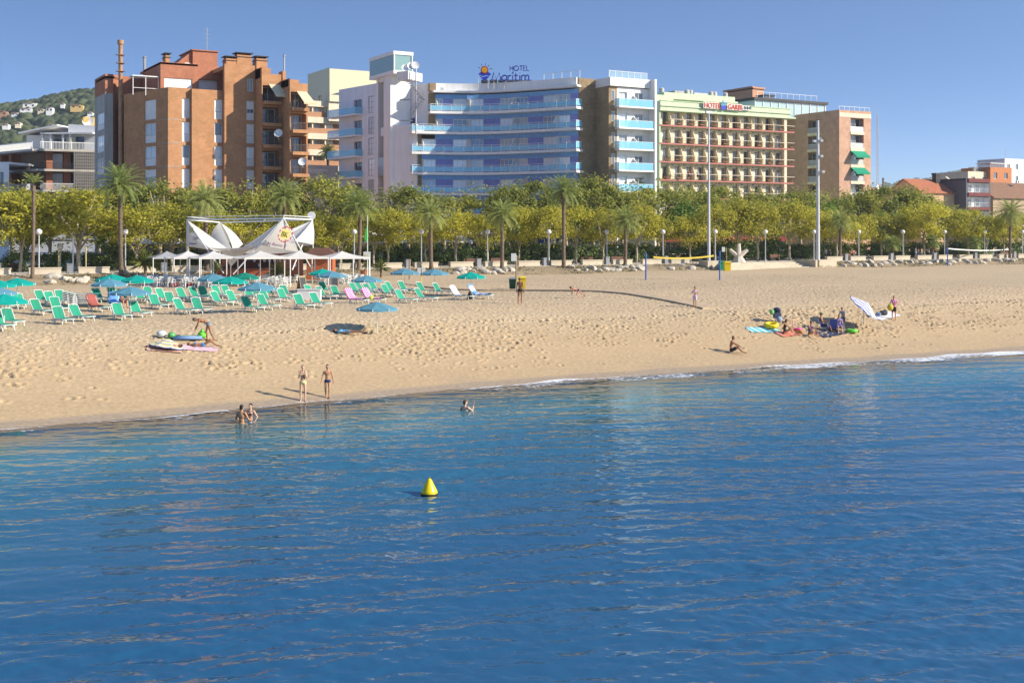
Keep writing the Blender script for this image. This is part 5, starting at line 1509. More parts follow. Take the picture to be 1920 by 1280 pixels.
# ================================================================ PROMENADE AND VEGETATION
BARK = M('plane_bark', (.42, .36, .27), rough=.9, var=.3, scale=3)
PBARK = M('palm_bark', (.17, .125, .09), rough=.95, var=.35, scale=4, bump=.8, bscale=9)
LF = MLEAF('yellow_green_leaves', (.29, .29, .045), (.70, .64, .085), trans=.52)
LB = MLEAF('olive_leaves', (.15, .20, .05), (.52, .50, .10), trans=.52)
LG = MLEAF('fresh_green_leaves', (.11, .22, .035), (.30, .40, .07), trans=.35)
LH = MLEAF('dark_hedge_leaves', (.08, .13, .04), (.26, .33, .10), trans=.2)
LP = MLEAF('palm_leaves', (.17, .25, .06), (.48, .50, .17), trans=.4)
LPD = MLEAF('dry_palm_leaves', (.22, .16, .07), (.34, .27, .13), trans=.2)

def leaf_quads(mb, c, nrm, s, r_, mi=0):
    a = nrm.orthogonal().normalized(); a.rotate(Matrix.Rotation(r_.uniform(0, 6.28), 3, nrm)); b_ = nrm.cross(a)
    l, w_ = s * r_.uniform(.7, 1.2), s * r_.uniform(.45, .8)
    mb.add([c - a * l * .5, c + b_ * w_ * .5 + nrm * s * .12, c + a * l * .5, c - b_ * w_ * .5 + nrm * s * .12], [(0, 1, 2, 3)], mi)
def crown_mesh(name, mat, seed, rx, rz, cz, nc, nl, ls, flat=0.0):
    r_ = random.Random(seed); mb = MB()
    cl = []; kx, ky, kz = r_.uniform(.85, 1.2), r_.uniform(.85, 1.2), r_.uniform(.85, 1.1); ox, oy = r_.uniform(-.3, .3), r_.uniform(-.3, .3)
    for i in range(nc):
        for _ in range(30):
            p = Vector((r_.uniform(-1, 1), r_.uniform(-1, 1), r_.uniform(-1, 1)))
            if .25 < p.length < 1: break
        p = p.normalized() * (p.length ** .45) * .80
        if p.z < -.55: p.z *= .7
        cl.append((Vector((p.x * rx * kx + ox * p.z * rx, p.y * rx * ky + oy * p.z * rx, p.z * rz * kz + cz)), r_.uniform(.17, .44) * rx))
    for c, cr in cl:
        for k in range(nl):
            d = Vector((r_.gauss(0, 1), r_.gauss(0, 1), r_.gauss(0, 1))).normalized()
            p = c + Vector((d.x * cr, d.y * cr, d.z * cr * .8)) * (r_.random() ** .35)
            n = (d + Vector((r_.gauss(0, .4), r_.gauss(0, .4), r_.gauss(0, .4) + .25))).normalized()
            leaf_quads(mb, p, n, ls, r_)
    for k in range(int(nc * nl * .12)):                  # loose leaves and sprigs outside the clumps
        p = Vector((r_.gauss(0, 1), r_.gauss(0, 1), r_.gauss(0, 1))).normalized() * r_.uniform(.8, 1.1)
        leaf_quads(mb, Vector((p.x * rx, p.y * rx, p.z * rz + cz)), Vector((r_.gauss(0, 1), r_.gauss(0, 1), 1)).normalized(), ls, r_)
    return mb.mesh(name, mat)
def trunk_mesh(name, mat, seed, h, r0, cz, rx, rz):
    r_ = random.Random(seed); mb = MB()
    pts = [Vector((0, 0, -.1))]; x = y = 0
    for i in range(1, 6):
        x += r_.uniform(-.08, .08); y += r_.uniform(-.08, .08); pts.append(Vector((x, y, h * i / 5)))
    mb.tube(pts, [r0 * 1.35, r0 * 1.05, r0 * .95, r0 * .9, r0 * .82, r0 * .7], 8)
    for i in range(6):
        a = i * 1.05 + r_.uniform(-.3, .3); e = Vector((math.cos(a) * rx * .62, math.sin(a) * rx * .62, cz + r_.uniform(-.1, .75) * rz))
        b_ = pts[r_.choice((3, 4, 5))]; m_ = b_.lerp(e, .5) + Vector((r_.uniform(-.15, .15), r_.uniform(-.15, .15), .25))
        mb.tube([b_, m_, e], [r0 * .55, r0 * .36, r0 * .12], 6)
        for j in range(2):
            e2 = m_.lerp(e, .4) + Vector((r_.uniform(-.6, .6), r_.uniform(-.6, .6), r_.uniform(.2, .9))); mb.tube([m_, e2], [r0 * .26, r0 * .08], 5)
    return mb.mesh(name, mat, smooth=True)
def tree_set(mat, n, seed, rx, rz, cz, h, nc, nl, ls, r0):
    return [(crown_mesh('crown', mat, seed + i, rx, rz, cz, nc, nl, ls), trunk_mesh('trunk', BARK, seed + i, h, r0, cz, rx, rz)) for i in range(n)]
FT = tree_set(LF, 7, 100, 2.6, 2.5, 4.5, 2.7, 34, 95, .27, .12)
BT = tree_set(LB, 6, 200, 3.2, 3.4, 6.4, 4.0, 36, 95, .34, .2)
GT = tree_set(LG, 2, 300, 2.6, 2.4, 4.6, 2.6, 28, 85, .30, .15)
def plant_tree(tmpl, name, label, x, y, z, sx, sz, group, rz):
    r = thing(name, label, 'tree', (x, y, z), group, rz); r.scale = (sx, sx, sz)
    for nm, me in (('trunk', tmpl[1]), ('crown', tmpl[0])):
        o = bpy.data.objects.new(nm, me); COL.objects.link(o); o.parent = r
    return r
FRONT = [(-25, 352, 140), (38, 350, 105), (150, 345, 170), (258, 378, 120), (322, 376, 115), (395, 390, 115), (455, 392, 105), (515, 396, 100), (590, 395, 100), (640, 400, 90), (700, 392, 90), (728, 388, 84), (798, 392, 80), (854, 386, 84), (915, 396, 66), (972, 383, 70), (1030, 378, 80), (1080, 380, 72), (1130, 385, 68), (1193, 380, 80), (1245, 396, 64), (1294, 401, 70), (1340, 378, 76), (1386, 368, 88), (1421, 373, 76), (1482, 370, 90), (1530, 386, 72), (1568, 393, 76), (1610, 397, 64), (1652, 397, 76), (1695, 400, 64), (1731, 373, 86), (1775, 386, 72), (1815, 389, 80), (1850, 396, 64), (1882, 397, 62), (1925, 398, 70)]
def SF(u): return 126.0
rt = random.Random(5)
fx_ = []
for i, (u, vt, wp) in enumerate(FRONT):
    s_ = 125.5 + rt.uniform(-1.0, 2.5); x, y, d = us(u, s_); zt = zv(vt, d)
    fx_.append(x)
    plant_tree(FT[i % 7], 'plane_tree', 'yellow-green plane tree in the front promenade row, %s' % nth(i, len(FRONT)), x, y, 4.0, wp / F * d / 4.6, (zt - 4) / 7.1, 'plane trees in the front row', rt.uniform(0, 6.28))
BACK = [(20, 338, 115), (95, 350, 105), (185, 346, 110), (245, 348, 100), (300, 333, 140), (352, 345, 100), (402, 338, 120), (460, 335, 115), (530, 336, 110), (612, 322, 130), (672, 348, 100), (765, 340, 122), (832, 356, 85), (895, 345, 105), (955, 338, 95), (1005, 328, 115), (1062, 336, 100), (1112, 322, 115), (1168, 342, 105), (1232, 330, 140), (1300, 342, 110), (1352, 340, 105), (1410, 354, 95), (1456, 357, 85), (1502, 345, 100), (1560, 352, 105), (1610, 348, 95), (1655, 340, 115), (1702, 346, 105), (1742, 366, 90), (1798, 385, 95), (1850, 394, 80), (1905, 393, 90)]
for i, (u, vt, wp) in enumerate(BACK):
    s_ = 137 + rt.uniform(-1.5, 1.5)
    if 905 < u < 1140: s_ = min(s_, 135.8)
    x, y, d = us(u, s_); zt = zv(vt, d)
    plant_tree(BT[i % 6], 'plane_tree', 'tall olive-green tree in the back row, %s' % nth(i, len(BACK)), x, y, 4.0, wp / F * d / 6.0, (zt - 4) / 9.9, 'tall trees in the back row', rt.uniform(0, 6.28))
GREENS = [(45, 398, 90), (210, 430, 60), (520, 420, 70), (1090, 402, 60), (1290, 372, 95), (1435, 392, 60), (1665, 392, 80), (1855, 425, 46), (1545, 372, 70), (970, 420, 60)]
for i, (u, vt, wp) in enumerate(GREENS):
    x, y, d = us(u, 131 + rt.uniform(-.5, 1.5)); zt = zv(vt, d)
    plant_tree(GT[i % 2], 'leafy_tree', 'fresh green tree between the two rows, %s' % nth(i, len(GREENS)), x, y, 4.0, wp / F * d / 5.4, (zt - 4) / 7.0, 'fresh green trees between the rows', rt.uniform(0, 6.28))

# hedge bushes behind the walk
BUSH = [crown_mesh('bush', LH, 400 + i, 1.5, 1.15, 1.0, 18, 90, .24) for i in range(5)]
BUSHL = [(35, 2.2), (75, 1.9), (120, 2.2), (165, 2.0), (205, 2.6), (245, 2.2), (285, 1.8), (330, 2.0), (372, 2.0), (420, 2.4), (465, 2.2), (510, 2.4), (555, 2.2), (600, 2.4), (645, 2.6), (690, 2.4), (715, 2.6), (745, 2.6), (780, 2.6), (815, 2.6), (850, 2.4), (880, 2.4), (912, 2.3), (945, 2.6), (978, 2.8), (1008, 2.6), (1040, 2.6), (1072, 2.4), (1100, 2.5), (1128, 2.0), (1155, 2.4), (1180, 2.6), (1206, 2.6), (1232, 2.2), (1258, 1.8), (1284, 2.0), (1310, 2.9), (1340, 3.0), (1368, 3.1), (1396, 3.0), (1424, 2.8), (1450, 3.1), (1476, 2.4), (1500, 2.4), (1524, 2.4), (1550, 2.6), (1576, 2.6), (1602, 2.4), (1628, 2.6), (1654, 2.8), (1680, 2.8), (1706, 2.6), (1732, 2.6), (1758, 2.6), (1784, 2.7), (1810, 2.7), (1836, 2.7), (1862, 2.8), (1888, 2.8), (1914, 2.6)]
BR = [BUSHL[i] for i in range(len(BUSHL))]
for i, (u, h) in enumerate(BR):
    x, y, d = us(u, 130.0 + rt.uniform(-1.0, 1.6))
    o = bpy.data.objects.new('bush', BUSH[i % 5]); COL.objects.link(o); o.location = (x, y, 4.0); o.rotation_euler = (0, 0, rt.uniform(0, 6.28)); k = h / 2.2; o.scale = (k * 1.15, k * 1.15, k)
    w_ = nth(i, len(BR)) if i < 20 or len(BR) - i <= 20 else 'near the middle, above picture column %s of the walk' % NTH[i - 20]
    if not (i < 20 or len(BR) - i <= 20): w_ = '%s of the middle twenty' % NTH[i - 20]
    tag(o, 'dark green bush in the hedge behind the promenade, %s' % w_, 'bush', 'hedge bushes along the promenade')

# palms
def frond(mb, az, el, L, droop, r_, nl=20, ll=.5, mi=0, wid=.05):
    d = Vector((math.cos(az), math.sin(az), 0)); p = Vector((0, 0, 0)); e = el; pts = [p.copy()]
    n = 9
    for i in range(n):
        p = p + (d * math.cos(e) + Vector((0, 0, math.sin(e)))) * L / n; e -= droop / n * (.5 + i / n); pts.append(p.copy())
    mb.tube(pts, [.035 * (1 - .85 * i / n) for i in range(n + 1)], 4, mi, cap=False)
    side = Vector((-d.y, d.x, 0))
    for k in range(nl):
        t_ = .16 + .84 * k / (nl - 1); f_ = t_ * n; i = min(int(f_), n - 1); q = pts[i].lerp(pts[i + 1], f_ - i); tg = (pts[i + 1] - pts[i]).normalized()
        up = side.cross(tg).normalized()
        l_ = ll * (1 - .55 * abs(t_ - .45) / .55) * r_.uniform(.85, 1.1)
        for sgn in (-1, 1):
            v_ = (side * sgn * .8 + tg * .62 + up * r_.uniform(-.05, .35)).normalized(); tip = q + v_ * l_ + Vector((0, 0, -.12 * l_))
            w_ = tg * wid
            mb.add([q - w_ * .5, q + w_ * .5, q + v_ * l_ * .55 + w_ * .4, tip, q + v_ * l_ * .55 - w_ * .4], [(0, 1, 2, 3, 4)], mi)
def palm_crown(seed, n, L, ll=.5, lo=-45, dry=6, wid=.055, nl=20):
    r_ = random.Random(seed); mb = MB()
    for i in range(n):
        k = (i + .5) / n
        el = R(86 - (86 - lo) * k ** .85); az = i * 2.39996 + r_.uniform(-.2, .2)
        frond(mb, az, el, L * r_.uniform(.82, 1.08) * (.8 + .2 * math.sin(k * 3)), R(r_.uniform(55, 95)) * (.7 + .5 * k), r_, nl, ll, 0, wid)
    for i in range(dry): frond(mb, i * 1.9 + r_.uniform(0, 1), R(r_.uniform(-70, -45)), L * .6, R(25), r_, 12, ll * .7, 1, wid)
    return mb.mesh('fronds', [LP, LPD])
PC = [palm_crown(s_, 52, 2.9, lo=-28, wid=.065) for s_ in (1, 2, 3)]
PCS = [palm_crown(s_, 34, 1.75, ll=.6, lo=-30, dry=10, wid=.08, nl=14) for s_ in (7, 8)]
PCT = palm_crown(11, 12, 1.9, lo=48, dry=0)
def palm(u, s_, vt, name, label, cr, sc, lean=0, r0=.24, vb=None):
    x, y, d = us(u, s_); zb = 4.0 if s_ > 121 else float(zsand(x, y)); zt = zv(vt, d); h = zt - zb
    t_ = thing(name, label, 'palm', (x, y, zb), 'date palms along the promenade' if cr in PC else None)
    mb = MB(); n = max(8, int(h / .28)); pts = []; rs_ = []
    for i in range(n + 1):
        k = i / n; pts.append((lean * math.sin(k * 2.2) * .5, 0, h * k - .1)); b_ = 1.25 - .35 * min(k * 4, 1) + (.45 * max(0, k - .9) / .1); rs_.append(r0 * b_ * (1.0 + (.07 if i % 2 else -.05)))
    mb.tube(pts, rs_, 10); o = bpy.data.objects.new('trunk', mb.mesh('trunk', PBARK)); COL.objects.link(o); o.parent = t_
    o = bpy.data.objects.new('crown', cr); COL.objects.link(o); o.parent = t_; o.location = (pts[-1][0], 0, h - .05); o.scale = (sc,) * 3; o.rotation_euler = (0, 0, u * .7)
    return t_
PALMS = [(60, 119.5, 345, 'bare', 'tall thin palm with only a small upright tuft, far left', PCT, .8), (228, 119.8, 345, 0, 'very tall date palm in front of the grey stair tower', PC[0], 1.08), (388, 123, 377, 0, 'date palm behind the white beach club sails', PC[1], 1.02), (536, 124, 368, 0, 'date palm in front of the stepped brick balconies', PC[2], 1.02), (671, 121, 385, 0, 'date palm beside the green triangular flag', PC[0], 1.0), (809, 120.5, 402, 0, 'date palm left of the curved hotel trees, bulging trunk', PC[1], .98), (941, 120.5, 402, 0, 'date palm left of the white notice board', PC[2], .98),
         (1057, 120.2, 358, 0, 'tallest date palm in front of the curved hotel', PC[0], 1.05), (1172, 120.8, 413, 0, 'date palm just left of the yellow volleyball net', PC[1], 1.02), (1575, 122, 415, 0, 'date palm right of the second floodlight mast', PC[2], 1.0), (1893, 121, 398, 0, 'date palm nearest the right edge', PC[0], 1.15)]
for u, s_, vt, k, lab, cr, sc in PALMS: palm(u, s_, vt, 'date_palm', lab, cr, sc, lean=rt.uniform(-.5, .5), r0=.17 if k == 'bare' else .23)
for u, vt, lab in ((1672, 456, 'short fan palm, leftmost of three on the right promenade'), (1748, 452, 'short fan palm, middle of three on the right promenade'), (1826, 455, 'short fan palm, rightmost of three on the right promenade')): palm(u, 122.5, vt, 'fan_palm', lab, PCS[u % 2], 1.0, r0=.3)
palm(615, 190, 285, 'fan_palm', 'dark palm on the cream hotel terrace behind the brick block', PCS[0], 1.15, r0=.25)
def yucca(label, x, y, z, sc):
    t_ = thing('yucca', label, 'plant', (x, y, z)); r_ = random.Random(int(x * 10))
    mb = MB(); mb.tube([(0, 0, -.05), (.03, 0, .5 * sc), (0, .03, .9 * sc)], [.09 * sc, .08 * sc, .07 * sc], 8); o = bpy.data.objects.new('stem', mb.mesh('stem', PBARK)); COL.objects.link(o); o.parent = t_
    mb = MB()
    for i in range(90):
        az = r_.uniform(0, 6.28); el = r_.uniform(-.5, 1.5); d = Vector((math.cos(az) * math.cos(el), math.sin(az) * math.cos(el), math.sin(el))); b_ = Vector((0, 0, .85 * sc + r_.uniform(-.2, .1)))
        sd_ = d.cross(Vector((0, 0, 1.01))).normalized() * .035 * sc; L = r_.uniform(.6, .95) * sc; mid = b_ + d * L * .6; tip = b_ + d * L - Vector((0, 0, .12 * L))
        mb.add([b_ - sd_ * .6, b_ + sd_ * .6, mid + sd_, tip, mid - sd_], [(0, 1, 2, 3, 4)])
    o = bpy.data.objects.new('leaves', mb.mesh('leaves', MLEAF('yucca_leaves', (.08, .12, .02), (.24, .25, .06), trans=.2))); COL.objects.link(o); o.parent = t_
x, y, d = us(714, 116); yucca('spiky yucca on the bank right of the flag poles', x, y, 3.15, 1.35)
x, y, d = us(522, 106.5); yucca('spiky yucca in front of the beach club chairs', x, y, 3.1, 1.5)
x, y, d = us(405, 109); yucca('yellow-green potted plant by the beach club bar', x, y, 4.0, .9)
x, y, d = us(272, 116); yucca('loose yucca behind the left club canopy', x, y, 3.4, 2.0)
for u in (404, 683):
    x, y, d = us(u, 109 if u < 500 else 115); mb = MB(); mb.lathe([(.28, 0), (.42, .85), (.46, .9), (.36, .86)], (0, 0, 0), 14); o = mb.build('plant_pot', M('terracotta_pot', (.38, .15, .07), var=.15)); o.location = (x, y, 3.12); tag(o, 'terracotta pot %s' % ('under the yellow-green plant by the club bar' if u < 500 else 'beside the twin flag poles'), 'plant pot')
x, y, d = us(684, 115); yucca('small spiky plant in the terracotta pot beside the flag poles', x, y, 3.95, .7)

# bank, boulders, low walls, bins
IVY = MLEAF('ground_ivy', (.03, .05, .012), (.13, .12, .035), trans=.15)
mb = MB()
for x0, x1 in ((-300, us(1340, 119)[0]), (us(1520, 119)[0], 320)):
    n = max(2, int((x1 - x0) / 2)); 
    for i in range(n):
        a, b_ = x0 + (x1 - x0) * i / n, x0 + (x1 - x0) * (i + 1) / n
        mb.quad((a, 117.2, 3.0), (b_, 117.2, 3.0), (b_, 118.8, 3.55), (a, 118.8, 3.55)); mb.quad((a, 118.8, 3.55), (b_, 118.8, 3.55), (b_, 121.25, 3.97), (a, 121.25, 3.97))
structure('bank', mb, M('bank_soil', (.30, .23, .14), rough=.95, var=.3, scale=.8))
mb = MB(); r_ = random.Random(21)
for i in range(16000):
    x = r_.uniform(8, 175)
    if us(1338, 119)[0] < x < us(1522, 119)[0]: continue
    dens = .55 + .45 * math.sin(x * .33) + .35 * math.sin(x * .9 + 1)
    if r_.random() > dens: continue
    y = 117.3 + r_.random() ** .8 * 3.2; z = 3.02 + (y - 117.2) * .24 + r_.random() ** 2 * .32
    leaf_quads(mb, Vector((x, y, z)), Vector((r_.gauss(0, .6), r_.gauss(0, .6) - .3, 1)).normalized(), .22, r_)
o = mb.build('ground_cover', IVY); o['kind'] = 'stuff'
ROCKM = M('pale_boulder', (.50, .45, .37), rough=.9, var=.25, scale=1.5, bump=.5, bscale=6)
def rock_mesh(seed):
    r_ = np.random.RandomState(seed); mb = MB(); mb.ell((0, 0, 0), (.75, .5, .4), 12, 8)
    k = r_.normal(size=(7, 3)); k /= np.linalg.norm(k, axis=1)[:, None]; off = r_.uniform(.28, .5, 7)
    vs = np.array(mb.v)
    for n_, o_ in zip(k, off):
        dd = vs @ n_ - o_; vs -= np.outer(np.clip(dd, 0, None), n_)
    mb.v = [tuple(p) for p in vs]; return mb.mesh('boulder', ROCKM)
RK = [rock_mesh(i) for i in range(6)]
def boulder(x, y, z, sc, i):
    o = bpy.data.objects.new('boulder', RK[i % 6]); COL.objects.link(o); o.location = (x, y, z); o.rotation_euler = (r_.uniform(-.4, .4), r_.uniform(-.3, .3), r_.uniform(0, 6.28)); o.scale = (sc, sc, sc * r_.uniform(.7, 1))
    return o
nbr = 0
for (u0, u1, n, lab) in ((88, 165, 9, 'pale flat boulder in the bank under the low walls at far left'), (850, 960, 14, 'pale boulder in the bank left of the notice board'), (1075, 1085, 1, ''), (1135, 1205, 11, 'pale boulder in the heap left of the volleyball net'), (1060, 1130, 5, 'pale boulder half hidden by ivy left of the heap'), (1575, 1910, 34, 'pale boulder in the long bank under the right-hand walls'), (1255, 1300, 3, 'pale boulder in the ivy behind the yellow net')):
    if not lab: continue
    for i in range(n):
        u = u0 + (u1 - u0) * (i + r_.uniform(.2, .8)) / n; s_ = 117.9 + r_.random() * 2.2; x, y, d = us(u, s_)
        tag(boulder(x, y, 3.15 + (s_ - 117.2) * .22, r_.uniform(.7, 1.25), nbr), lab, 'boulder', lab.replace('pale ', 'pale ').replace('boulder', 'boulders', 1)); nbr += 1
WALLM = M('sandstone_wall', (.56, .49, .37), rough=.85, var=.15, scale=1)
xw = -22.0; k = 0; segs = []
while xw < 178:
    if not (us(1325, 120)[0] - 3 < xw < us(1560, 120)[0]) : segs.append(xw)
    xw += 4.5
segs = [x for x in segs if depth(x, 120.4) > 20 and -80 < U0 + F * (x * CY - 120.4 * SY) / depth(x, 120.4) < 1960]
for i, x in enumerate(segs):
    mb = MB(); mb.bx(-1.45, 1.45, -.25, .25, -.1, .5); mb.bx(-1.5, 1.5, -.3, .3, .5, .6); o = mb.build('low_wall', WALLM); o.location = (x, 121.7, 4.0)
    tag(o, 'low sandstone bench wall along the promenade edge, %s' % nth(i, len(segs)), 'low wall', 'low walls along the promenade')
BINM = M('grey_steel_bin', (.26, .27, .29), rough=.5, metal=.4)
bx_ = [x + 2.25 for i, x in enumerate(segs) if i % 2 == 1]
b0 = None
for i, x in enumerate(bx_):
    lab = 'grey steel litter bin between two low promenade walls, %s' % nth(i, len(bx_))
    if b0 is None:
        b0 = thing('litter_bin', lab, 'litter bin', (x, 121.7, 4.0), 'grey litter bins on the promenade')
        for nm, f_ in (('body', lambda m_: m_.bx(-.26, .26, -.26, .26, 0, .85)), ('lid', lambda m_: m_.bx(-.3, .3, -.3, .3, .87, .95))):
            mb = MB(); f_(mb); o = bpy.data.objects.new(nm, mb.mesh(nm, BINM)); COL.objects.link(o); o.parent = b0
    else: dup(b0, (x, 121.7, 4.0), 0, lab)
# globe lamps
LU = [73, 235, 664, 790, 914, 1029, 1138, 1243, 1341, 1435, 1526, 1610, 1693, 1771, 1846, 1917]
GLOBE = M('opal_globe', (.75, .73, .68), rough=.12, spec=.6, var=.05); LAMPM = M('silver_lamp_post', (.50, .52, .55), rough=.4, metal=.3)
l0 = None
for i, u in enumerate(LU):
    x, y, d = us(u, 122.4); lab = 'silver lamp post with a round globe on the promenade, %s' % nth(i, len(LU))
    if l0 is None:
        l0 = thing('street_lamp', lab, 'street lamp', (x, y, 4.0), 'globe lamps along the promenade')
        mb = MB(); mb.tube([(0, 0, 0), (0, 0, 3.75)], [.075, .06], 8); mb.lathe([(.14, 0), (.14, .3), (.08, .35)], (0, 0, 0), 10); o = bpy.data.objects.new('post', mb.mesh('post', LAMPM)); COL.objects.link(o); o.parent = l0
        mb = MB(); mb.ell((0, 0, 4.02), (.31, .31, .30), 16, 12); o = bpy.data.objects.new('globe', mb.mesh('globe', GLOBE, smooth=True)); COL.objects.link(o); o.parent = l0
        mb = MB(); mb.lathe([(.09, 3.68), (.16, 3.78), (.16, 3.82), (.05, 3.84)], (0, 0, 0), 10); o = bpy.data.objects.new('collar', mb.mesh('collar', LAMPM)); COL.objects.link(o); o.parent = l0
    else: dup(l0, (x, y, 4.0), 0, lab)
for u, v in ((1053, 454), (882, 454), (113, 463)):
    x, y, d = us(u, 133.5 if u > 500 else 128); z = zv(v, d); t_ = dup(l0, (x, y, z - 4.02), 0, 'smaller globe lamp farther back among the hedges, %s' % {113: 'at far left', 882: 'left of the notice board', 1053: 'beside the tallest palm'}[u])
# light masts and concrete bases
MAST = M('light_grey_mast', (.56, .57, .58), rough=.45, metal=.2)
for u, vt, vb, w0, w1, s_, lab in ((1329, 213, 503, 6.5, 2.6, 119.2, 'tall plain floodlight mast on a concrete block right of the yellow net'), (1533.5, 226, 505, 8.0, 4.6, 119.0, 'thick floodlight mast with several lamps beside the stone steps')):
    x, y, d = us(u, s_); zt = zv(vt, d); t_ = thing('light_mast', lab, 'light mast', (x, y, 3.1))
    mb = MB(); mb.tube([(x, y, 4.2), (x, y, zt)], [w0 / F * d * .5, w1 / F * d * .5], 12); mb.build('pole', MAST, t_)
    mb = MB(); mb.bx(x - (.9 if u < 1400 else .6), x + (.9 if u < 1400 else 2.6), y - .9, y + .9, 3.0, 4.35 if u < 1400 else 4.25); mb.build('concrete_base', WALLM, t_)
    if u > 1400:
        for v, du in ((264, 5), (265, -8), (293, 5), (322, 8)):
            z = zv(v, d); c = Vector((x, y, z)) + Vector(cam2w(du / F * d, -.35) + (0,)); mb = MB(); mb.bar((x, y, z), c, .04); mb.ob(c, (.42, .34, .34), R(-30)); fl2 = mb.build('floodlight', METAL, t_)
            mb = MB(); c2 = c + Vector(cam2w(.05, -.22) + (-.04,)); mb.ob(c2, (.36, .05, .28), R(-30)); mb.build('lens', GLOBE, fl2)
    else:
        mb = MB(); mb.bx(x - .5, x + .5, y - .12, y + .12, zt, zt + .3); mb.build('floodlight', METAL, t_)
# steps down to the beach
x0, x1 = us(1352, 118.5)[0], us(1517, 118.5)[0]
st_ = thing('stone_steps', 'broad sandstone steps from the promenade down to the beach', 'steps', ((x0 + x1) / 2, 119, 3.1))
mb = MB()
for i in range(5): mb.bx(x0, x1, 117.0 + .85 * i, 121.3, 3.0 + .19 * i, 3.0 + .19 * (i + 1) + .02)
mb.build('treads', WALLM, st_)
mb = MB(); mb.bx(x1 + .02, x1 + .35, 117.3, 121.4, 3.0, 4.3); mb.build('side_wall', WALLM, st_)
mb = MB(); mb.bx(x0 - .35, x0 - .02, 117.3, 121.4, 3.0, 4.25); mb.build('side_wall', WALLM, st_)
# sculpture
x, y, d = us(1385, 122); t_ = thing('sculpture', 'pale stone sculpture like a three armed star at the top of the steps', 'sculpture', (x, y, 4.0)); ST = M('pale_sculpture_stone', (.62, .55, .45), var=.15)
mb = MB(); mb.lathe([(.95, 0), (.8, .3), (.45, .8), (.5, 1.0)], (x, y, 4.0), 8); mb.build('base', ST, t_)
for a, l_ in ((-52, 1.5), (0, 1.7), (52, 1.5)):
    dx, dy = cam2w(math.sin(R(a)), 0); e = Vector((x, y, 4.75)); f_ = e + Vector((dx * l_, dy * l_, math.cos(R(a)) * l_)); mb = MB(); mb.tube([e, e.lerp(f_, .6), f_], [.38, .3, .22], 8); mb.build('arm', ST, t_)
# benches
WOOD = M('brown_bench_wood', (.16, .075, .05), rough=.7, var=.2)
be0 = None; BU = [(30, 128), (880, 124.5), (935, 124.5), (1098, 124.5), (1160, 124.5), (1450, 126), (1590, 124.5), (1880, 125)]
for i, (u, s_) in enumerate(BU):
    x, y, d = us(u, s_); lab = 'brown slatted bench on the promenade, %s' % nth(i, len(BU))
    if be0 is None:
        be0 = thing('park_bench', lab, 'bench', (x, y, 4.0), 'benches on the promenade')
        for nm, L_ in (('seat', [(-.9, .9, -.25 + .13 * k, -.14 + .13 * k, .42, .46) for k in range(4)]), ('backrest', [(-.9, .9, .28, .32, .52 + .13 * k, .63 + .13 * k) for k in range(3)]), ('leg', [(-.75, -.68, -.2, .3, 0, .42)]), ('leg', [(.68, .75, -.2, .3, 0, .42)])):
            mb = MB(); [mb.bx(*b_) for b_ in L_]; o = bpy.data.objects.new(nm, mb.mesh(nm, WOOD if nm != 'leg' else DARK)); COL.objects.link(o); o.parent = be0
    else: dup(be0, (x, y, 4.0), math.pi if i % 2 else 0, lab)
# slim pale posts of the railway behind the gardens
for u, s_, vt, vb, lab in ((137, 123.5, 446, 515, 'slim white post between two lamp posts at far left'), (161, 123, 462, 517, 'yellowish stake beside the big left plane tree'), (110, 127, 465, 505, 'yellowish stake behind the left lamp post'), (1040, 132, 433, 495, 'slim grey post behind the globe lamp left of the tallest palm')):
    x, y, d = us(u, s_); z = zv(vt, d); mb = MB(); mb.tube([(0, 0, 0), (0, 0, z - 4)], .07, 8); o = mb.build('post', WHITEP if 'white' in lab else M('yellowish_wood', (.5, .42, .2))); o.location = (x, y, 4.0); tag(o, lab, 'post')
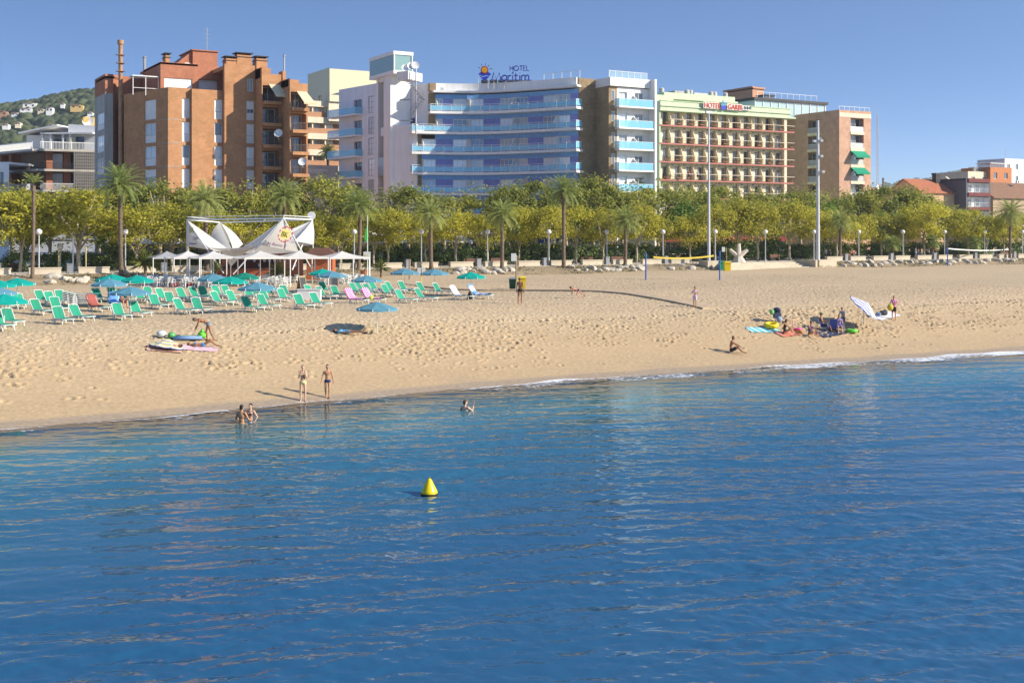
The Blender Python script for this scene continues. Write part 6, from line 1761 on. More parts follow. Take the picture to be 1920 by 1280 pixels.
# ================================================================ BEACH FURNITURE
def part(root, name, mb, mat, smooth=False):
    o = bpy.data.objects.new(name, mb.mesh(name, mat, smooth=smooth)); COL.objects.link(o); o.parent = root; return o
GRF = MCLOTH('green_lounger_mesh', (.035, .34, .20), trans=.15, objvar=.16)
PLW = M('white_plastic', (.72, .74, .72), rough=.45, var=.05)
def lounger(label, fab, back=52):
    t_ = thing('sun_lounger', label, 'sun lounger')
    ca, sa = math.cos(R(back)), math.sin(R(back))
    prof = [(-.42 - .80 * ca, .34 + .80 * sa), (-.42 - .5 * ca, .345 + .5 * sa - .02), (-.42 - .2 * ca, .35 + .2 * sa - .015), (-.40, .35), (-.1, .345), (.4, .36), (.80, .37), (1.06, .33)]
    mb = MB(); W = .30; n = len(prof)
    vs = []; fs = []
    for x, z in prof:
        for k, y in enumerate((-W, -W * .5, 0, W * .5, W)): vs.append((x, y * (.86 if x in (prof[0][0], prof[-1][0]) else 1), z - (.02 if k == 2 else 0)))
    for x, z in prof:
        for k, y in enumerate((-W, -W * .5, 0, W * .5, W)): vs.append((x, y * (.86 if x in (prof[0][0], prof[-1][0]) else 1), z - (.02 if k == 2 else 0) - .018))
    m_ = n * 5
    for i in range(n - 1):
        for k in range(4):
            a = i * 5 + k; fs += [(a, a + 5, a + 6, a + 1), (a + m_, a + 1 + m_, a + 6 + m_, a + 5 + m_)]
    for i in range(n - 1): fs += [(i * 5, i * 5 + m_, i * 5 + 5 + m_, i * 5 + 5), (i * 5 + 4, i * 5 + 9, i * 5 + 9 + m_, i * 5 + 4 + m_)]
    for k in range(4): fs += [(k, k + 1, k + 1 + m_, k + m_), ((n - 1) * 5 + k, (n - 1) * 5 + k + m_, (n - 1) * 5 + k + 1 + m_, (n - 1) * 5 + k + 1)]
    mb.add(vs, fs); part(t_, 'fabric', mb, fab)
    mb = MB()
    for s_ in (-1, 1):
        mb.tube([(p[0], s_ * (W + .02), p[1]) for p in prof[:4]], .022, 6); mb.tube([(p[0], s_ * (W + .02), p[1] - .01) for p in prof[3:]], .026, 6)
        mb.tube([(prof[0][0], s_ * (W + .02), prof[0][1]), (prof[0][0] - .03, s_ * W * .6, prof[0][1] + .035), (prof[0][0] - .035, 0, prof[0][1] + .045)], .022, 6)
    mb.bar((1.07, -W, .33), (1.07, W, .33), .024); mb.bar((-.47 - .4 * ca, -W, .34 + .4 * sa - .07), (-.47 - .4 * ca, W, .34 + .4 * sa - .07), .016)
    for s_ in (-1, 1): mb.bar((-.42 - .45 * ca, s_ * .3, .34 + .45 * sa - .04), (-.75, s_ * .3, .06), .02)
    part(t_, 'frame', mb, PLW)
    for s_ in (-1, 1):
        mb = MB(); mb.tube([(.82, s_ * .31, .36), (.95, s_ * .33, 0)], [.03, .025], 6); part(t_, 'leg', mb, PLW)
        mb = MB(); mb.tube([(-.38, s_ * .31, .36), (-.5, s_ * .33, 0)], [.035, .03], 6); mb.tube([(-.38, s_ * .31, .36), (-.2, s_ * .33, 0)], [.03, .025], 6); part(t_, 'leg', mb, PLW)
    t_.scale = (.93,) * 3
    return t_
BEDS = [  # rows counted from the water: (u, v of the ground under the middle of the bed)
    ('front', [(3, 619), (23, 611), (117, 607), (152, 602), (228, 599), (262, 594), (347, 589), (377, 587), (473, 584), (502, 580), (569, 579), (600, 576)]),
    ('second', [(43, 578), (77, 590), (13, 580), (110, 585), (297, 579), (325, 574), (348, 565), (415, 573), (443, 571), (505, 568), (537, 566), (611, 561), (636, 559), (761, 568), (798, 565)]),
    ('third', [(83, 570), (100, 573), (118, 570), (188, 566), (217, 564), (237, 567), (270, 567), (285, 563), (311, 566), (373, 563), (387, 561), (413, 559), (432, 559), (472, 561), (482, 557), (512, 557), (540, 558), (588, 557), (613, 550), (673, 552), (684, 549), (698, 554), (707, 548), (732, 556), (740, 550), (763, 549), (798, 551), (830, 553)])]
FD = math.atan2(-.957, .278)
rb = random.Random(9)
bed0 = lounger('x', GRF)
first = True
for row, L_ in BEDS:
    L_ = sorted(L_)
    for i, (u, v) in enumerate(L_):
        x, y, z = ground(u, v); lab = 'empty green mesh sun lounger with white frame in the %s row, %s' % (row, nth(i, len(L_)))
        rz = FD + rb.uniform(-.14, .14) + (.0 if u < 650 else .12)
        if first: bed0.location = (x, y, z); bed0.rotation_euler = (0, 0, rz); bed0['label'] = lab; bed0['group'] = 'green sun loungers on the sand'; first = False
        else: dup(bed0, (x, y, z - .01), rz, lab, 'green sun loungers on the sand')
PINKT = MSTRIPE('pink_patterned_towel', (.72, .10, .38), (.74, .48, .60), 'Y', .18)
BLUT = M('blue_towel', (.16, .36, .72), rough=.9, var=.15); REDT = M('brick_red_towel', (.34, .09, .07), rough=.9, var=.2); WHT = M('white_towel', (.74, .73, .72), rough=.9, var=.1)
BWT = MSTRIPE('blue_white_towel', (.12, .30, .70), (.62, .70, .80), 'X', .55)
def towel_on(label, x, y, z, rz, mat, back=52, full=True):     # cloth lying over a lounger
    ca, sa = math.cos(R(back)), math.sin(R(back)); mb = MB(); W = .36; r_ = random.Random(int(x * 100))
    prof = [(-.42 - .84 * ca + .03, .36 + .84 * sa + .02), (-.42 - .5 * ca + .02, .36 + .5 * sa + .01), (-.42 - .2 * ca + .02, .37 + .2 * sa), (-.38, .385), (0, .38)] + ([(.5, .39), (.78, .395)] if full else [(.15, .375)])
    vs = []; fs = []
    for dz in (.0, -.022):
        for x_, z_ in prof:
            for y_ in (-W, -W * .55, 0, W * .55, W): vs.append((x_, y_ + r_.uniform(-.02, .02), z_ + dz + .012 - (.09 if abs(y_) == W else 0) + (0 if dz else r_.uniform(0, .015))))
    n = len(prof); m_ = n * 5
    for i in range(n - 1):
        for k in range(4): a = i * 5 + k; fs += [(a, a + 5, a + 6, a + 1), (a + m_, a + 1 + m_, a + 6 + m_, a + 5 + m_)]
        fs += [(i * 5, i * 5 + m_, i * 5 + 5 + m_, i * 5 + 5), (i * 5 + 4, i * 5 + 9, i * 5 + 9 + m_, i * 5 + 4 + m_)]
    mb.add(vs, fs); o = mb.build('towel', mat, smooth=True); o.location = (x, y, z); o.rotation_euler = (0, 0, rz); return tag(o, label, 'towel')
for u, v, lab, tl, mat, full, rz in ((185, 584, 'sun lounger under a brick red towel left of the old man', 'brick red towel over a lounger near the stacked loungers', REDT, False, .1), (213, 578, 'sun lounger under a blue towel behind the seated old man', 'plain blue towel over the lounger behind the seated old man', BLUT, False, -.5),
                         (669, 569, 'sun lounger under a pink towel, left one of the pink pair', 'pink patterned towel on the left lounger of the pink pair', PINKT, True, .1), (701, 568, 'sun lounger under a pink towel, right one of the pink pair', 'pink patterned towel on the right lounger of the pink pair', PINKT, True, .1),
                         (866, 562, 'sun lounger under a white towel beside the blue towelled one', 'white towel over the lounger beneath the last green parasol', WHT, False, .15), (901, 560, 'sun lounger under a blue and white towel at the right end of the rows', 'blue and white towel over the rightmost lounger', BWT, True, .25)):
    x, y, z = ground(u, v); r0 = FD + rz; dup(bed0, (x, y, z - .01), r0, lab, 'green sun loungers on the sand'); towel_on(tl, x, y, z, r0, mat, full=full)
x, y, z = ground(152, 576)
stk = lounger('x', GRF, back=14); 
for k in range(6):
    lab = ['bottom', 'second', 'third', 'fourth', 'fifth', 'topmost'][k] + ' green lounger in the stack left of the red towel'
    if k == 0: stk.location = (x, y, z); stk.rotation_euler = (0, 0, FD + .9); stk['label'] = lab; stk['group'] = 'stacked green loungers'
    else: dup(stk, (x, y, z + .11 * k), FD + .9, lab, 'stacked green loungers')
# two more folded ones lying beside
mb = MB(); mb.ell((0, 0, .12), (.16, .12, .16), 10, 7); mb.ell((.1, .05, .22), (.08, .07, .08), 8, 6); o = mb.build('bag', M('lime_bag', (.45, .6, .06))); x, y, z = ground(696, 572); o.location = (x, y, z + .38); tag(o, 'small lime green bag on the right pink lounger', 'bag')
mb = MB(); mb.lathe([(.05, 0), (.2, .02), (.16, .4), (.07, .62), (.04, .6)], (0, 0, 0), 10); o = mb.build('bag', M('black_bag', (.02, .02, .022))); x, y, z = ground(881, 562); o.location = (x, y, z); tag(o, 'tall black bag between the white and blue towelled loungers', 'bag')

# parasols
TEAL = MCLOTH('teal_canvas', (.01, .48, .41), trans=.42); BLUC = MCLOTH('faded_blue_canvas', (.15, .39, .53), trans=.42); DGR = MCLOTH('dark_green_canvas', (.01, .24, .17), trans=.25)
TRIM = M('white_trim', (.70, .74, .74), rough=.7)
def parasol(label, mat, Rr=1.17, h=1.82, rise=.36, tilt=None, n=8, val=.13, loc=(0, 0, 0), pole_mat=None, group='beach parasols'):
    t_ = thing('beach_parasol', label, 'parasol', loc, group)
    vs = []; fs = []; m_ = 4; apex = (0, 0, h)
    vs.append(apex)
    for i in range(1, m_ + 1):
        q = i / m_
        for j in range(2 * n):
            a = math.pi * j / n; rr = Rr * q * (1 if j % 2 == 0 else .955); vs.append((rr * math.cos(a), rr * math.sin(a), h - rise * q ** 1.15 - (0 if j % 2 == 0 else .03 * q)))
    N2 = 2 * n
    for j in range(N2):
        fs.append((0, 1 + j, 1 + (j + 1) % N2))
        for i in range(m_ - 1): fs.append((1 + i * N2 + j, 1 + (i + 1) * N2 + j, 1 + (i + 1) * N2 + (j + 1) % N2, 1 + i * N2 + (j + 1) % N2))
    mb = MB(); mb.add(vs, fs); part(t_, 'canopy', mb, mat)
    mb = MB(); o_ = 1 + (m_ - 1) * N2
    for j in range(N2):
        a, b_ = vs[o_ + j], vs[o_ + (j + 1) % N2]; k = val
        mb.quad(a, b_, (b_[0] * 1.01, b_[1] * 1.01, b_[2] - k), (a[0] * 1.01, a[1] * 1.01, a[2] - k))
    vl = part(t_, 'valance', mb, mat)
    mb = MB()
    for j in range(0, N2, 2):
        a = vs[o_ + j]; mb.bar((a[0] * 1.015, a[1] * 1.015, a[2] + .02), (a[0] * 1.02, a[1] * 1.02, a[2] - val * 1.1), .022)
    o = part(vl, 'trim', mb, TRIM)
    mb = MB(); mb.tube([(0, 0, -.25), (0, 0, h + .07)], .02, 8); part(t_, 'pole', mb, pole_mat or TRIM)
    mb = MB()
    for j in range(0, N2, 2): a = vs[o_ + j]; mb.bar((0, 0, h - .03), (a[0] * .97, a[1] * .97, a[2] - .015), .008, n=4); mb.bar((0, 0, h - .55), (a[0] * .5, a[1] * .5, h - rise * .5 - .03), .007, n=4)
    part(t_, 'ribs', mb, TRIM)
    return t_
PAR = [(32, 521, 'T', 'teal parasol at the left edge, whole and nearest the ivy'), (-6, 524, 'T', 'teal parasol cut by the left edge behind another'), (8, 551, 'T', 'low teal parasol at the left edge in front of the loungers'), (-8, 537, 'B', 'blue parasol sliver at the left edge'),
       (205, 522, 'B', 'faded blue parasol in front of two teal ones'), (211, 514, 'T', 'teal parasol behind the faded blue one, left of a pair'), (257, 516, 'T', 'teal parasol behind the old man, right of a pair'), (245, 537, 'B', 'faded blue parasol directly above the seated old man'),
       (400, 513, 'B', 'faded blue parasol in front of the white club chairs'), (458, 511, 'D', 'dark green parasol behind the bright teal one'), (432, 518, 'T', 'bright teal parasol in the middle of the lounger rows'), (483, 529, 'B', 'faded blue parasol right of the bright teal one'),
       (605, 504, 'T', 'teal parasol half hidden behind a blue one by the club'), (622, 508, 'B', 'faded blue parasol overlapping a teal one by the club'), (688, 516, 'B', 'faded blue parasol over the pink towelled loungers'), (759, 503, 'B', 'faded blue parasol right of the yucca'), (815, 504, 'B', 'faded blue parasol beside the information post'), (883, 510, 'T', 'teal parasol over the white and blue towels, rightmost'),
       (707, 568, 'B', 'faded blue parasol nearest the water, over the lying sunbather')]
pt_ = {}
for u, v, k, lab in PAR:
    x, y, z = (ground(707, 626) if v == 568 else under(u, v, 1.82))
    if k not in pt_: pt_[k] = parasol(lab, {'T': TEAL, 'B': BLUC, 'D': DGR}[k], loc=(x, y, z)); pt_[k].rotation_euler = (0, 0, rb.uniform(0, 1))
    else: dup(pt_[k], (x, y, z), rb.uniform(0, 1), lab)
    if v == 568:
        pass
# ---------------------------------------------------------------- beach club
SAIL = MCLOTH('white_sail_cloth', (.78, .77, .74), trans=.35, var=.05)
club = thing('sail_canopy', 'white star shaped sail canopy on a tubular frame with BK Club print', 'canopy', ud(470, 118) + (3.15,))
def cp(u, v, d): x, y = ud(u, d); return Vector((x, y, zv(v, d)))
ZT = 9.2
def cz(u, d, z): x, y = ud(u, d); return Vector((x, y, z))
A_, C_, B_, D_ = cz(350.5, 116, ZT), cz(532, 113, ZT + .08), cz(586, 122, ZT + .05), cz(412, 125, ZT - .2)
mb = MB()
for p, q in ((A_, C_), (C_, B_), (A_, D_), (D_, B_)):
    mb.bar(p, q, .075, n=8); mb.bar(p + Vector((0, 0, .28)), q + Vector((0, 0, .28)), .035, n=6)
mb.bar(C_ + Vector((0, 0, .0)), C_ + Vector((0, 0, .3)), .05)
part_ = mb.build('top_frame', PLW, club)
for p, q in ((A_, cz(350.5, 116, 3.0)), (B_, cz(588, 122, 3.0)), (D_, cz(412, 125, 3.0)), (A_, cp(419, 512, 113)), (C_, cp(437, 514, 112)), (C_, cp(585, 506, 115)), (B_, cp(548, 506, 118))):
    mb = MB(); mb.bar(p, q, .06, n=8); mb.build('pole', PLW, club)
def patch(a, b_, c, sag, n=8):      # triangular cloth a-b-c hollowed by sag
    nrm = (b_ - a).cross(c - a).normalized(); idx = {}; vs = []; fs = []
    for i in range(n + 1):
        for j in range(n + 1 - i):
            w0, w1, w2 = 1 - (i + j) / n, i / n, j / n; p = a * w0 + b_ * w1 + c * w2
            p = p + nrm * sag * (w0 * w1 + w1 * w2 + w0 * w2) * 2 + Vector((0, 0, -.35 * sag if False else 0)); idx[i, j] = len(vs); vs.append(p)
    for i in range(n):
        for j in range(n - i):
            fs.append((idx[i, j], idx[i + 1, j], idx[i, j + 1]))
            if i + j < n - 1: fs.append((idx[i + 1, j], idx[i + 1, j + 1], idx[i, j + 1]))
    return vs, fs
LOW = cp(438, 474, 118)
for ap, p1, p2 in ((A_, cp(351, 462, 116.2), cp(391, 464, 114.5)), (C_, cp(489, 459, 112.5), cp(560, 472, 115.5)), (B_, cp(552, 452, 117.5), cp(588, 459, 122)), (D_, cp(391, 452, 122), cp(456, 458, 124))):
    mb = MB()
    for tri_, sg_ in (((ap, p1, p2), .25), ((ap, p1, LOW), .5), ((ap, p2, LOW), -.5)):
        v_, f_ = patch(*tri_, sg_); mb.add(v_, f_)
    mb.build('sail', SAIL, club, smooth=True)
mb = MB(); v_, f_ = patch(cp(412, 468, 115), cp(470, 466, 116), cp(433, 500, 116), .3); mb.add(v_, f_); v_, f_ = patch(cp(392, 464, 114), cp(489, 460, 113), cp(440, 474, 120), -.3); mb.add(v_, f_); mb.build('sail', SAIL, club, smooth=True)
# print on the front sail
n_ = (cp(489, 459, 112.5) - C_).cross(cp(560, 472, 115.5) - C_).normalized()
if n_.dot(Vector((0, -1, 0))) < 0: n_ = -n_
sx = (cp(560, 472, 115.5) - cp(489, 459, 112.5)).normalized(); sz_ = n_.cross(sx) * -1
if sz_.z < 0: sz_ = -sz_
pc_ = cp(528, 434, 112.6) + n_ * .75
PRG = M('print_green', (.16, .20, .02)); PRR = M('print_red', (.55, .05, .04)); PRY = M('print_yellow', (.75, .60, .22))
def on_sail(txt, size, dx, dz, mat, nm='lettering', fs_=1.0, sh=0): return text_mesh(txt, size, .012, mat, nm, club, pc_ + sx * dx + sz_ * dz, sx, sz_, font_scale=fs_, shear=sh)
mb = MB(); ring = [pc_ + n_ * -.03 + (sx * math.cos(a * .3927) + sz_ * math.sin(a * .3927)) * .56 for a in range(16)]; mb.add(ring + [p - n_ * .02 for p in ring], [tuple(range(16)), tuple(range(31, 15, -1))]); mb.build('emblem_disc', PRY, club)
on_sail('BK', .74, -.43, -.25, PRG, fs_=.85)
mb = MB()
for a in (20, 50, 78, 102, 130, 160, 200, 230, 258, 282, 310, 340):
    c = pc_ + (sx * math.cos(R(a)) + sz_ * math.sin(R(a))) * .74; t2 = (-sx * math.sin(R(a)) + sz_ * math.cos(R(a))) * .12; r2 = (sx * math.cos(R(a)) + sz_ * math.sin(R(a))) * .06
    q = [c - t2 - r2, c + t2 - r2, c + t2 + r2, c - t2 + r2]; mb.hexa([p for p in q] + [p + n_ * .015 for p in q])
mb.build('emblem_dashes', PRR, club)
on_sail('Club', .5, .62, -.72, M('print_lilac', (.35, .33, .5)), fs_=.7, sh=.2)
on_sail('by Banner II', .44, -1.55, -1.28, M('print_violet', (.20, .06, .20)), fs_=.95, sh=.2)
pc2 = cp(360, 442, 115.2)
for tx, sz3, dx, dz, mt_ in (('BK', .8, -.35, .3, PRG), ('Club', .5, .1, -.38, M('print_navy', (.05, .05, .15))), ('by Banner II', .3, -.35, -.85, M('print_violet', (.20, .06, .20)))):
    s2 = Vector(cam2w(1, -.45) + (0,)).normalized(); text_mesh(tx, sz3, .012, mt_, 'lettering', club, pc2 + s2 * dx + Vector((0, 0, dz)), s2, font_scale=.6)
# round disc lamp on the corner
o = thing('round_sign', 'round white disc sign on top of the right corner of the sail frame', 'sign', cz(584, 121.5, 9.3)); mb = MB(); c = cp(584, 404, 121.5); mb.tube([c + Vector(cam2w(0, .06) + (0,)), c - Vector(cam2w(0, .06) + (0,))], .40, 18); mb.build('disc', WHITEP, o); mb = MB(); mb.bar(cz(584, 121.6, 9.3), c, .03); mb.build('stem', METAL, o)
# flat square shades
def shade(label, u, d, half, mat, zt=5.75, rise=.55):
    x, y = ud(u, d); zg = float(zsand(x, y)); t_ = thing('square_canopy', label, 'canopy', (x, y, zg), 'square white canopies of the beach club', 0)
    mb = MB(); c = [Vector((sx_ * half, sy_ * half, zt - zg)) for sx_, sy_ in ((-1, -1), (1, -1), (1, 1), (-1, 1))]; ap = Vector((0, 0, zt + rise - zg))
    for i in range(4): v_, f_ = patch(ap, c[i], c[(i + 1) % 4], -.22, 6); mb.add(v_, f_)
    part(t_, 'canopy', mb, mat)
    mb = MB()
    for i in range(4): a, b_ = c[i], c[(i + 1) % 4]; mb.quad(a, b_, b_ - Vector((0, 0, .16)), a - Vector((0, 0, .16)))
    part(t_, 'valance', mb, mat)
    for p in c: mb = MB(); mb.bar((p.x * .98, p.y * .98, 0), (p.x * .98, p.y * .98, p.z), .05, n=8); part(t_, 'post', mb, PLW)
    mb = MB(); mb.bar((0, 0, 0), ap, .04, n=8); part(t_, 'centre_pole', mb, PLW)
    return t_
GSAIL = MCLOTH('grey_canvas', (.40, .42, .45), trans=.2)
for u, d, hf, m_, lab in ((313, 115, 1.75, GSAIL, 'grey topped square canopy, leftmost at the beach club'), (352, 109, 1.7, SAIL, 'white square canopy beside the grey one'), (400, 107, 1.75, SAIL, 'white square canopy under the left sails'), (488, 106.5, 2.1, SAIL, 'wide white square canopy in front of the printed sail'), (560, 109, 2.1, SAIL, 'white square canopy right of the printed sail'), (641, 113, 2.0, SAIL, 'white square canopy at the right end by the flag')): shade(lab, u, d, hf, m_, zt=zv(481.5, d))
# kiosk and bar
kx, ky = ud(602, 120); kk = thing('beach_kiosk', 'orange brown wooden kiosk with a brown roof at the club', 'kiosk', (kx, ky, 3.1)); KW = M('orange_boards', (.42, .12, .04), rough=.7, var=.2, scale=2)
mb = MB(); mb.ob((kx, ky, 4.35), (2.6, 2.0, 2.4), R(-30)); mb.build('wall', KW, kk); mb = MB(); mb.hexa([Vector((kx, ky, 5.6)) + Matrix.Rotation(R(-30), 3, 'Z') @ Vector(p) for p in ((-1.8, -1.4, 0), (1.8, -1.4, 0), (1.8, 1.4, 0), (-1.8, 1.4, 0), (-.8, -.3, .8), (.8, -.3, .8), (.8, .3, .8), (-.8, .3, .8))]); mb.build('roof', M('brown_shingle', (.13, .06, .04), var=.2), kk)
bx0, by0 = ud(478, 121); bar_ = thing('beach_bar', 'dark bar counter under the white sails', 'bar', (bx0, by0, 3.1))
mb = MB(); mb.ob((bx0, by0, 3.7), (7.5, .8, 1.1), R(-20)); mb.build('counter', M('bar_terracotta', (.30, .09, .04), var=.2), bar_); mb = MB(); mb.ob((bx0, by0, 4.28), (7.8, 1.0, .07), R(-20)); mb.build('counter_top', WOOD, bar_)
mb = MB(); c = Vector((bx0, by0, 4.5)) + Vector(cam2w(.4, 1.9) + (0,)); mb.ob(c, (8.2, .3, 2.9), R(-20)); mb.build('back_wall', M('dark_red_boards', (.10, .03, .02), var=.3), bar_)
mb = MB()
for i in range(14): q = c + Vector(cam2w(-3.4 + i * .52, -.3) + (rb.choice((-.4, .1, .6)),)); mb.ob(q, (.28, .12, .3), R(-20))
mb.build('shelf_items', METAL, bar_); mb = MB(); q = cp(508, 464, 119); mb.ob(q, (1.1, .1, .75), R(-25)); mb.build('screen', M('dark_screen', (.015, .015, .02), rough=.2), bar_)
# white plastic chairs and tables
def chair_mesh():
    mb = MB(); mb.ob((0, 0, .43), (.46, .44, .035)); 
    for i in range(7):
        a = -1.15 + 2.3 * i / 6; x_, y_ = .24 * math.sin(a), .20 * math.cos(a) * .5 + .13; mb.tube([(x_, y_, .44), (x_ * 1.08, y_ + .10, .86)], [.028, .022], 5)
    mb.tube([(-.26, .15, .80), (-.17, .27, .87), (0, .31, .89), (.17, .27, .87), (.26, .15, .80)], .03, 6)
    for s_ in (-1, 1):
        mb.tube([(s_ * .25, .2, .66), (s_ * .27, -.05, .67), (s_ * .26, -.2, .62), (s_ * .25, -.2, .42)], .025, 5); mb.tube([(s_ * .21, -.18, .43), (s_ * .26, -.23, 0)], [.035, .025], 6); mb.tube([(s_ * .2, .18, .43), (s_ * .25, .26, 0)], [.035, .025], 6)
    return mb.mesh('plastic_chair', PLW)
CHM = chair_mesh()
mb = MB(); mb.lathe([(.02, .70), (.42, .70), (.42, .73), (.02, .73)], (0, 0, 0), 18); TT = mb.mesh('tabletop', PLW); mb = MB(); mb.tube([(0, 0, .08), (0, 0, .70)], .05, 8); [mb.tube([(0, 0, .12), (math.cos(a) * .32, math.sin(a) * .32, 0)], .03, 5) for a in (0.4, 1.97, 3.54, 5.1)]; TL = mb.mesh('pedestal', PLW)
ZONES = [('left', 268, 345, 104.5, 111, 6), ('middle', 345, 410, 104.2, 109, 6), ('central', 478, 545, 105, 110, 5), ('right', 600, 668, 109.5, 115, 6)]
rc = random.Random(4)
for zn, ua_, ub_, d0, d1, n in ZONES:
    ch_l = []; tb = []
    for i in range(n):
        u = ua_ + (ub_ - ua_) * (i + .5) / n; d = d0 + (d1 - d0) * (.25 if i % 2 else .75); x, y = ud(u, d); tb.append((u, x, y))
        for a in (0.3, 1.9, 3.5, 5.0)[:3 + i % 2]:
            a += rc.uniform(-.3, .3); ch_l.append((x + math.cos(a) * .78, y + math.sin(a) * .78, a))
    for i, (u, x, y) in enumerate(tb):
        t_ = thing('plastic_table', 'round white plastic table in the %s part of the beach club, %s' % (zn, nth(i, n)), 'table', (x, y, float(zsand(x, y))), 'white plastic tables of the beach club')
        for nm, me in (('tabletop', TT), ('pedestal', TL)): o = bpy.data.objects.new(nm, me); COL.objects.link(o); o.parent = t_
    ch_l.sort(key=lambda c: c[0] * CY - c[1] * SY)
    for i, (x, y, a) in enumerate(ch_l):
        o = bpy.data.objects.new('plastic_chair', CHM); COL.objects.link(o); o.location = (x, y, float(zsand(x, y))); o.rotation_euler = (0, 0, a - math.pi / 2)
        tag(o, 'white plastic armchair in the %s part of the beach club, %s' % (zn, nth(i, len(ch_l))), 'chair', 'white plastic chairs of the beach club')
for u, d, lab in ((325, 106, 'dark red crate on the sand beside the left club chairs'), (358, 105.5, 'small red crate among the middle club chairs')):
    x, y = ud(u, d); mb = MB(); mb.bx(-.32, .32, -.2, .2, 0, .05); [mb.bx(-.32, .32, y0, y0 + .03, .05, .38) for y0 in (-.2, .17)]; [mb.bx(x0, x0 + .03, -.17, .17, .05, .38) for x0 in (-.32, .29)]; o = mb.build('crate', M('dark_red_plastic', (.25, .03, .03))); o.location = (x, y, float(zsand(x, y))); tag(o, lab, 'crate')
mb = MB(); mb.ob((0, 0, .38), (1.7, .5, .76)); mb.ob((0, 0, .78), (1.8, .58, .05)); o = mb.build('white_counter', WHITEP); x, y, z = ground(580, 562); o.location = (x, y, z - .02); o.rotation_euler = (0, 0, R(-30)); tag(o, 'low white counter block behind the loungers by the chalkboards', 'counter')
CHK = M('chalkboard', (.07, .075, .085), rough=.8, var=.3, scale=8)
def aboard(label, u, v, h, face):
    x, y, z = ground(u, v); t_ = thing('chalkboard', label, 'chalkboard', (x, y, z)); rz = face
    for s_ in (-1, 1):
        rot = Matrix.Rotation(rz, 3, 'Z') @ Matrix.Rotation(s_ * R(14), 3, 'X'); c = Vector((0, s_ * h * .125, h * .5)); mb = MB(); mb.ob(Matrix.Rotation(rz, 3, 'Z') @ c, (.66, .03, h), M3=Matrix.Rotation(rz, 3, 'Z') @ Matrix.Rotation(s_ * R(14), 3, 'X')); part(t_, 'board_frame', mb, M('beige_wood', (.42, .30, .18)))
        mb = MB(); mb.ob(Matrix.Rotation(rz, 3, 'Z') @ (c + Vector((0, s_ * .022, 0))), (.56, .012, h * .82), M3=Matrix.Rotation(rz, 3, 'Z') @ Matrix.Rotation(s_ * R(14), 3, 'X')); part(t_, 'slate', mb, CHK)
aboard('tall folding chalkboard behind the low white counter', 566, 548, 1.35, R(20)); aboard('folding menu board right of the counter under a blue parasol', 627, 541, 1.0, R(-20))

# ---------------------------------------------------------------- flags, signs, bins, nets, boardwalk
FLG_ = MCLOTH('green_flag_cloth', (.03, .42, .06), trans=.35)
x, y, d = us(689, 112); zg = 3.15; fp_ = thing('flag_pole', 'twin white flag poles with a notice board by the club', 'flag pole', (x, y, zg))
mb = MB(); mb.tube([(x, y, zg), (x, y, zv(404, d))], [.06, .03], 8); mb.build('pole', PLW, fp_)
x2, y2 = ud(693.5, d); mb = MB(); mb.tube([(x2, y2, zg), (x2, y2, zv(472, d))], .05, 8); mb.build('pole', PLW, fp_)
c = cp(688, 479.5, d - .15); mb = MB(); mb.ob(c, (.72, .05, .82), R(-30)); mb.build('notice_board', PLW, fp_)
mb = MB(); f_ = c - Vector(cam2w(0, .04) + (0,)); mb.ob(f_, (.34, .02, .34), R(-30)); mb.build('notice', M('pale_yellow_print', (.70, .68, .45)), fp_)
fl_t = tag(MB() and (lambda mb: (mb.add([cp(689.5, 418, d), cp(690, 451, d), cp(687, 453, d - .1), cp(683.5, 449, d - .2), cp(686, 432, d - .15)], [(0, 1, 2, 3, 4)]), mb.add([p + Vector(cam2w(0, .02) + (0,)) for p in (cp(689.5, 418, d), cp(690, 451, d), cp(687, 453, d - .1), cp(683.5, 449, d - .2), cp(686, 432, d - .15))], [(4, 3, 2, 1, 0)]), mb.build('flag', FLG_))[2])(MB()), 'limp green flag hanging on the taller flag pole', 'flag')
def signpost(label, u, v, h, pm, boards, r=.05, lean=0):
    x, y, z = ground(u, v); t_ = thing('signpost', label, 'signpost', (x, y, z)); mb = MB(); mb.tube([(0, 0, -.1), (lean, 0, h)], r, 8); part(t_, 'post', mb, pm)
    for dx, z0, z1, w_, m_ in boards:
        mb = MB(); ox, oy = cam2w(dx, -.08); mb.ob((ox + lean * z0 / h, oy, (z0 + z1) / 2), (w_, .04, z1 - z0), R(-30)); part(t_, 'board', mb, m_)
    return t_
TIMB = M('weathered_timber', (.34, .26, .17), rough=.9, var=.2); YELP = M('yellow_paint', (.72, .52, .06), rough=.5, var=.06)
signpost('brown timber post left of the information boards', 768, 524, 2.1, TIMB, [(0, 1.95, 2.1, .2, TIMB)], .1)
signpost('yellow post with two small white information boards', 790, 537, 1.6, YELP, [(-.18, 1.0, 1.62, .3, PLW), (.2, 1.0, 1.62, .3, PLW)], .05)
signpost('timber post with a white notice board beside the bins', 968, 528, 2.55, TIMB, [(-.25, 2.0, 2.75, .5, PLW)], .09)
x, y, d = us(1362, 122); t_ = thing('signpost', 'white notice board on a timber post by the yellow bin on the steps', 'signpost', (x, y, 4.0)); mb = MB(); mb.tube([(x, y, 3.9), (x, y, zv(464, d))], .05, 8); mb.build('post', TIMB, t_); mb = MB(); mb.ob(cp(1356.5, 467.5, d - .1), (.42, .04, .62), R(-30)); mb.build('board', PLW, t_)
GRB = M('dark_green_bin', (.015, .10, .05), rough=.45, var=.1); YLB = M('yellow_bin', (.78, .58, .01), rough=.4, var=.06)
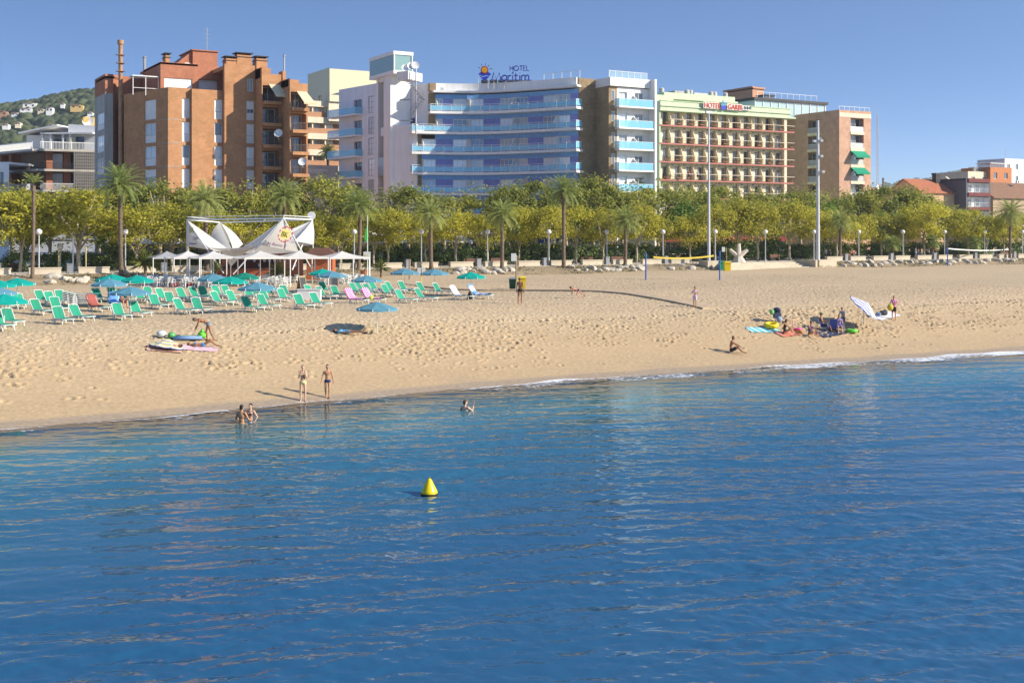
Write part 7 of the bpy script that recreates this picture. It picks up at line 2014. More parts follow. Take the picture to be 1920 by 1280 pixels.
def bin_(label, x, y, z, mat, h, w_, lid=None):
    t_ = thing('recycling_bin', label, 'bin', (x, y, z)); mb = MB(); a, b_ = w_ * .42, w_ * .5
    mb.hexa([(-a, -a, 0), (a, -a, 0), (a, a, 0), (-a, a, 0), (-b_, -b_, h * .86), (b_, -b_, h * .86), (b_, b_, h * .86), (-b_, b_, h * .86)]); part(t_, 'body', mb, mat)
    mb = MB(); mb.bx(-b_ - .05, b_ + .05, -b_ - .05, b_ + .05, h * .865, h * .92); mb.hexa([(-b_, -b_, h * .921), (b_, -b_, h * .921), (b_, b_, h * .921), (-b_, b_, h * .921), (-b_ * .6, -b_ * .6, h), (b_ * .6, -b_ * .6, h), (b_ * .6, b_ * .6, h), (-b_ * .6, b_ * .6, h)]); part(t_, 'lid', mb, lid or mat)
    t_.rotation_euler = (0, 0, R(-30)); return t_
x, y, z = ground(978.5, 543); bin_('yellow recycling bin on the sand behind the standing man', x, y, z, YLB, 1.12, .68)
x, y, z = ground(961, 542); bin_('dark green bin with a grey lid beside the yellow bin on the sand', x, y, z, GRB, 1.0, .62, METAL)
x, y, z = ground(1363.5, 508); bin_('yellow recycling bin at the foot of the steps', x, y, 3.15, YLB, 1.3, .8)
x, y, z = ground(1353, 507); bin_('green recycling bin at the foot of the steps', x, y, 3.15, M('green_bin', (.02, .30, .10), rough=.4), 1.2, .75)
# volleyball nets
BLP = M('blue_net_post', (.03, .13, .48), rough=.45, var=.06)
def net(lab, ua_, va, ub_, vb, vta, vtb, bandm, u0, u1, vn0, vn1, vm):
    x, y, z = ground(ua_, va); x2, y2, z2 = ground(ub_, vb); t_ = thing('volleyball_net', lab, 'volleyball net', (x, y, z)); da, db = depth(x, y), depth(x2, y2)
    A, B = Vector((x, y, zv(vta, da))), Vector((x2, y2, zv(vtb, db)))
    mb = MB(); mb.tube([(x, y, z - .1), tuple(A)], .075, 10); mb.build('post', BLP, t_); mb = MB(); mb.tube([(x2, y2, z2 - .1), tuple(B)], .075, 10); mb.build('post', BLP, t_)
    k0, k1 = (u0 - ua_) / (ub_ - ua_), (u1 - ua_) / (ub_ - ua_); n = 14; P = []
    for i in range(n + 1):
        k = k0 + (k1 - k0) * i / n; p = A.lerp(B, k); dd = depth(p.x, p.y); vv = (vn0 + (vn1 - vn0) * i / n) + vm * 4 * (i / n) * (1 - i / n); p.z = zv(vv, dd); P.append(p)
    mb = MB(); dp_ = Vector((0, 0, .16)); th = Vector(cam2w(0, .015) + (0,))
    for i in range(n):
        a, b_ = P[i], P[i + 1]; mb.hexa([a - dp_ - th, b_ - dp_ - th, b_ - dp_ + th, a - dp_ + th, a - th, b_ - th, b_ + th, a + th])
    mb.build('net_band', bandm, t_)
    mb = MB(); mb.bar(A, P[0], .012, n=4); mb.bar(P[-1], B, .012, n=4)
    for i in range(n): 
        a, b_ = P[i] - dp_, P[i + 1] - dp_
        for q in range(5): c = a.lerp(b_, q / 5); mb.bar(c, c - Vector((0, 0, .8)), .004, n=3)
        for q in range(1, 5): mb.bar(a - Vector((0, 0, .2 * q)), b_ - Vector((0, 0, .2 * q)), .004, n=3)
    mb.build('netting', DARK, t_)
net('volleyball net with a yellow band between two blue posts', 1211, 525, 1349.5, 525.5, 474, 470.5, YELP, 1225, 1338, 480.5, 478, 3.5)
net('volleyball net with a white band at the far right', 1776.5, 499, 1919, 488, 464, 459, PLW, 1778, 1918, 465, 463, 4.5)
# wooden boardwalk across the sand
mb = MB(); BWK = [(745, 533), (800, 540), (850, 544.5), (905, 546), (980, 546), (1060, 546.5), (1120, 548), (1170, 552), (1215, 559.5), (1262, 568), (1318, 580.5)]
pts = [Vector(ground(u, v)) for u, v in BWK]; 
L_, R_ = [], []
for i, p in enumerate(pts):
    d = (pts[min(i + 1, len(pts) - 1)] - pts[max(i - 1, 0)]); d.z = 0; d.normalize(); n_ = Vector((-d.y, d.x, 0)); w_ = .75
    L_.append(p + n_ * w_ * 2 + Vector((0, 0, .12))); R_.append(p + Vector((0, 0, .14)))
for i in range(len(pts) - 1):
    m_ = max(2, int((pts[i + 1] - pts[i]).length / .32))
    for j in range(m_):
        a, b_ = j / m_, (j + .93) / m_; q = [R_[i].lerp(R_[i + 1], a), R_[i].lerp(R_[i + 1], b_), L_[i].lerp(L_[i + 1], b_), L_[i].lerp(L_[i + 1], a)]; mb.hexa([p - Vector((0, 0, .26)) for p in q] + q)
o = mb.build('boardwalk', M('sandy_boards', (.50, .38, .25), rough=.9, var=.25, scale=2), origin=tuple(pts[4])); tag(o, 'sandy wooden boardwalk curving across the beach toward the girl', 'boardwalk')

# ---------------------------------------------------------------- loose beach things
def place(o, u, v, dz=0, rz=0): x, y, z = ground(u, v); o.location = (x, y, z + dz); o.rotation_euler = (0, 0, rz); return o
def torus_mb(Rr, r, n=24, k=10):
    mb = MB(); vs = [((Rr + r * math.cos(b_ * 6.2832 / k)) * math.cos(a * 6.2832 / n), (Rr + r * math.cos(b_ * 6.2832 / k)) * math.sin(a * 6.2832 / n), r * math.sin(b_ * 6.2832 / k)) for a in range(n) for b_ in range(k)]
    fs = [(a * k + b_, ((a + 1) % n) * k + b_, ((a + 1) % n) * k + (b_ + 1) % k, a * k + (b_ + 1) % k) for a in range(n) for b_ in range(k)]; mb.add(vs, fs); return mb
VY = M('yellow_vinyl', (.80, .60, .01), rough=.25, var=.04); VG = M('lime_vinyl', (.16, .62, .05), rough=.25, var=.04); VP = M('pink_vinyl', (.75, .12, .30), rough=.25, var=.05)
o = torus_mb(.36, .14).build('swim_ring', VY, smooth=True); place(o, 1446, 617, .26); o.rotation_euler = (R(10), R(-6), 0); tag(o, 'big yellow inflatable ring on the turquoise towel', 'swim ring')
o = torus_mb(.29, .12).build('swim_ring', VG, smooth=True); place(o, 1597, 624, .12); tag(o, 'lime green inflatable ring on the sand beside the family', 'swim ring')
o = torus_mb(.2, .09).build('swim_ring', VP, smooth=True); place(o, 1496, 622, .16); tag(o, 'small pink inflatable ring by the child in the white cap', 'swim ring')
o = torus_mb(.2, .09).build('swim_ring', M('orange_vinyl', (.8, .35, .03), rough=.3), smooth=True); place(o, 1497, 624, .02); tag(o, 'small orange inflatable ring under the pink one', 'swim ring')
def flat_towel(lab, u, v, L, W, rz, mat, seed=0, dz=.05):
    mb = MB(); n, m_ = 10, 6; r_ = random.Random(seed); x0, y0, z0 = ground(u, v); vs = []
    for k in (0, -.02):
        for i in range(n + 1):
            for j in range(m_ + 1):
                x_, y_ = L * (i / n - .5) + r_.uniform(-.02, .02), W * (j / m_ - .5) + r_.uniform(-.02, .02); c, s_ = math.cos(rz), math.sin(rz); X_, Y_ = x0 + x_ * c - y_ * s_, y0 + x_ * s_ + y_ * c; vs.append((X_, Y_, float(zsand(X_, Y_)) + dz + k + r_.uniform(0, .02)))
    q = (n + 1) * (m_ + 1); fs = []
    for i in range(n):
        for j in range(m_): a = i * (m_ + 1) + j; fs += [(a, a + m_ + 1, a + m_ + 2, a + 1), (q + a, q + a + 1, q + a + m_ + 2, q + a + m_ + 1)]
    mb.add(vs, fs); return tag(mb.build('beach_towel', mat, origin=(x0, y0, z0)), lab, 'towel')
flat_towel('turquoise and white beach towel under the yellow ring', 1432, 620, 2.3, .9, R(-10), MSTRIPE('turquoise_towel', (.10, .50, .55), (.55, .72, .75), 'X', .5), 1)
flat_towel('orange and pink mat under the bathers by the yellow ring', 1478, 626, 1.9, .9, R(5), M('orange_mat', (.70, .25, .16), var=.2), 2)
flat_towel('white towel on the sand beside the woman in pink', 1660, 593, 3.0, 1.0, R(15), WHT, 3)
flat_towel('pink and white towel beneath the sunbathing woman in blue', 366, 655, 2.2, .75, R(-18), MSTRIPE('pink_towel', (.62, .34, .42), (.70, .58, .58), 'Y', .3), 4)
flat_towel('faded red towel under the legs showing from the striped parasol', 308, 657, 1.7, .6, R(-18), M('faded_red_towel', (.62, .38, .28), var=.2), 5)
mb = MB(); mb.ell((0, 0, .12), (.38, .26, .2), 12, 8); mb.ell((.3, .1, .16), (.2, .16, .2), 10, 7); o = mb.build('bag', M('black_canvas', (.03, .032, .04)), smooth=True); place(o, 1656, 592, .06); tag(o, 'dark bag on the white towel', 'bag')
mb = MB(); mb.ell((-.1, 0, .1), (.2, .2, .14), 10, 6); o = mb.build('bag', M('blue_grey_cloth', (.35, .42, .55)), smooth=True); place(o, 1649, 593, .06); tag(o, 'pale blue bundle at the left of the dark bag', 'bag')
# tilted blue and white parasol
x, y, z = ground(1619, 617); bp_ = parasol('blue and white striped parasol tilted on its pole beside the family', MSTRIPE('blue_white_stripes', (.16, .18, .50), (.76, .76, .80), 'X', .27), Rr=1.12, h=0, rise=.42, val=.06, group=None)
for ch_ in list(bp_.children):
    if ch_.name.startswith('pole'): bpy.data.objects.remove(ch_)
tl = Vector(cam2w(-.10, -.42) + (.86,)).normalized(); hx, hy = cam2w(.16, .12)
dr_ = Vector(cam2w(.60, -.25) + (.75,)).normalized(); q_ = Vector((0, 0, 1)).rotation_difference(dr_)
top = Vector((x, y, z)) + Vector(cam2w(.02, 0) + (1.45,))
for ch_ in bp_.children: ch_.matrix_local = Matrix.Translation((top - Vector((x, y, z))) + dr_ * .42) @ q_.to_matrix().to_4x4() @ Matrix.Rotation(R(35), 4, 'Z')
bp_.location = (x, y, z); mb = MB(); mb.tube([(0, 0, -.2), tuple(Vector(cam2w(.01, 0) + (1.30,))), tuple((top - Vector((x, y, z))) + dr_ * .40)], .02, 8); part(bp_, 'pole', mb, TRIM)
# striped parasol lying open on the sand
MULTI = MSTRIPE('blue_yellow_stripes', (.16, .22, .50), (.66, .62, .40), 'R', .30, c3=(.70, .58, .10))
x, y, z = ground(316, 651); lp = parasol('open blue and yellow striped parasol lying on the sand', MULTI, Rr=.95, h=0.0, rise=.40, val=.03, group=None); lp.location = (x, y, z)
for ch_ in list(lp.children):
    if ch_.name.startswith('pole'): bpy.data.objects.remove(ch_)
for ch_ in lp.children: ch_.matrix_local = Matrix.Translation((0, 0, .44)) @ Matrix.Rotation(R(10), 4, 'Y')
mb = MB(); d_ = Vector(cam2w(.1, .95) + (0,)); mb.tube([(0, 0, .41), tuple(d_ * .9 + Vector((0, 0, .12)))], .015, 6); part(lp, 'pole', mb, TRIM)
# inflatable airbed with a green frog head, clear ball
x, y, z = ground(356, 637); ab = thing('airbed', 'green and blue striped inflatable airbed with a frog headed pillow', 'airbed', (x, y, z + .02)); ab.rotation_euler = (0, 0, R(-14))
mb = MB(); [mb.tube([(-.85, -.34 + .17 * k, .1), (.62, -.34 + .17 * k, .1)], [.09, .09], 10) for k in range(5)]; part(ab, 'mattress', mb, MSTRIPE('airbed_stripes', (.30, .55, .08), (.20, .32, .62), 'Y', .34), smooth=True)
mb = MB(); mb.ell((.62, 0, .22), (.24, .36, .2), 14, 9); part(ab, 'pillow', mb, VG, smooth=True)
for s_ in (-1, 1): mb = MB(); mb.ell((.62, s_ * .17, .44), (.08, .08, .09), 10, 7); part(ab, 'frog_eye', mb, VG, smooth=True)
mb = MB(); mb.ell((0, 0, .2), (.27, .22, .2), 14, 9); o = mb.build('beach_ball', M('silvery_vinyl', (.55, .62, .62), rough=.15, var=.25, scale=6), smooth=True); place(o, 303, 634); tag(o, 'silvery half deflated beach ball behind the striped parasol', 'beach ball')
mb = MB(); mb.ell((0, 0, .2), (.22, .2, .19), 12, 8); o = mb.build('beach_ball', M('mottled_green_vinyl', (.12, .40, .12), rough=.2, var=.6, scale=7), smooth=True); place(o, 322, 636); tag(o, 'green and white inflatable beside the silvery ball', 'beach ball')
for u, v, lab in ((684, 626, 'black flip-flop nearest the lying sunbather, left one'), (687, 627, 'black flip-flop nearest the lying sunbather, right one'), (696, 627, 'dark flip-flop lying apart near the parasol pole')):
    mb = MB(); mb.ell((0, 0, .035), (.15, .06, .035), 10, 6); mb.tube([(-.02, -.05, .05), (.06, 0, .11), (-.02, .05, .05)], .015, 5); o = mb.build('flip_flop', M('black_rubber', (.02, .02, .022)), smooth=True); place(o, u, v, .03, R(20)); tag(o, lab, 'flip-flop')
# pushchair, folding chairs
NAVY = M('navy_fabric', (.03, .045, .10), rough=.85, var=.15)
x, y, z = ground(1458, 607); pc3 = thing('pushchair', 'folded dark blue pushchair standing behind the yellow ring', 'pushchair', (x, y, z)); pc3.rotation_euler = (0, 0, R(-20))
mb = MB(); mb.hexa([(-.24, -.15, .35), (.24, -.15, .35), (.24, .2, .35), (-.24, .2, .35), (-.22, .1, .98), (.22, .1, .98), (.2, .3, .95), (-.2, .3, .95)]); part(pc3, 'seat', mb, NAVY)
mb = MB(); mb.ell((0, .1, .92), (.25, .28, .16), 12, 7); part(pc3, 'hood', mb, NAVY, smooth=True); mb = MB(); mb.ell((.05, -.2, .3), (.22, .16, .2), 10, 7); part(pc3, 'bag', mb, M('pale_blue_bag', (.30, .38, .52)), smooth=True)
for sx_ in (-.25, .25):
    for sy_ in (-.3, .3): mb = MB(); mb.tube([(sx_ - .02, sy_, .1), (sx_ + .02, sy_, .1)], .10, 12); part(pc3, 'wheel', mb, DARK)
mb = MB(); [mb.tube([(s_ * .24, -.3, .12), (s_ * .24, .05, .6), (s_ * .22, .38, 1.05)], .018, 6) for s_ in (-1, 1)]; mb.bar((-.22, .38, 1.05), (.22, .38, 1.05), .018); part(pc3, 'frame', mb, METAL)
mb = MB(); mb.ell((0, 0, 0), (.17, .17, .19), 12, 8); o = mb.build('beach_ball', M('green_beach_ball', (.20, .48, .16), rough=.3)); o.location = (x - .42, y + .1, z + .78); tag(o, 'green ball hanging on the pushchair handle', 'beach ball')
BLF = M('blue_chair_fabric', (.06, .10, .38), rough=.85, var=.12)
def deck(lab, u, v, rz, mat=BLF):
    x, y, z = ground(u, v); t_ = thing('folding_chair', lab, 'folding chair', (x, y, z)); t_.rotation_euler = (0, 0, rz)
    mb = MB(); mb.hexa([(-.25, -.25, .28), (.25, -.25, .28), (.25, .2, .25), (-.25, .2, .25), (-.25, -.25, .31), (.25, -.25, .31), (.25, .2, .28), (-.25, .2, .28)]); part(t_, 'seat', mb, mat)
    mb = MB(); mb.hexa([(-.25, .18, .28), (.25, .18, .28), (.25, .21, .28), (-.25, .21, .28), (-.25, .40, .85), (.25, .40, .85), (.25, .43, .85), (-.25, .43, .85)]); part(t_, 'backrest', mb, mat)
    for s_ in (-1, 1):
        mb = MB(); mb.tube([(s_ * .27, -.28, 0), (s_ * .27, .22, .3), (s_ * .27, .42, .86)], .014, 6); mb.tube([(s_ * .27, .3, 0), (s_ * .27, -.25, .3), (s_ * .27, -.22, .5), (s_ * .27, .25, .52)], .014, 6); part(t_, 'frame', mb, METAL)
    return (x, y, z)
deck('blue folding chair of the man in the green cap', 1546, 620, R(40)); deck('blue folding chair with its tall back turned to us', 1560, 622, R(150)); deck('blue folding chair of the woman in lilac', 1574, 623, R(-40))
flat_towel('dark blue mat under the folding chairs', 1556, 625, 2.4, 1.0, R(8), NAVY, 6)
# buoy
bu = thing('buoy', 'yellow conical buoy floating on the sea in the foreground', 'buoy', ud(805, 36.6) + (0,)); x, y = ud(805, 36.6)
mb = MB(); mb.lathe([(.22, -.16), (.245, -.05), (.25, .01), (.25, .055), (.236, .09), (.08, .40), (.055, .44), (.02, .462), (.002, .465)], (x, y, 0), 28); mb.build('cone', VY, bu, smooth=True)
mb = MB(); mb.lathe([(.20, -.1), (.256, -.08), (.258, .0), (.256, .015), (.2, .02)], (x, y, 0), 28); mb.build('base_ring', M('wet_dark_rubber', (.03, .03, .012), rough=.3), bu, smooth=True)
mb = MB(); mb.lathe([(.02, .46), (.03, .475), (.03, .495), (.01, .50)], (x, y, 0), 10); mb.build('lifting_eye', M('dull_ochre', (.3, .22, .03)), bu)
# ================================================================ PEOPLE
SKINS = {}
def skin_mat(name, col):
    return M('skin_' + name, col, rough=.55, var=.10, scale=5, spec=.35)
EYEM = M('eye_dark', (.02, .015, .012), rough=.2); LIPM = M('lips', (.36, .12, .10), rough=.5)
def V(*a): return Vector(a)
def cap(mb, a, b_, ra, rb, n=10):               # tapered capsule
    a, b_ = Vector(a), Vector(b_); d = (b_ - a); L = d.length
    if L < 1e-5: mb.ell(a, (ra, ra, ra), n, 8); return
    d.normalize(); pts = [a - d * ra * .95, a - d * ra * .7, a - d * ra * .3]; rs = [ra * .2, ra * .72, ra * .96]
    for k in (0, .33, .66, 1): pts.append(a + d * L * k); rs.append(ra + (rb - ra) * k)
    pts += [b_ + d * rb * .3, b_ + d * rb * .7, b_ + d * rb * .95]; rs += [rb * .96, rb * .72, rb * .2]
    mb.tube(pts, rs, n)
def chain(mb, pts, rs, n=10):
    for i in range(len(pts) - 1): cap(mb, pts[i], pts[i + 1], rs[i], rs[i + 1], n)
def remeshed(mb, name, vox, mat, smooth_it=4):
    me = mb.mesh('tmp', mat); ob = bpy.data.objects.new('tmp', me); COL.objects.link(ob)
    m_ = ob.modifiers.new('r', 'REMESH'); m_.mode = 'VOXEL'; m_.voxel_size = vox; m_.use_smooth_shade = True
    if smooth_it:
        s_ = ob.modifiers.new('s', 'SMOOTH'); s_.factor = .5; s_.iterations = smooth_it
    dg = C.evaluated_depsgraph_get(); dg.update()
    out = bpy.data.meshes.new_from_object(ob.evaluated_get(dg)); out.name = name
    bpy.data.objects.remove(ob); bpy.data.meshes.remove(me)
    out.materials.clear(); out.materials.append(mat)
    return out
def frame(up, fwd):
    up = up.normalized(); fwd = (fwd - up * fwd.dot(up)).normalized(); rt_ = fwd.cross(up)
    return Matrix((rt_, fwd, up)).transposed()
def person(label, loc, yaw, pose, skin=(.50, .27, .16), hair=(.03, .02, .015), hair_len=0, female=False, child=0.0, height=1.75, clothes=(), vox=.010, sit=None, group=None, dz=0.0, cap_col=None, hand=('relax', 'relax')):
    """pose: directions of torso, head, arms and legs in a frame with +Y forward, +X to the person's right, +Z up"""
    k = height / 1.75; w_ = (.93 if female else 1.0) * (1 - .18 * child); hs = 1 + .22 * child
    P = dict(torso=V(0, 0, 1), head=V(0, .05, 1), face=V(0, 1, 0), twist=0.0); P.update(pose)
    t = V(*P['torso']).normalized(); lat = V(*P.get('lat', (1, 0, 0))).normalized(); lat = (lat - t * lat.dot(t)).normalized(); fr = t.cross(lat) * 1.0
    lat2 = V(*P.get('lat2', P.get('lat', (1, 0, 0)))).normalized(); lat2 = (lat2 - t * lat2.dot(t)).normalized(); fr2 = t.cross(lat2)
    t2 = V(*P.get('torso2', P['torso'])).normalized()
    pel = V(0, 0, 0); ws = pel + t * .20; ch = ws + t2 * .22; nk = ch + t2 * .13
    B = MB(); F3 = frame(t, fr); G3 = frame(t2, fr2)
    B.ell(pel + t * .03, ((.165 if female else .155) * w_, .115 * w_, .12), 14, 9, M3=F3)
    B.ell(ws, (.128 * w_, .095 * w_, .16), 14, 9, M3=F3); B.ell(ch - t2 * .02, ((.15 if female else .168) * w_, .112 * w_, .19), 14, 9, M3=G3)
    for s_ in (-1, 1):
        B.ell(pel - t * .02 - fr * .05 + lat * s_ * .075, (.085 * w_, .085 * w_, .09), 10, 7, M3=F3)
        if female: B.ell(ch - t2 * .03 + fr2 * .085 + lat2 * s_ * .075, (.062 * w_, .06 * w_, .062), 10, 7, M3=G3)
        else: B.ell(ch + t2 * .02 + fr2 * .055 + lat2 * s_ * .07, (.08 * w_, .05, .07), 10, 7, M3=G3)
    sh = {}; J = {}
    for s_, nm in ((-1, 'L'), (1, 'R')):
        S_ = nk - t2 * .045 + lat2 * s_ * (.165 if female else .185) * w_ - fr2 * .01; sh[nm] = S_
        cap(B, nk - t2 * .05 + lat2 * s_ * .05, S_, .065 * w_, .056 * w_)
        ua_ = V(*P.get('arm' + nm, (s_ * .18, .02, -1))).normalized(); fa_ = V(*P.get('fore' + nm, tuple(ua_ + V(0, .12, 0)))).normalized()
        E = S_ + ua_ * .285; W_ = E + fa_ * .25
        chain(B, [S_, S_.lerp(E, .45), E, E.lerp(W_, .35), W_], [.054 * w_, .047 * w_, .037 * w_, .039 * w_, .025 * w_])
        hd = V(*P.get('hand' + nm, tuple(fa_))).normalized(); sd = hd.cross(fr2 if abs(hd.dot(fr2)) < .8 else t2).normalized(); pn = sd.cross(hd)
        B.ell(W_ + hd * .055, (.040, .018, .062), 10, 7, M3=frame(hd, pn))
        for i, (off, ln) in enumerate(((-.03, .068), (-.01, .078), (.01, .073), (.029, .056))):
            a = W_ + hd * .10 + sd * off; b2 = a + (hd + sd * off * 3) .normalized() * ln * .55; c2 = b2 + (hd * .75 + pn * (.55 if P.get('curl', 1) else .1) * (1 if nm == 'R' else -1) * 0 + fr2 * .35).normalized() * ln * .5
            chain(B, [a, b2, c2], [.0105, .0098, .0088], 7)
        a = W_ + hd * .03 - sd * .03; b2 = a + (hd * .6 - sd * .8).normalized() * .038; c2 = b2 + (hd * .95 - sd * .25).normalized() * .034; chain(B, [a, b2, c2], [.013, .0115, .0095], 7)
        J['E' + nm] = E; J['W' + nm] = W_; J['H' + nm] = W_ + hd * .09
        # legs
        Hp = pel - t * .03 + lat * s_ * .088 * w_
        th = V(*P.get('thigh' + nm, (s_ * .04, .0, -1))).normalized(); sn = V(*P.get('shin' + nm, (0, -.03, -1))).normalized(); ft = V(*P.get('foot' + nm, (s_ * .2, 1, -.08))).normalized()
        K_ = Hp + th * .43; An = K_ + sn * .40
        kd = (th - sn * th.dot(sn)); bk = -kd if kd.length > .15 else V(0, -1, 0); bk = bk.normalized() if bk.length > 1e-4 else V(0, -1, 0)
        chain(B, [Hp, Hp.lerp(K_, .4), K_, K_.lerp(An, .3) + (-ft) * .012, An], [.088 * w_, .075 * w_, .052 * w_, .056 * w_, .034 * w_])
        cap(B, An - ft * .03 + sn * .03, An + ft * .13 + sn * .045, .036, .028); cap(B, An + ft * .12 + sn * .048, An + ft * .185 + sn * .055, .034 * 1.0, .022)
        J['Hp' + nm] = Hp; J['K' + nm] = K_; J['A' + nm] = An; J['S' + nm] = S_
    hdv = V(*P['head']).normalized(); fc = V(*P['face']).normalized(); H3 = frame(hdv, fc); fcv = H3 @ V(0, 1, 0); rv = H3 @ V(1, 0, 0)
    hb = nk + hdv * .055; hc = hb + hdv * .125 * hs
    cap(B, nk - t2 * .04, hb + hdv * .02, .056 * w_, .05 * w_)
    B.ell(hc + hdv * .012 * hs, (.076 * hs, .094 * hs, .106 * hs), 16, 11, M3=H3); B.ell(hc - hdv * .06 * hs + fcv * .024 * hs, (.054 * hs, .062 * hs, .058 * hs), 12, 8, M3=H3)
    cap(B, hc + fcv * .088 * hs + hdv * .012, hc + fcv * .108 * hs - hdv * .028 * hs, .011, .016, 7)
    for s_ in (-1, 1):
        B.ell(hc + rv * s_ * .078 * hs - hdv * .005, (.012, .024, .033), 8, 6, M3=H3); B.ell(hc + fcv * .083 * hs + rv * s_ * .033 * hs + hdv * .028, (.024, .014, .010), 8, 6, M3=H3)
    sk = skin_mat('%02d_%02d_%02d' % tuple(int(c * 100) for c in skin), skin)
    me = remeshed(B, 'person', vox, sk, 3)
    me.materials.append(EYEM); me.materials.append(LIPM)
    eyes = [hc + fcv * .086 * hs + rv * s_ * .032 * hs + hdv * .008 for s_ in (-1, 1)]; mo = hc + fcv * .088 * hs - hdv * .062 * hs
    for p in me.polygons:
        c = p.center
        if (c - hc).length < .16 * hs:
            if min((c - e).length for e in eyes) < .014: p.material_index = 1
            elif abs((c - mo).dot(hdv)) < .009 and abs((c - mo).dot(rv)) < .026 and (c - mo).dot(fcv) > -.03: p.material_index = 2
    zmin = min(v.co.z for v in me.vertices) if sit is None else sit
    ob = bpy.data.objects.new('person', me); COL.objects.link(ob)
    ob.location = (loc[0], loc[1], loc[2] - zmin * k + dz); ob.rotation_euler = (0, 0, yaw); ob.scale = (k,) * 3
    tag(ob, label, 'person', group)
    def child_obj(mb, nm, mat, vx=vox, it=3):
        o = bpy.data.objects.new(nm, remeshed(mb, nm, vx, mat, it)); COL.objects.link(o); o.parent = ob; return o
    # hair or cap
    if hair:
        h = MB(); hm = M('hair_%02d' % int(hair[0] * 100 + hair[1] * 10), hair, rough=.6, var=.25, scale=12)
        h.ell(hc + hdv * .035 * hs - fcv * .016 * hs, (.084 * hs, .096 * hs, .098 * hs), 14, 9, M3=H3); 
        if hair_len: cap(h, hc - fcv * .055 * hs + hdv * .02, hc - fcv * .085 * hs - t2 * hair_len, .075 * hs, .05); 
        else: h.ell(hc - fcv * .035 * hs - hdv * .02 * hs, (.078 * hs, .07 * hs, .07 * hs), 12, 8, M3=H3)
        child_obj(h, 'hair', hm)
    if cap_col:
        h = MB(); h.ell(hc + hdv * .055 * hs - fcv * .005, (.092 * hs, .108 * hs, .085 * hs), 14, 9, M3=H3); h.ell(hc + hdv * .05 * hs + fcv * .10 * hs, (.07, .07, .015), 12, 7, M3=H3); child_obj(h, 'cap', M('cap_%02d%02d%02d' % tuple(int(c * 99) for c in cap_col), cap_col, rough=.8))
    for cl in clothes:
        kind, mat = cl[0], cl[1]; h = MB(); g = .012
        if kind == 'trunks' or kind == 'shorts' or kind == 'briefs':
            h.ell(pel + t * .02, ((.165 if female else .155) * w_ + g, .115 * w_ + g, .105), 14, 9, M3=F3)
            for s_, nm in ((-1, 'L'), (1, 'R')):
                h.ell(pel - t * .02 - fr * .05 + lat * s_ * .075, (.085 * w_ + g, .085 * w_ + g, .088), 10, 7, M3=F3)
                f_ = {'trunks': .22, 'shorts': .55, 'briefs': .06}[kind]; q = J['Hp' + nm].lerp(J['K' + nm], f_); cap(h, J['Hp' + nm], q, .088 * w_ + g * (1.2 if kind == 'shorts' else .9), (.088 - .02 * f_) * w_ + g * (2 if kind == 'shorts' else .9))
        elif kind in ('shirt', 'dress', 'swimsuit'):
            h.ell(ws, (.128 * w_ + g, .095 * w_ + g, .17), 14, 9, M3=F3); h.ell(ch - t2 * .02, ((.15 if female else .168) * w_ + g, .112 * w_ + g, .185), 14, 9, M3=G3); h.ell(pel + t * .05, ((.165 if female else .155) * w_ + g, .115 * w_ + g, .12), 14, 9, M3=F3)
            for s_, nm in ((-1, 'L'), (1, 'R')):
                if female: h.ell(ch - t2 * .03 + fr2 * .085 + lat2 * s_ * .075, (.062 * w_ + g, .06 * w_ + g, .062 + g), 10, 7, M3=G3)
                if kind != 'swimsuit':
                    cap(h, nk - t2 * .06 + lat2 * s_ * .06, J['S' + nm], .065 * w_ + g * .6, .056 * w_ + g); cap(h, J['S' + nm], J['S' + nm].lerp(J['E' + nm], .5 if kind == 'shirt' else .2), .054 * w_ + g, .05 * w_ + g)
                if kind == 'dress': cap(h, J['Hp' + nm] + t * .03, J['Hp' + nm].lerp(J['K' + nm], .5), .10, .105)
                if kind == 'swimsuit': h.ell(pel - t * .02 - fr * .05 + lat * s_ * .07, (.08 * w_ + g, .085 * w_ + g, .085), 10, 7, M3=F3)
        elif kind == 'bra':
            for s_ in (-1, 1): h.ell(ch - t2 * .03 + fr2 * .088 + lat2 * s_ * .075, (.064 * w_ + .004, .06 * w_ + .006, .05), 10, 7, M3=G3)
            ring = [ch - t2 * .035 + G3 @ V(math.cos(a) * (.15 * w_ + .008), math.sin(a) * (.112 * w_ + .008), 0) for a in [i * math.pi / 12 for i in range(25)]]; h.tube(ring, .016, 6)
            for s_ in (-1, 1): h.tube([ch + fr2 * .10 + lat2 * s_ * .075, nk + lat2 * s_ * .085 + fr2 * .03 + t2 * .012, ch - fr2 * .10 + lat2 * s_ * .07], .010, 6)
        child_obj(h, {'bra': 'bikini_top', 'briefs': 'swim_briefs', 'trunks': 'swim_trunks'}.get(kind, kind), mat, vox, 2)
    return ob, J
def fabric(n, c, v=.1): return M(n, c, rough=.8, var=v, scale=5)
BLK = fabric('black_swim_fabric', (.02, .02, .025)); LEMON = fabric('pale_lemon_fabric', (.66, .58, .28)); BLUEB = fabric('bright_blue_fabric', (.05, .33, .75)); GREYB = fabric('grey_blue_fabric', (.18, .24, .32))
LBLUE = fabric('light_blue_shirt', (.14, .42, .62)); PINKW = fabric('pink_white_fabric', (.74, .52, .62)); PINKS = fabric('pink_shirt', (.72, .28, .46)); LILAC = fabric('lilac_fabric', (.36, .26, .46)); NAVYF = fabric('navy_fabric_wear', (.03, .05, .13)); WHF = fabric('white_fabric', (.72, .72, .72)); GRF_ = fabric('grey_shirt', (.38, .40, .44)); REDF = fabric('red_shirt', (.40, .07, .09))
YV = math.radians(30)                 # turning of the view: facing the camera = yaw pi - YV
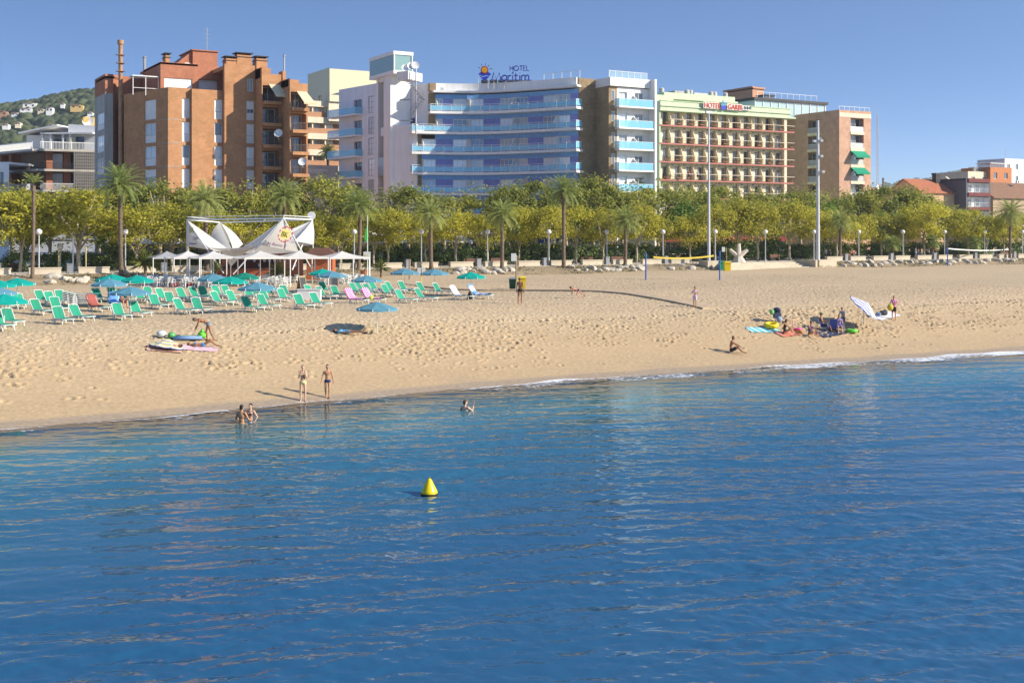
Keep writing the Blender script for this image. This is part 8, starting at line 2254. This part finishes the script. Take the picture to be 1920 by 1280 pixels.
def face(cx, cy):                     # yaw so that the person's forward points along camera-frame direction (right, away)
    x, y = cam2w(cx, cy); return math.atan2(y, x) - math.pi / 2
TAN = (.50, .265, .145); PALE = (.62, .39, .27); DARKT = (.33, .155, .08); RED = (.52, .24, .15)
# couple at the water's edge
g = ground(568, 752)
person('woman in pale lemon bikini standing at the waterline with hands raised to her face', (g[0], g[1], max(g[2] - .05, -.05)), face(.15, -1), dict(armL=(-.12, .35, -.95), foreL=(.35, .42, .95), armR=(.12, .35, -.95), foreR=(-.35, .42, .95), handL=(.2, .1, 1), handR=(-.2, .1, 1), head=(0, .1, 1), thighL=(-.07, 0, -1), thighR=(.07, 0, -1)), skin=PALE, hair=(.30, .21, .10), female=True, height=1.68, clothes=(('bra', LEMON), ('briefs', LEMON)), hair_len=.06)
g = ground(614, 746.5); ob_, J_ = person('slim boy in dark swim trunks with goggles on his forehead at the waterline', (g[0], g[1], g[2] - .02), face(.25, -1), dict(armL=(-.35, -.05, -1), foreL=(-.12, .1, -1), armR=(.3, .05, -1), foreR=(.28, .25, -1), thighL=(-.02, .18, -1), shinL=(.05, -.05, -1), thighR=(.05, -.10, -1), shinR=(-.1, -.18, -1)), skin=TAN, hair=(.03, .02, .015), height=1.55, child=.25, clothes=(('briefs', NAVYF),))
def goggles(ob_, hs=1.0):
    pass
mb = MB(); hz_ = [v.co for v in ob_.data.vertices]; topz = max(v.z for v in hz_); 
mb.tube([(math.cos(a) * .085, math.sin(a) * .105 + .005, topz - .075) for a in [i * math.pi / 10 for i in range(21)]], .012, 6)
for s_ in (-1, 1): mb.ell((s_ * .034, .105, topz - .075), (.03, .016, .02), 10, 7)
o = bpy.data.objects.new('goggles', mb.mesh('goggles', fabric('pale_goggles', (.6, .65, .7)), smooth=True)); COL.objects.link(o); o.parent = ob_
# bathers in the water
x, y = ud(453, 8 * F / (793 - V0)); person('dark haired man seen from behind, chest deep beside a woman', (x, y, -.10), face(.35, .95), dict(armL=(-.4, .15, -1), foreL=(.2, .9, -.3), armR=(.35, .3, -.9), foreR=(.1, .9, -.35)), skin=TAN, hair=(.015, .012, .012), height=1.75, sit=-.02, clothes=(('trunks', NAVYF),))
x, y = ud(470, 8 * F / (791 - V0)); person('woman in a black and white bikini standing waist deep with a hand on her hip', (x, y, -.05), face(-.35, -1), dict(armL=(-.55, -.1, -.85), foreL=(.35, .35, -.8), armR=(.5, 0, -.9), foreR=(.1, .5, -.8)), skin=PALE, hair=(.02, .014, .012), female=True, height=1.68, sit=-.02, clothes=(('bra', BLK), ('briefs', WHF)))
x, y = ud(872, 8 * F / (769.5 - V0)); person('swimmer turned away in neck deep water farther right, one arm raised to the face', (x, y, -.36), face(.55, .8), dict(armR=(.25, .75, -.5), foreR=(-.1, .35, 1), armL=(-.4, .3, -.9), face=(.5, .9, 0)), skin=PALE, hair=(.04, .022, .014), height=1.72, sit=0.0, clothes=(('trunks', NAVYF),))
# beach left: bending man, sunbathers
g = ground(390, 640); ob_, J_ = person('tanned man in grey-blue briefs bending over the airbed', g, face(-1, -.25), dict(torso=(0, .85, .62), torso2=(0, .98, .30), head=(0, .9, .05), face=(0, .1, -1), armL=(-.1, .25, -1), foreL=(-.05, .45, -1), armR=(.1, .35, -1), foreR=(.05, .55, -1), thighL=(-.06, -.25, -1), shinL=(0, -.45, -1), thighR=(.06, .28, -1), shinR=(0, -.12, -1)), skin=DARKT, hair=(.10, .08, .06), height=1.74, clothes=(('briefs', GREYB),))
def lying(label, u, v, headdir, knees, **kw):
    g = ground(u, v); hx, hy = cam2w(*headdir); yaw = math.atan2(hy, hx) + math.pi / 2   # head points along local -Y
    pz = dict(torso=(0, -1, .02), head=(0, -1, .18), face=(0, .15, 1), armL=(-.55, .75, -.05), foreL=(-.15, .95, -.02), armR=(.55, .75, -.05), foreR=(.1, .95, -.02))
    if knees: pz.update(thighL=(-.08, .75, .66), shinL=(0, .70, -.72), thighR=(.10, .85, .50), shinR=(0, .80, -.58), footL=(0, 1, -.05), footR=(0, 1, -.05))
    else: pz.update(thighL=(-.06, 1, .0), shinL=(-.03, 1, -.02), thighR=(.06, 1, .02), shinR=(.05, 1, -.03), footL=(-.2, .4, .9), footR=(.2, .4, .9))
    pz.update(kw.pop('pz', {})); return person(label, (g[0], g[1], g[2] + .03), yaw, pz, **kw)
lying('dark tanned woman in a bright blue bikini sunbathing on a pink towel with knees up', 381, 652, (-1, -.12), True, skin=DARKT, hair=(.015, .012, .012), female=True, height=1.66, clothes=(('bra', BLUEB), ('briefs', BLUEB)), hair_len=.1)
lying('fair legged sunbather whose head lies under the striped parasol', 312, 656, (1, .10), False, skin=RED, hair=(.03, .02, .015), height=1.65, clothes=(('trunks', REDF),))
lying('sunbather in a light blue shirt lying in the shade of the blue parasol', 652, 627, (-1, .10), False, skin=DARKT, hair=(.02, .015, .012), height=1.72, clothes=(('shirt', LBLUE), ('trunks', GREYB)))
# old man sitting on a lounger edge
g = ground(228, 577); person('white haired old man sitting hunched on the edge of a lounger', (g[0], g[1], g[2]), face(.75, -.65), dict(torso=(0, .28, 1), torso2=(0, .6, .85), head=(0, .55, .85), face=(0, .9, -.45), armL=(-.1, .35, -.95), foreL=(.1, .85, -.4), armR=(.1, .35, -.95), foreR=(-.1, .85, -.4), thighL=(-.12, 1, -.05), shinL=(0, .05, -1), thighR=(.12, 1, -.05), shinR=(0, .05, -1)), skin=RED, hair=(.62, .60, .57), height=1.72, clothes=(('trunks', BLK),))
# standing man by the bins
g = ground(975, 570); person('tanned man in black briefs standing in front of the yellow bin', g, face(.35, .95), dict(armL=(-.16, 0, -1), foreL=(-.05, .12, -1), armR=(.16, -.05, -1), foreR=(.12, .1, -1), thighL=(-.05, -.06, -1), thighR=(.03, .10, -1), shinR=(0, -.05, -1), face=(.2, 1, -.1)), skin=DARKT, hair=(.14, .09, .06), height=1.80, clothes=(('briefs', BLK),))
# crouching boy leaning on his hands
g = ground(1084, 560); person('boy crouching forward on hands and feet in the middle of the sand', g, face(-1, -.1), dict(torso=(0, .92, .30), torso2=(0, .97, .22), head=(0, .9, .45), face=(0, .75, -.45), armL=(-.15, .25, -1), foreL=(0, .15, -1), armR=(.15, .35, -1), foreR=(0, .1, -1), thighL=(-.1, .45, -.85), shinL=(0, -.55, -.8), thighR=(.1, -.75, -.62), shinR=(0, -.80, -.55)), skin=RED, hair=(.02, .014, .012), height=1.35, child=.5, clothes=(('briefs', NAVYF),), vox=.011)
# girl on the boardwalk end
g = ground(1303, 577); person('girl in a pink and white dress standing at the end of the boardwalk', g, face(-.35, -1), dict(armL=(-.5, .1, -.8), foreL=(.55, .35, .1), armR=(.55, -.05, -.85), foreR=(-.25, .5, .1), thighL=(-.05, .02, -1), thighR=(.06, 0, -1), face=(.2, 1, -.15)), skin=TAN, hair=(.04, .022, .014), hair_len=.14, female=True, child=.4, height=1.42, clothes=(('dress', PINKW),), vox=.011)
# sitting man at the foreshore
g = ground(1372, 662); SITP = dict(torso=(0, -.18, 1), torso2=(0, .22, 1), head=(0, .35, 1), face=(0, 1, -.12), armL=(-.25, .75, -.6), foreL=(.05, .85, -.45), armR=(.25, .75, -.6), foreR=(-.05, .9, -.40), thighL=(-.15, .86, .46), shinL=(.02, .66, -.74), thighR=(.15, .86, .40), shinR=(-.02, .72, -.68))
person('bald tanned man in dark shorts sitting alone near the waterline', g, face(1, -.25), SITP, skin=DARKT, hair=(.16, .10, .07), height=1.76, clothes=(('shorts', BLK),))
g = ground(1472, 627); person('dark haired woman sitting beside the yellow ring facing right', g, face(1, -.35), SITP, skin=TAN, hair=(.025, .016, .012), hair_len=.1, female=True, height=1.66, clothes=(('swimsuit', BLK),), vox=.011)
g = ground(1487, 621); person('small child in a white sun cap by the pink ring', g, face(.6, -.8), dict(armL=(-.3, .3, -.9), armR=(.3, .3, -.9)), skin=PALE, hair=None, cap_col=(.7, .66, .7), height=.92, child=1.0, clothes=(('briefs', PINKS),), vox=.014)
g = ground(1519, 630); person('dark haired woman sitting with arms round her knees between the rings', g, face(.55, -.85), SITP, skin=RED, hair=(.04, .022, .016), female=True, height=1.66, clothes=(('swimsuit', NAVYF),), vox=.011)
CHP = dict(torso=(0, -.35, 1), torso2=(0, -.2, 1), head=(0, .05, 1), armL=(-.2, .35, -.9), foreL=(.05, .95, -.1), armR=(.2, .35, -.9), foreR=(-.05, .95, -.1), thighL=(-.1, 1, .08), shinL=(0, .35, -1), thighR=(.1, 1, .08), shinR=(0, .35, -1))
def in_chair(label, u, v, rz, **kw):
    x, y, z = ground(u, v); d = Matrix.Rotation(rz, 3, 'Z') @ Vector((0, .10, 0)); return person(label, (x + d.x, y + d.y, z + .40), rz + math.pi, CHP, sit=0.0, vox=.011, **kw)
in_chair('man in a green cap sitting in a blue folding chair', 1546, 620, R(40), skin=DARKT, hair=(.03, .02, .015), cap_col=(.12, .22, .08), height=1.72, clothes=(('shorts', NAVYF),))
in_chair('woman in lilac sitting in the rightmost folding chair', 1574, 623, R(-40), skin=TAN, hair=(.02, .014, .012), female=True, height=1.66, clothes=(('dress', LILAC),))
g = ground(1581, 616); person('dark haired person in grey standing close behind the lilac woman, stooping', g, face(-.6, -.8), dict(torso=(0, .2, 1), torso2=(0, .4, .95), head=(0, .4, .9), armL=(-.2, .4, -.9), armR=(.2, .4, -.9), thighL=(-.06, .35, -1), shinL=(0, -.3, -1), thighR=(.06, .35, -1), shinR=(0, -.3, -1)), skin=TAN, hair=(.02, .014, .012), height=1.45, clothes=(('shirt', GRF_), ('shorts', NAVYF)), vox=.011)
# woman walking in pink with a yellow bag
g = ground(1676, 600); ob_, J_ = person('woman in a pink shirt and black shorts walking with a round yellow bag', g, face(-.2, -1), dict(armL=(-.3, .25, -.9), foreL=(.4, .7, .35), armR=(.38, .05, -.95), foreR=(-.1, .55, -.45), thighL=(-.05, .12, -1), thighR=(.06, -.12, -1), shinR=(0, -.12, -1)), skin=RED, hair=(.16, .08, .045), female=True, height=1.66, clothes=(('shirt', PINKS), ('shorts', BLK)), vox=.011)
mb = MB(); mb.ell((0, 0, 0), (.22, .13, .25), 14, 10); mb.tube([(-.1, 0, .2), (-.06, 0, .36), (.06, 0, .36), (.1, 0, .2)], .014, 6); o = mb.build('bag', fabric('yellow_bag_fabric', (.62, .50, .06), .25), smooth=True); wp_ = ob_.matrix_basis @ J_['HR']; o.location = (wp_.x - .12, wp_.y - .02, wp_.z - .02); o.rotation_euler = (0, 0, R(-30)); tag(o, 'round yellow bag carried by the woman in pink', 'bag')
# people strolling on the promenade
STR = dict(thighL=(-.04, .25, -1), shinL=(0, .02, -1), thighR=(.04, -.22, -1), shinR=(0, -.3, -1), armL=(-.15, -.2, -1), foreL=(-.02, .1, -1), armR=(.15, .25, -1), foreR=(.02, .5, -1))
for u, fx, lab, c1, c2, ht, fem in ((1548, -1, 'walker in a grey shirt and dark trousers right of the thick mast', GRF_, NAVYF, 1.74, False), (1556, -1, 'walker in dark clothes just behind the one in grey', NAVYF, BLK, 1.6, True), (1598, 1, 'walker in a dark red top between mast and first bin', REDF, BLK, 1.66, True), (1717, 1, 'walker in a white shirt left of the middle fan palm', WHF, GREYB, 1.74, False), (1722, 1, 'walker in a pale shirt just behind the one in white', GRF_, GREYB, 1.66, True), (1741, -1, 'walker in white right beside the middle fan palm trunk', WHF, NAVYF, 1.7, False)):
    x, y, d = us(u, 123.3); person(lab, (x, y, 4.0), face(fx, -.3), STR, skin=TAN, hair=(.03, .02, .015), female=fem, height=ht, clothes=(('shirt', c1), ('shorts', c2)), vox=.015)
# guests on the green hotel balcony
for u, m_, lab, h_ in ((1291, REDF, 'guest in red standing at a low balcony of the green hotel', (.03, .02, .015)), (1308, WHF, 'guest in white leaning on a low balcony rail of the green hotel', (.3, .22, .14))):
    x, y, d = us(u, GS - 1.1); person(lab, (x, y, FLG[3] + .0), face(-.3, -1), dict(armL=(-.2, .55, -.85), foreL=(.1, .9, -.2), armR=(.2, .55, -.85), foreR=(-.1, .9, -.2)), skin=TAN, hair=h_, height=1.7, clothes=(('shirt', m_), ('shorts', NAVYF)), vox=.018)
# ================================================================ AIR
mb = MB(); mb.bx(-1300, 4700, -1000, 4300, -10.5, 175)
hz_m = bpy.data.materials.new('sea_haze'); hz_m.use_nodes = True; t = hz_m.node_tree; t.nodes.clear()
out = t.nodes.new('ShaderNodeOutputMaterial'); pv_ = t.nodes.new('ShaderNodeVolumePrincipled')
pv_.inputs['Color'].default_value = (.82, .89, .98, 1); pv_.inputs['Density'].default_value = .00016; pv_.inputs['Anisotropy'].default_value = .2
t.links.new(pv_.outputs[0], out.inputs['Volume'])
o = mb.build('haze', hz_m); o['kind'] = 'stuff'
SC.cycles.volume_bounces = 0
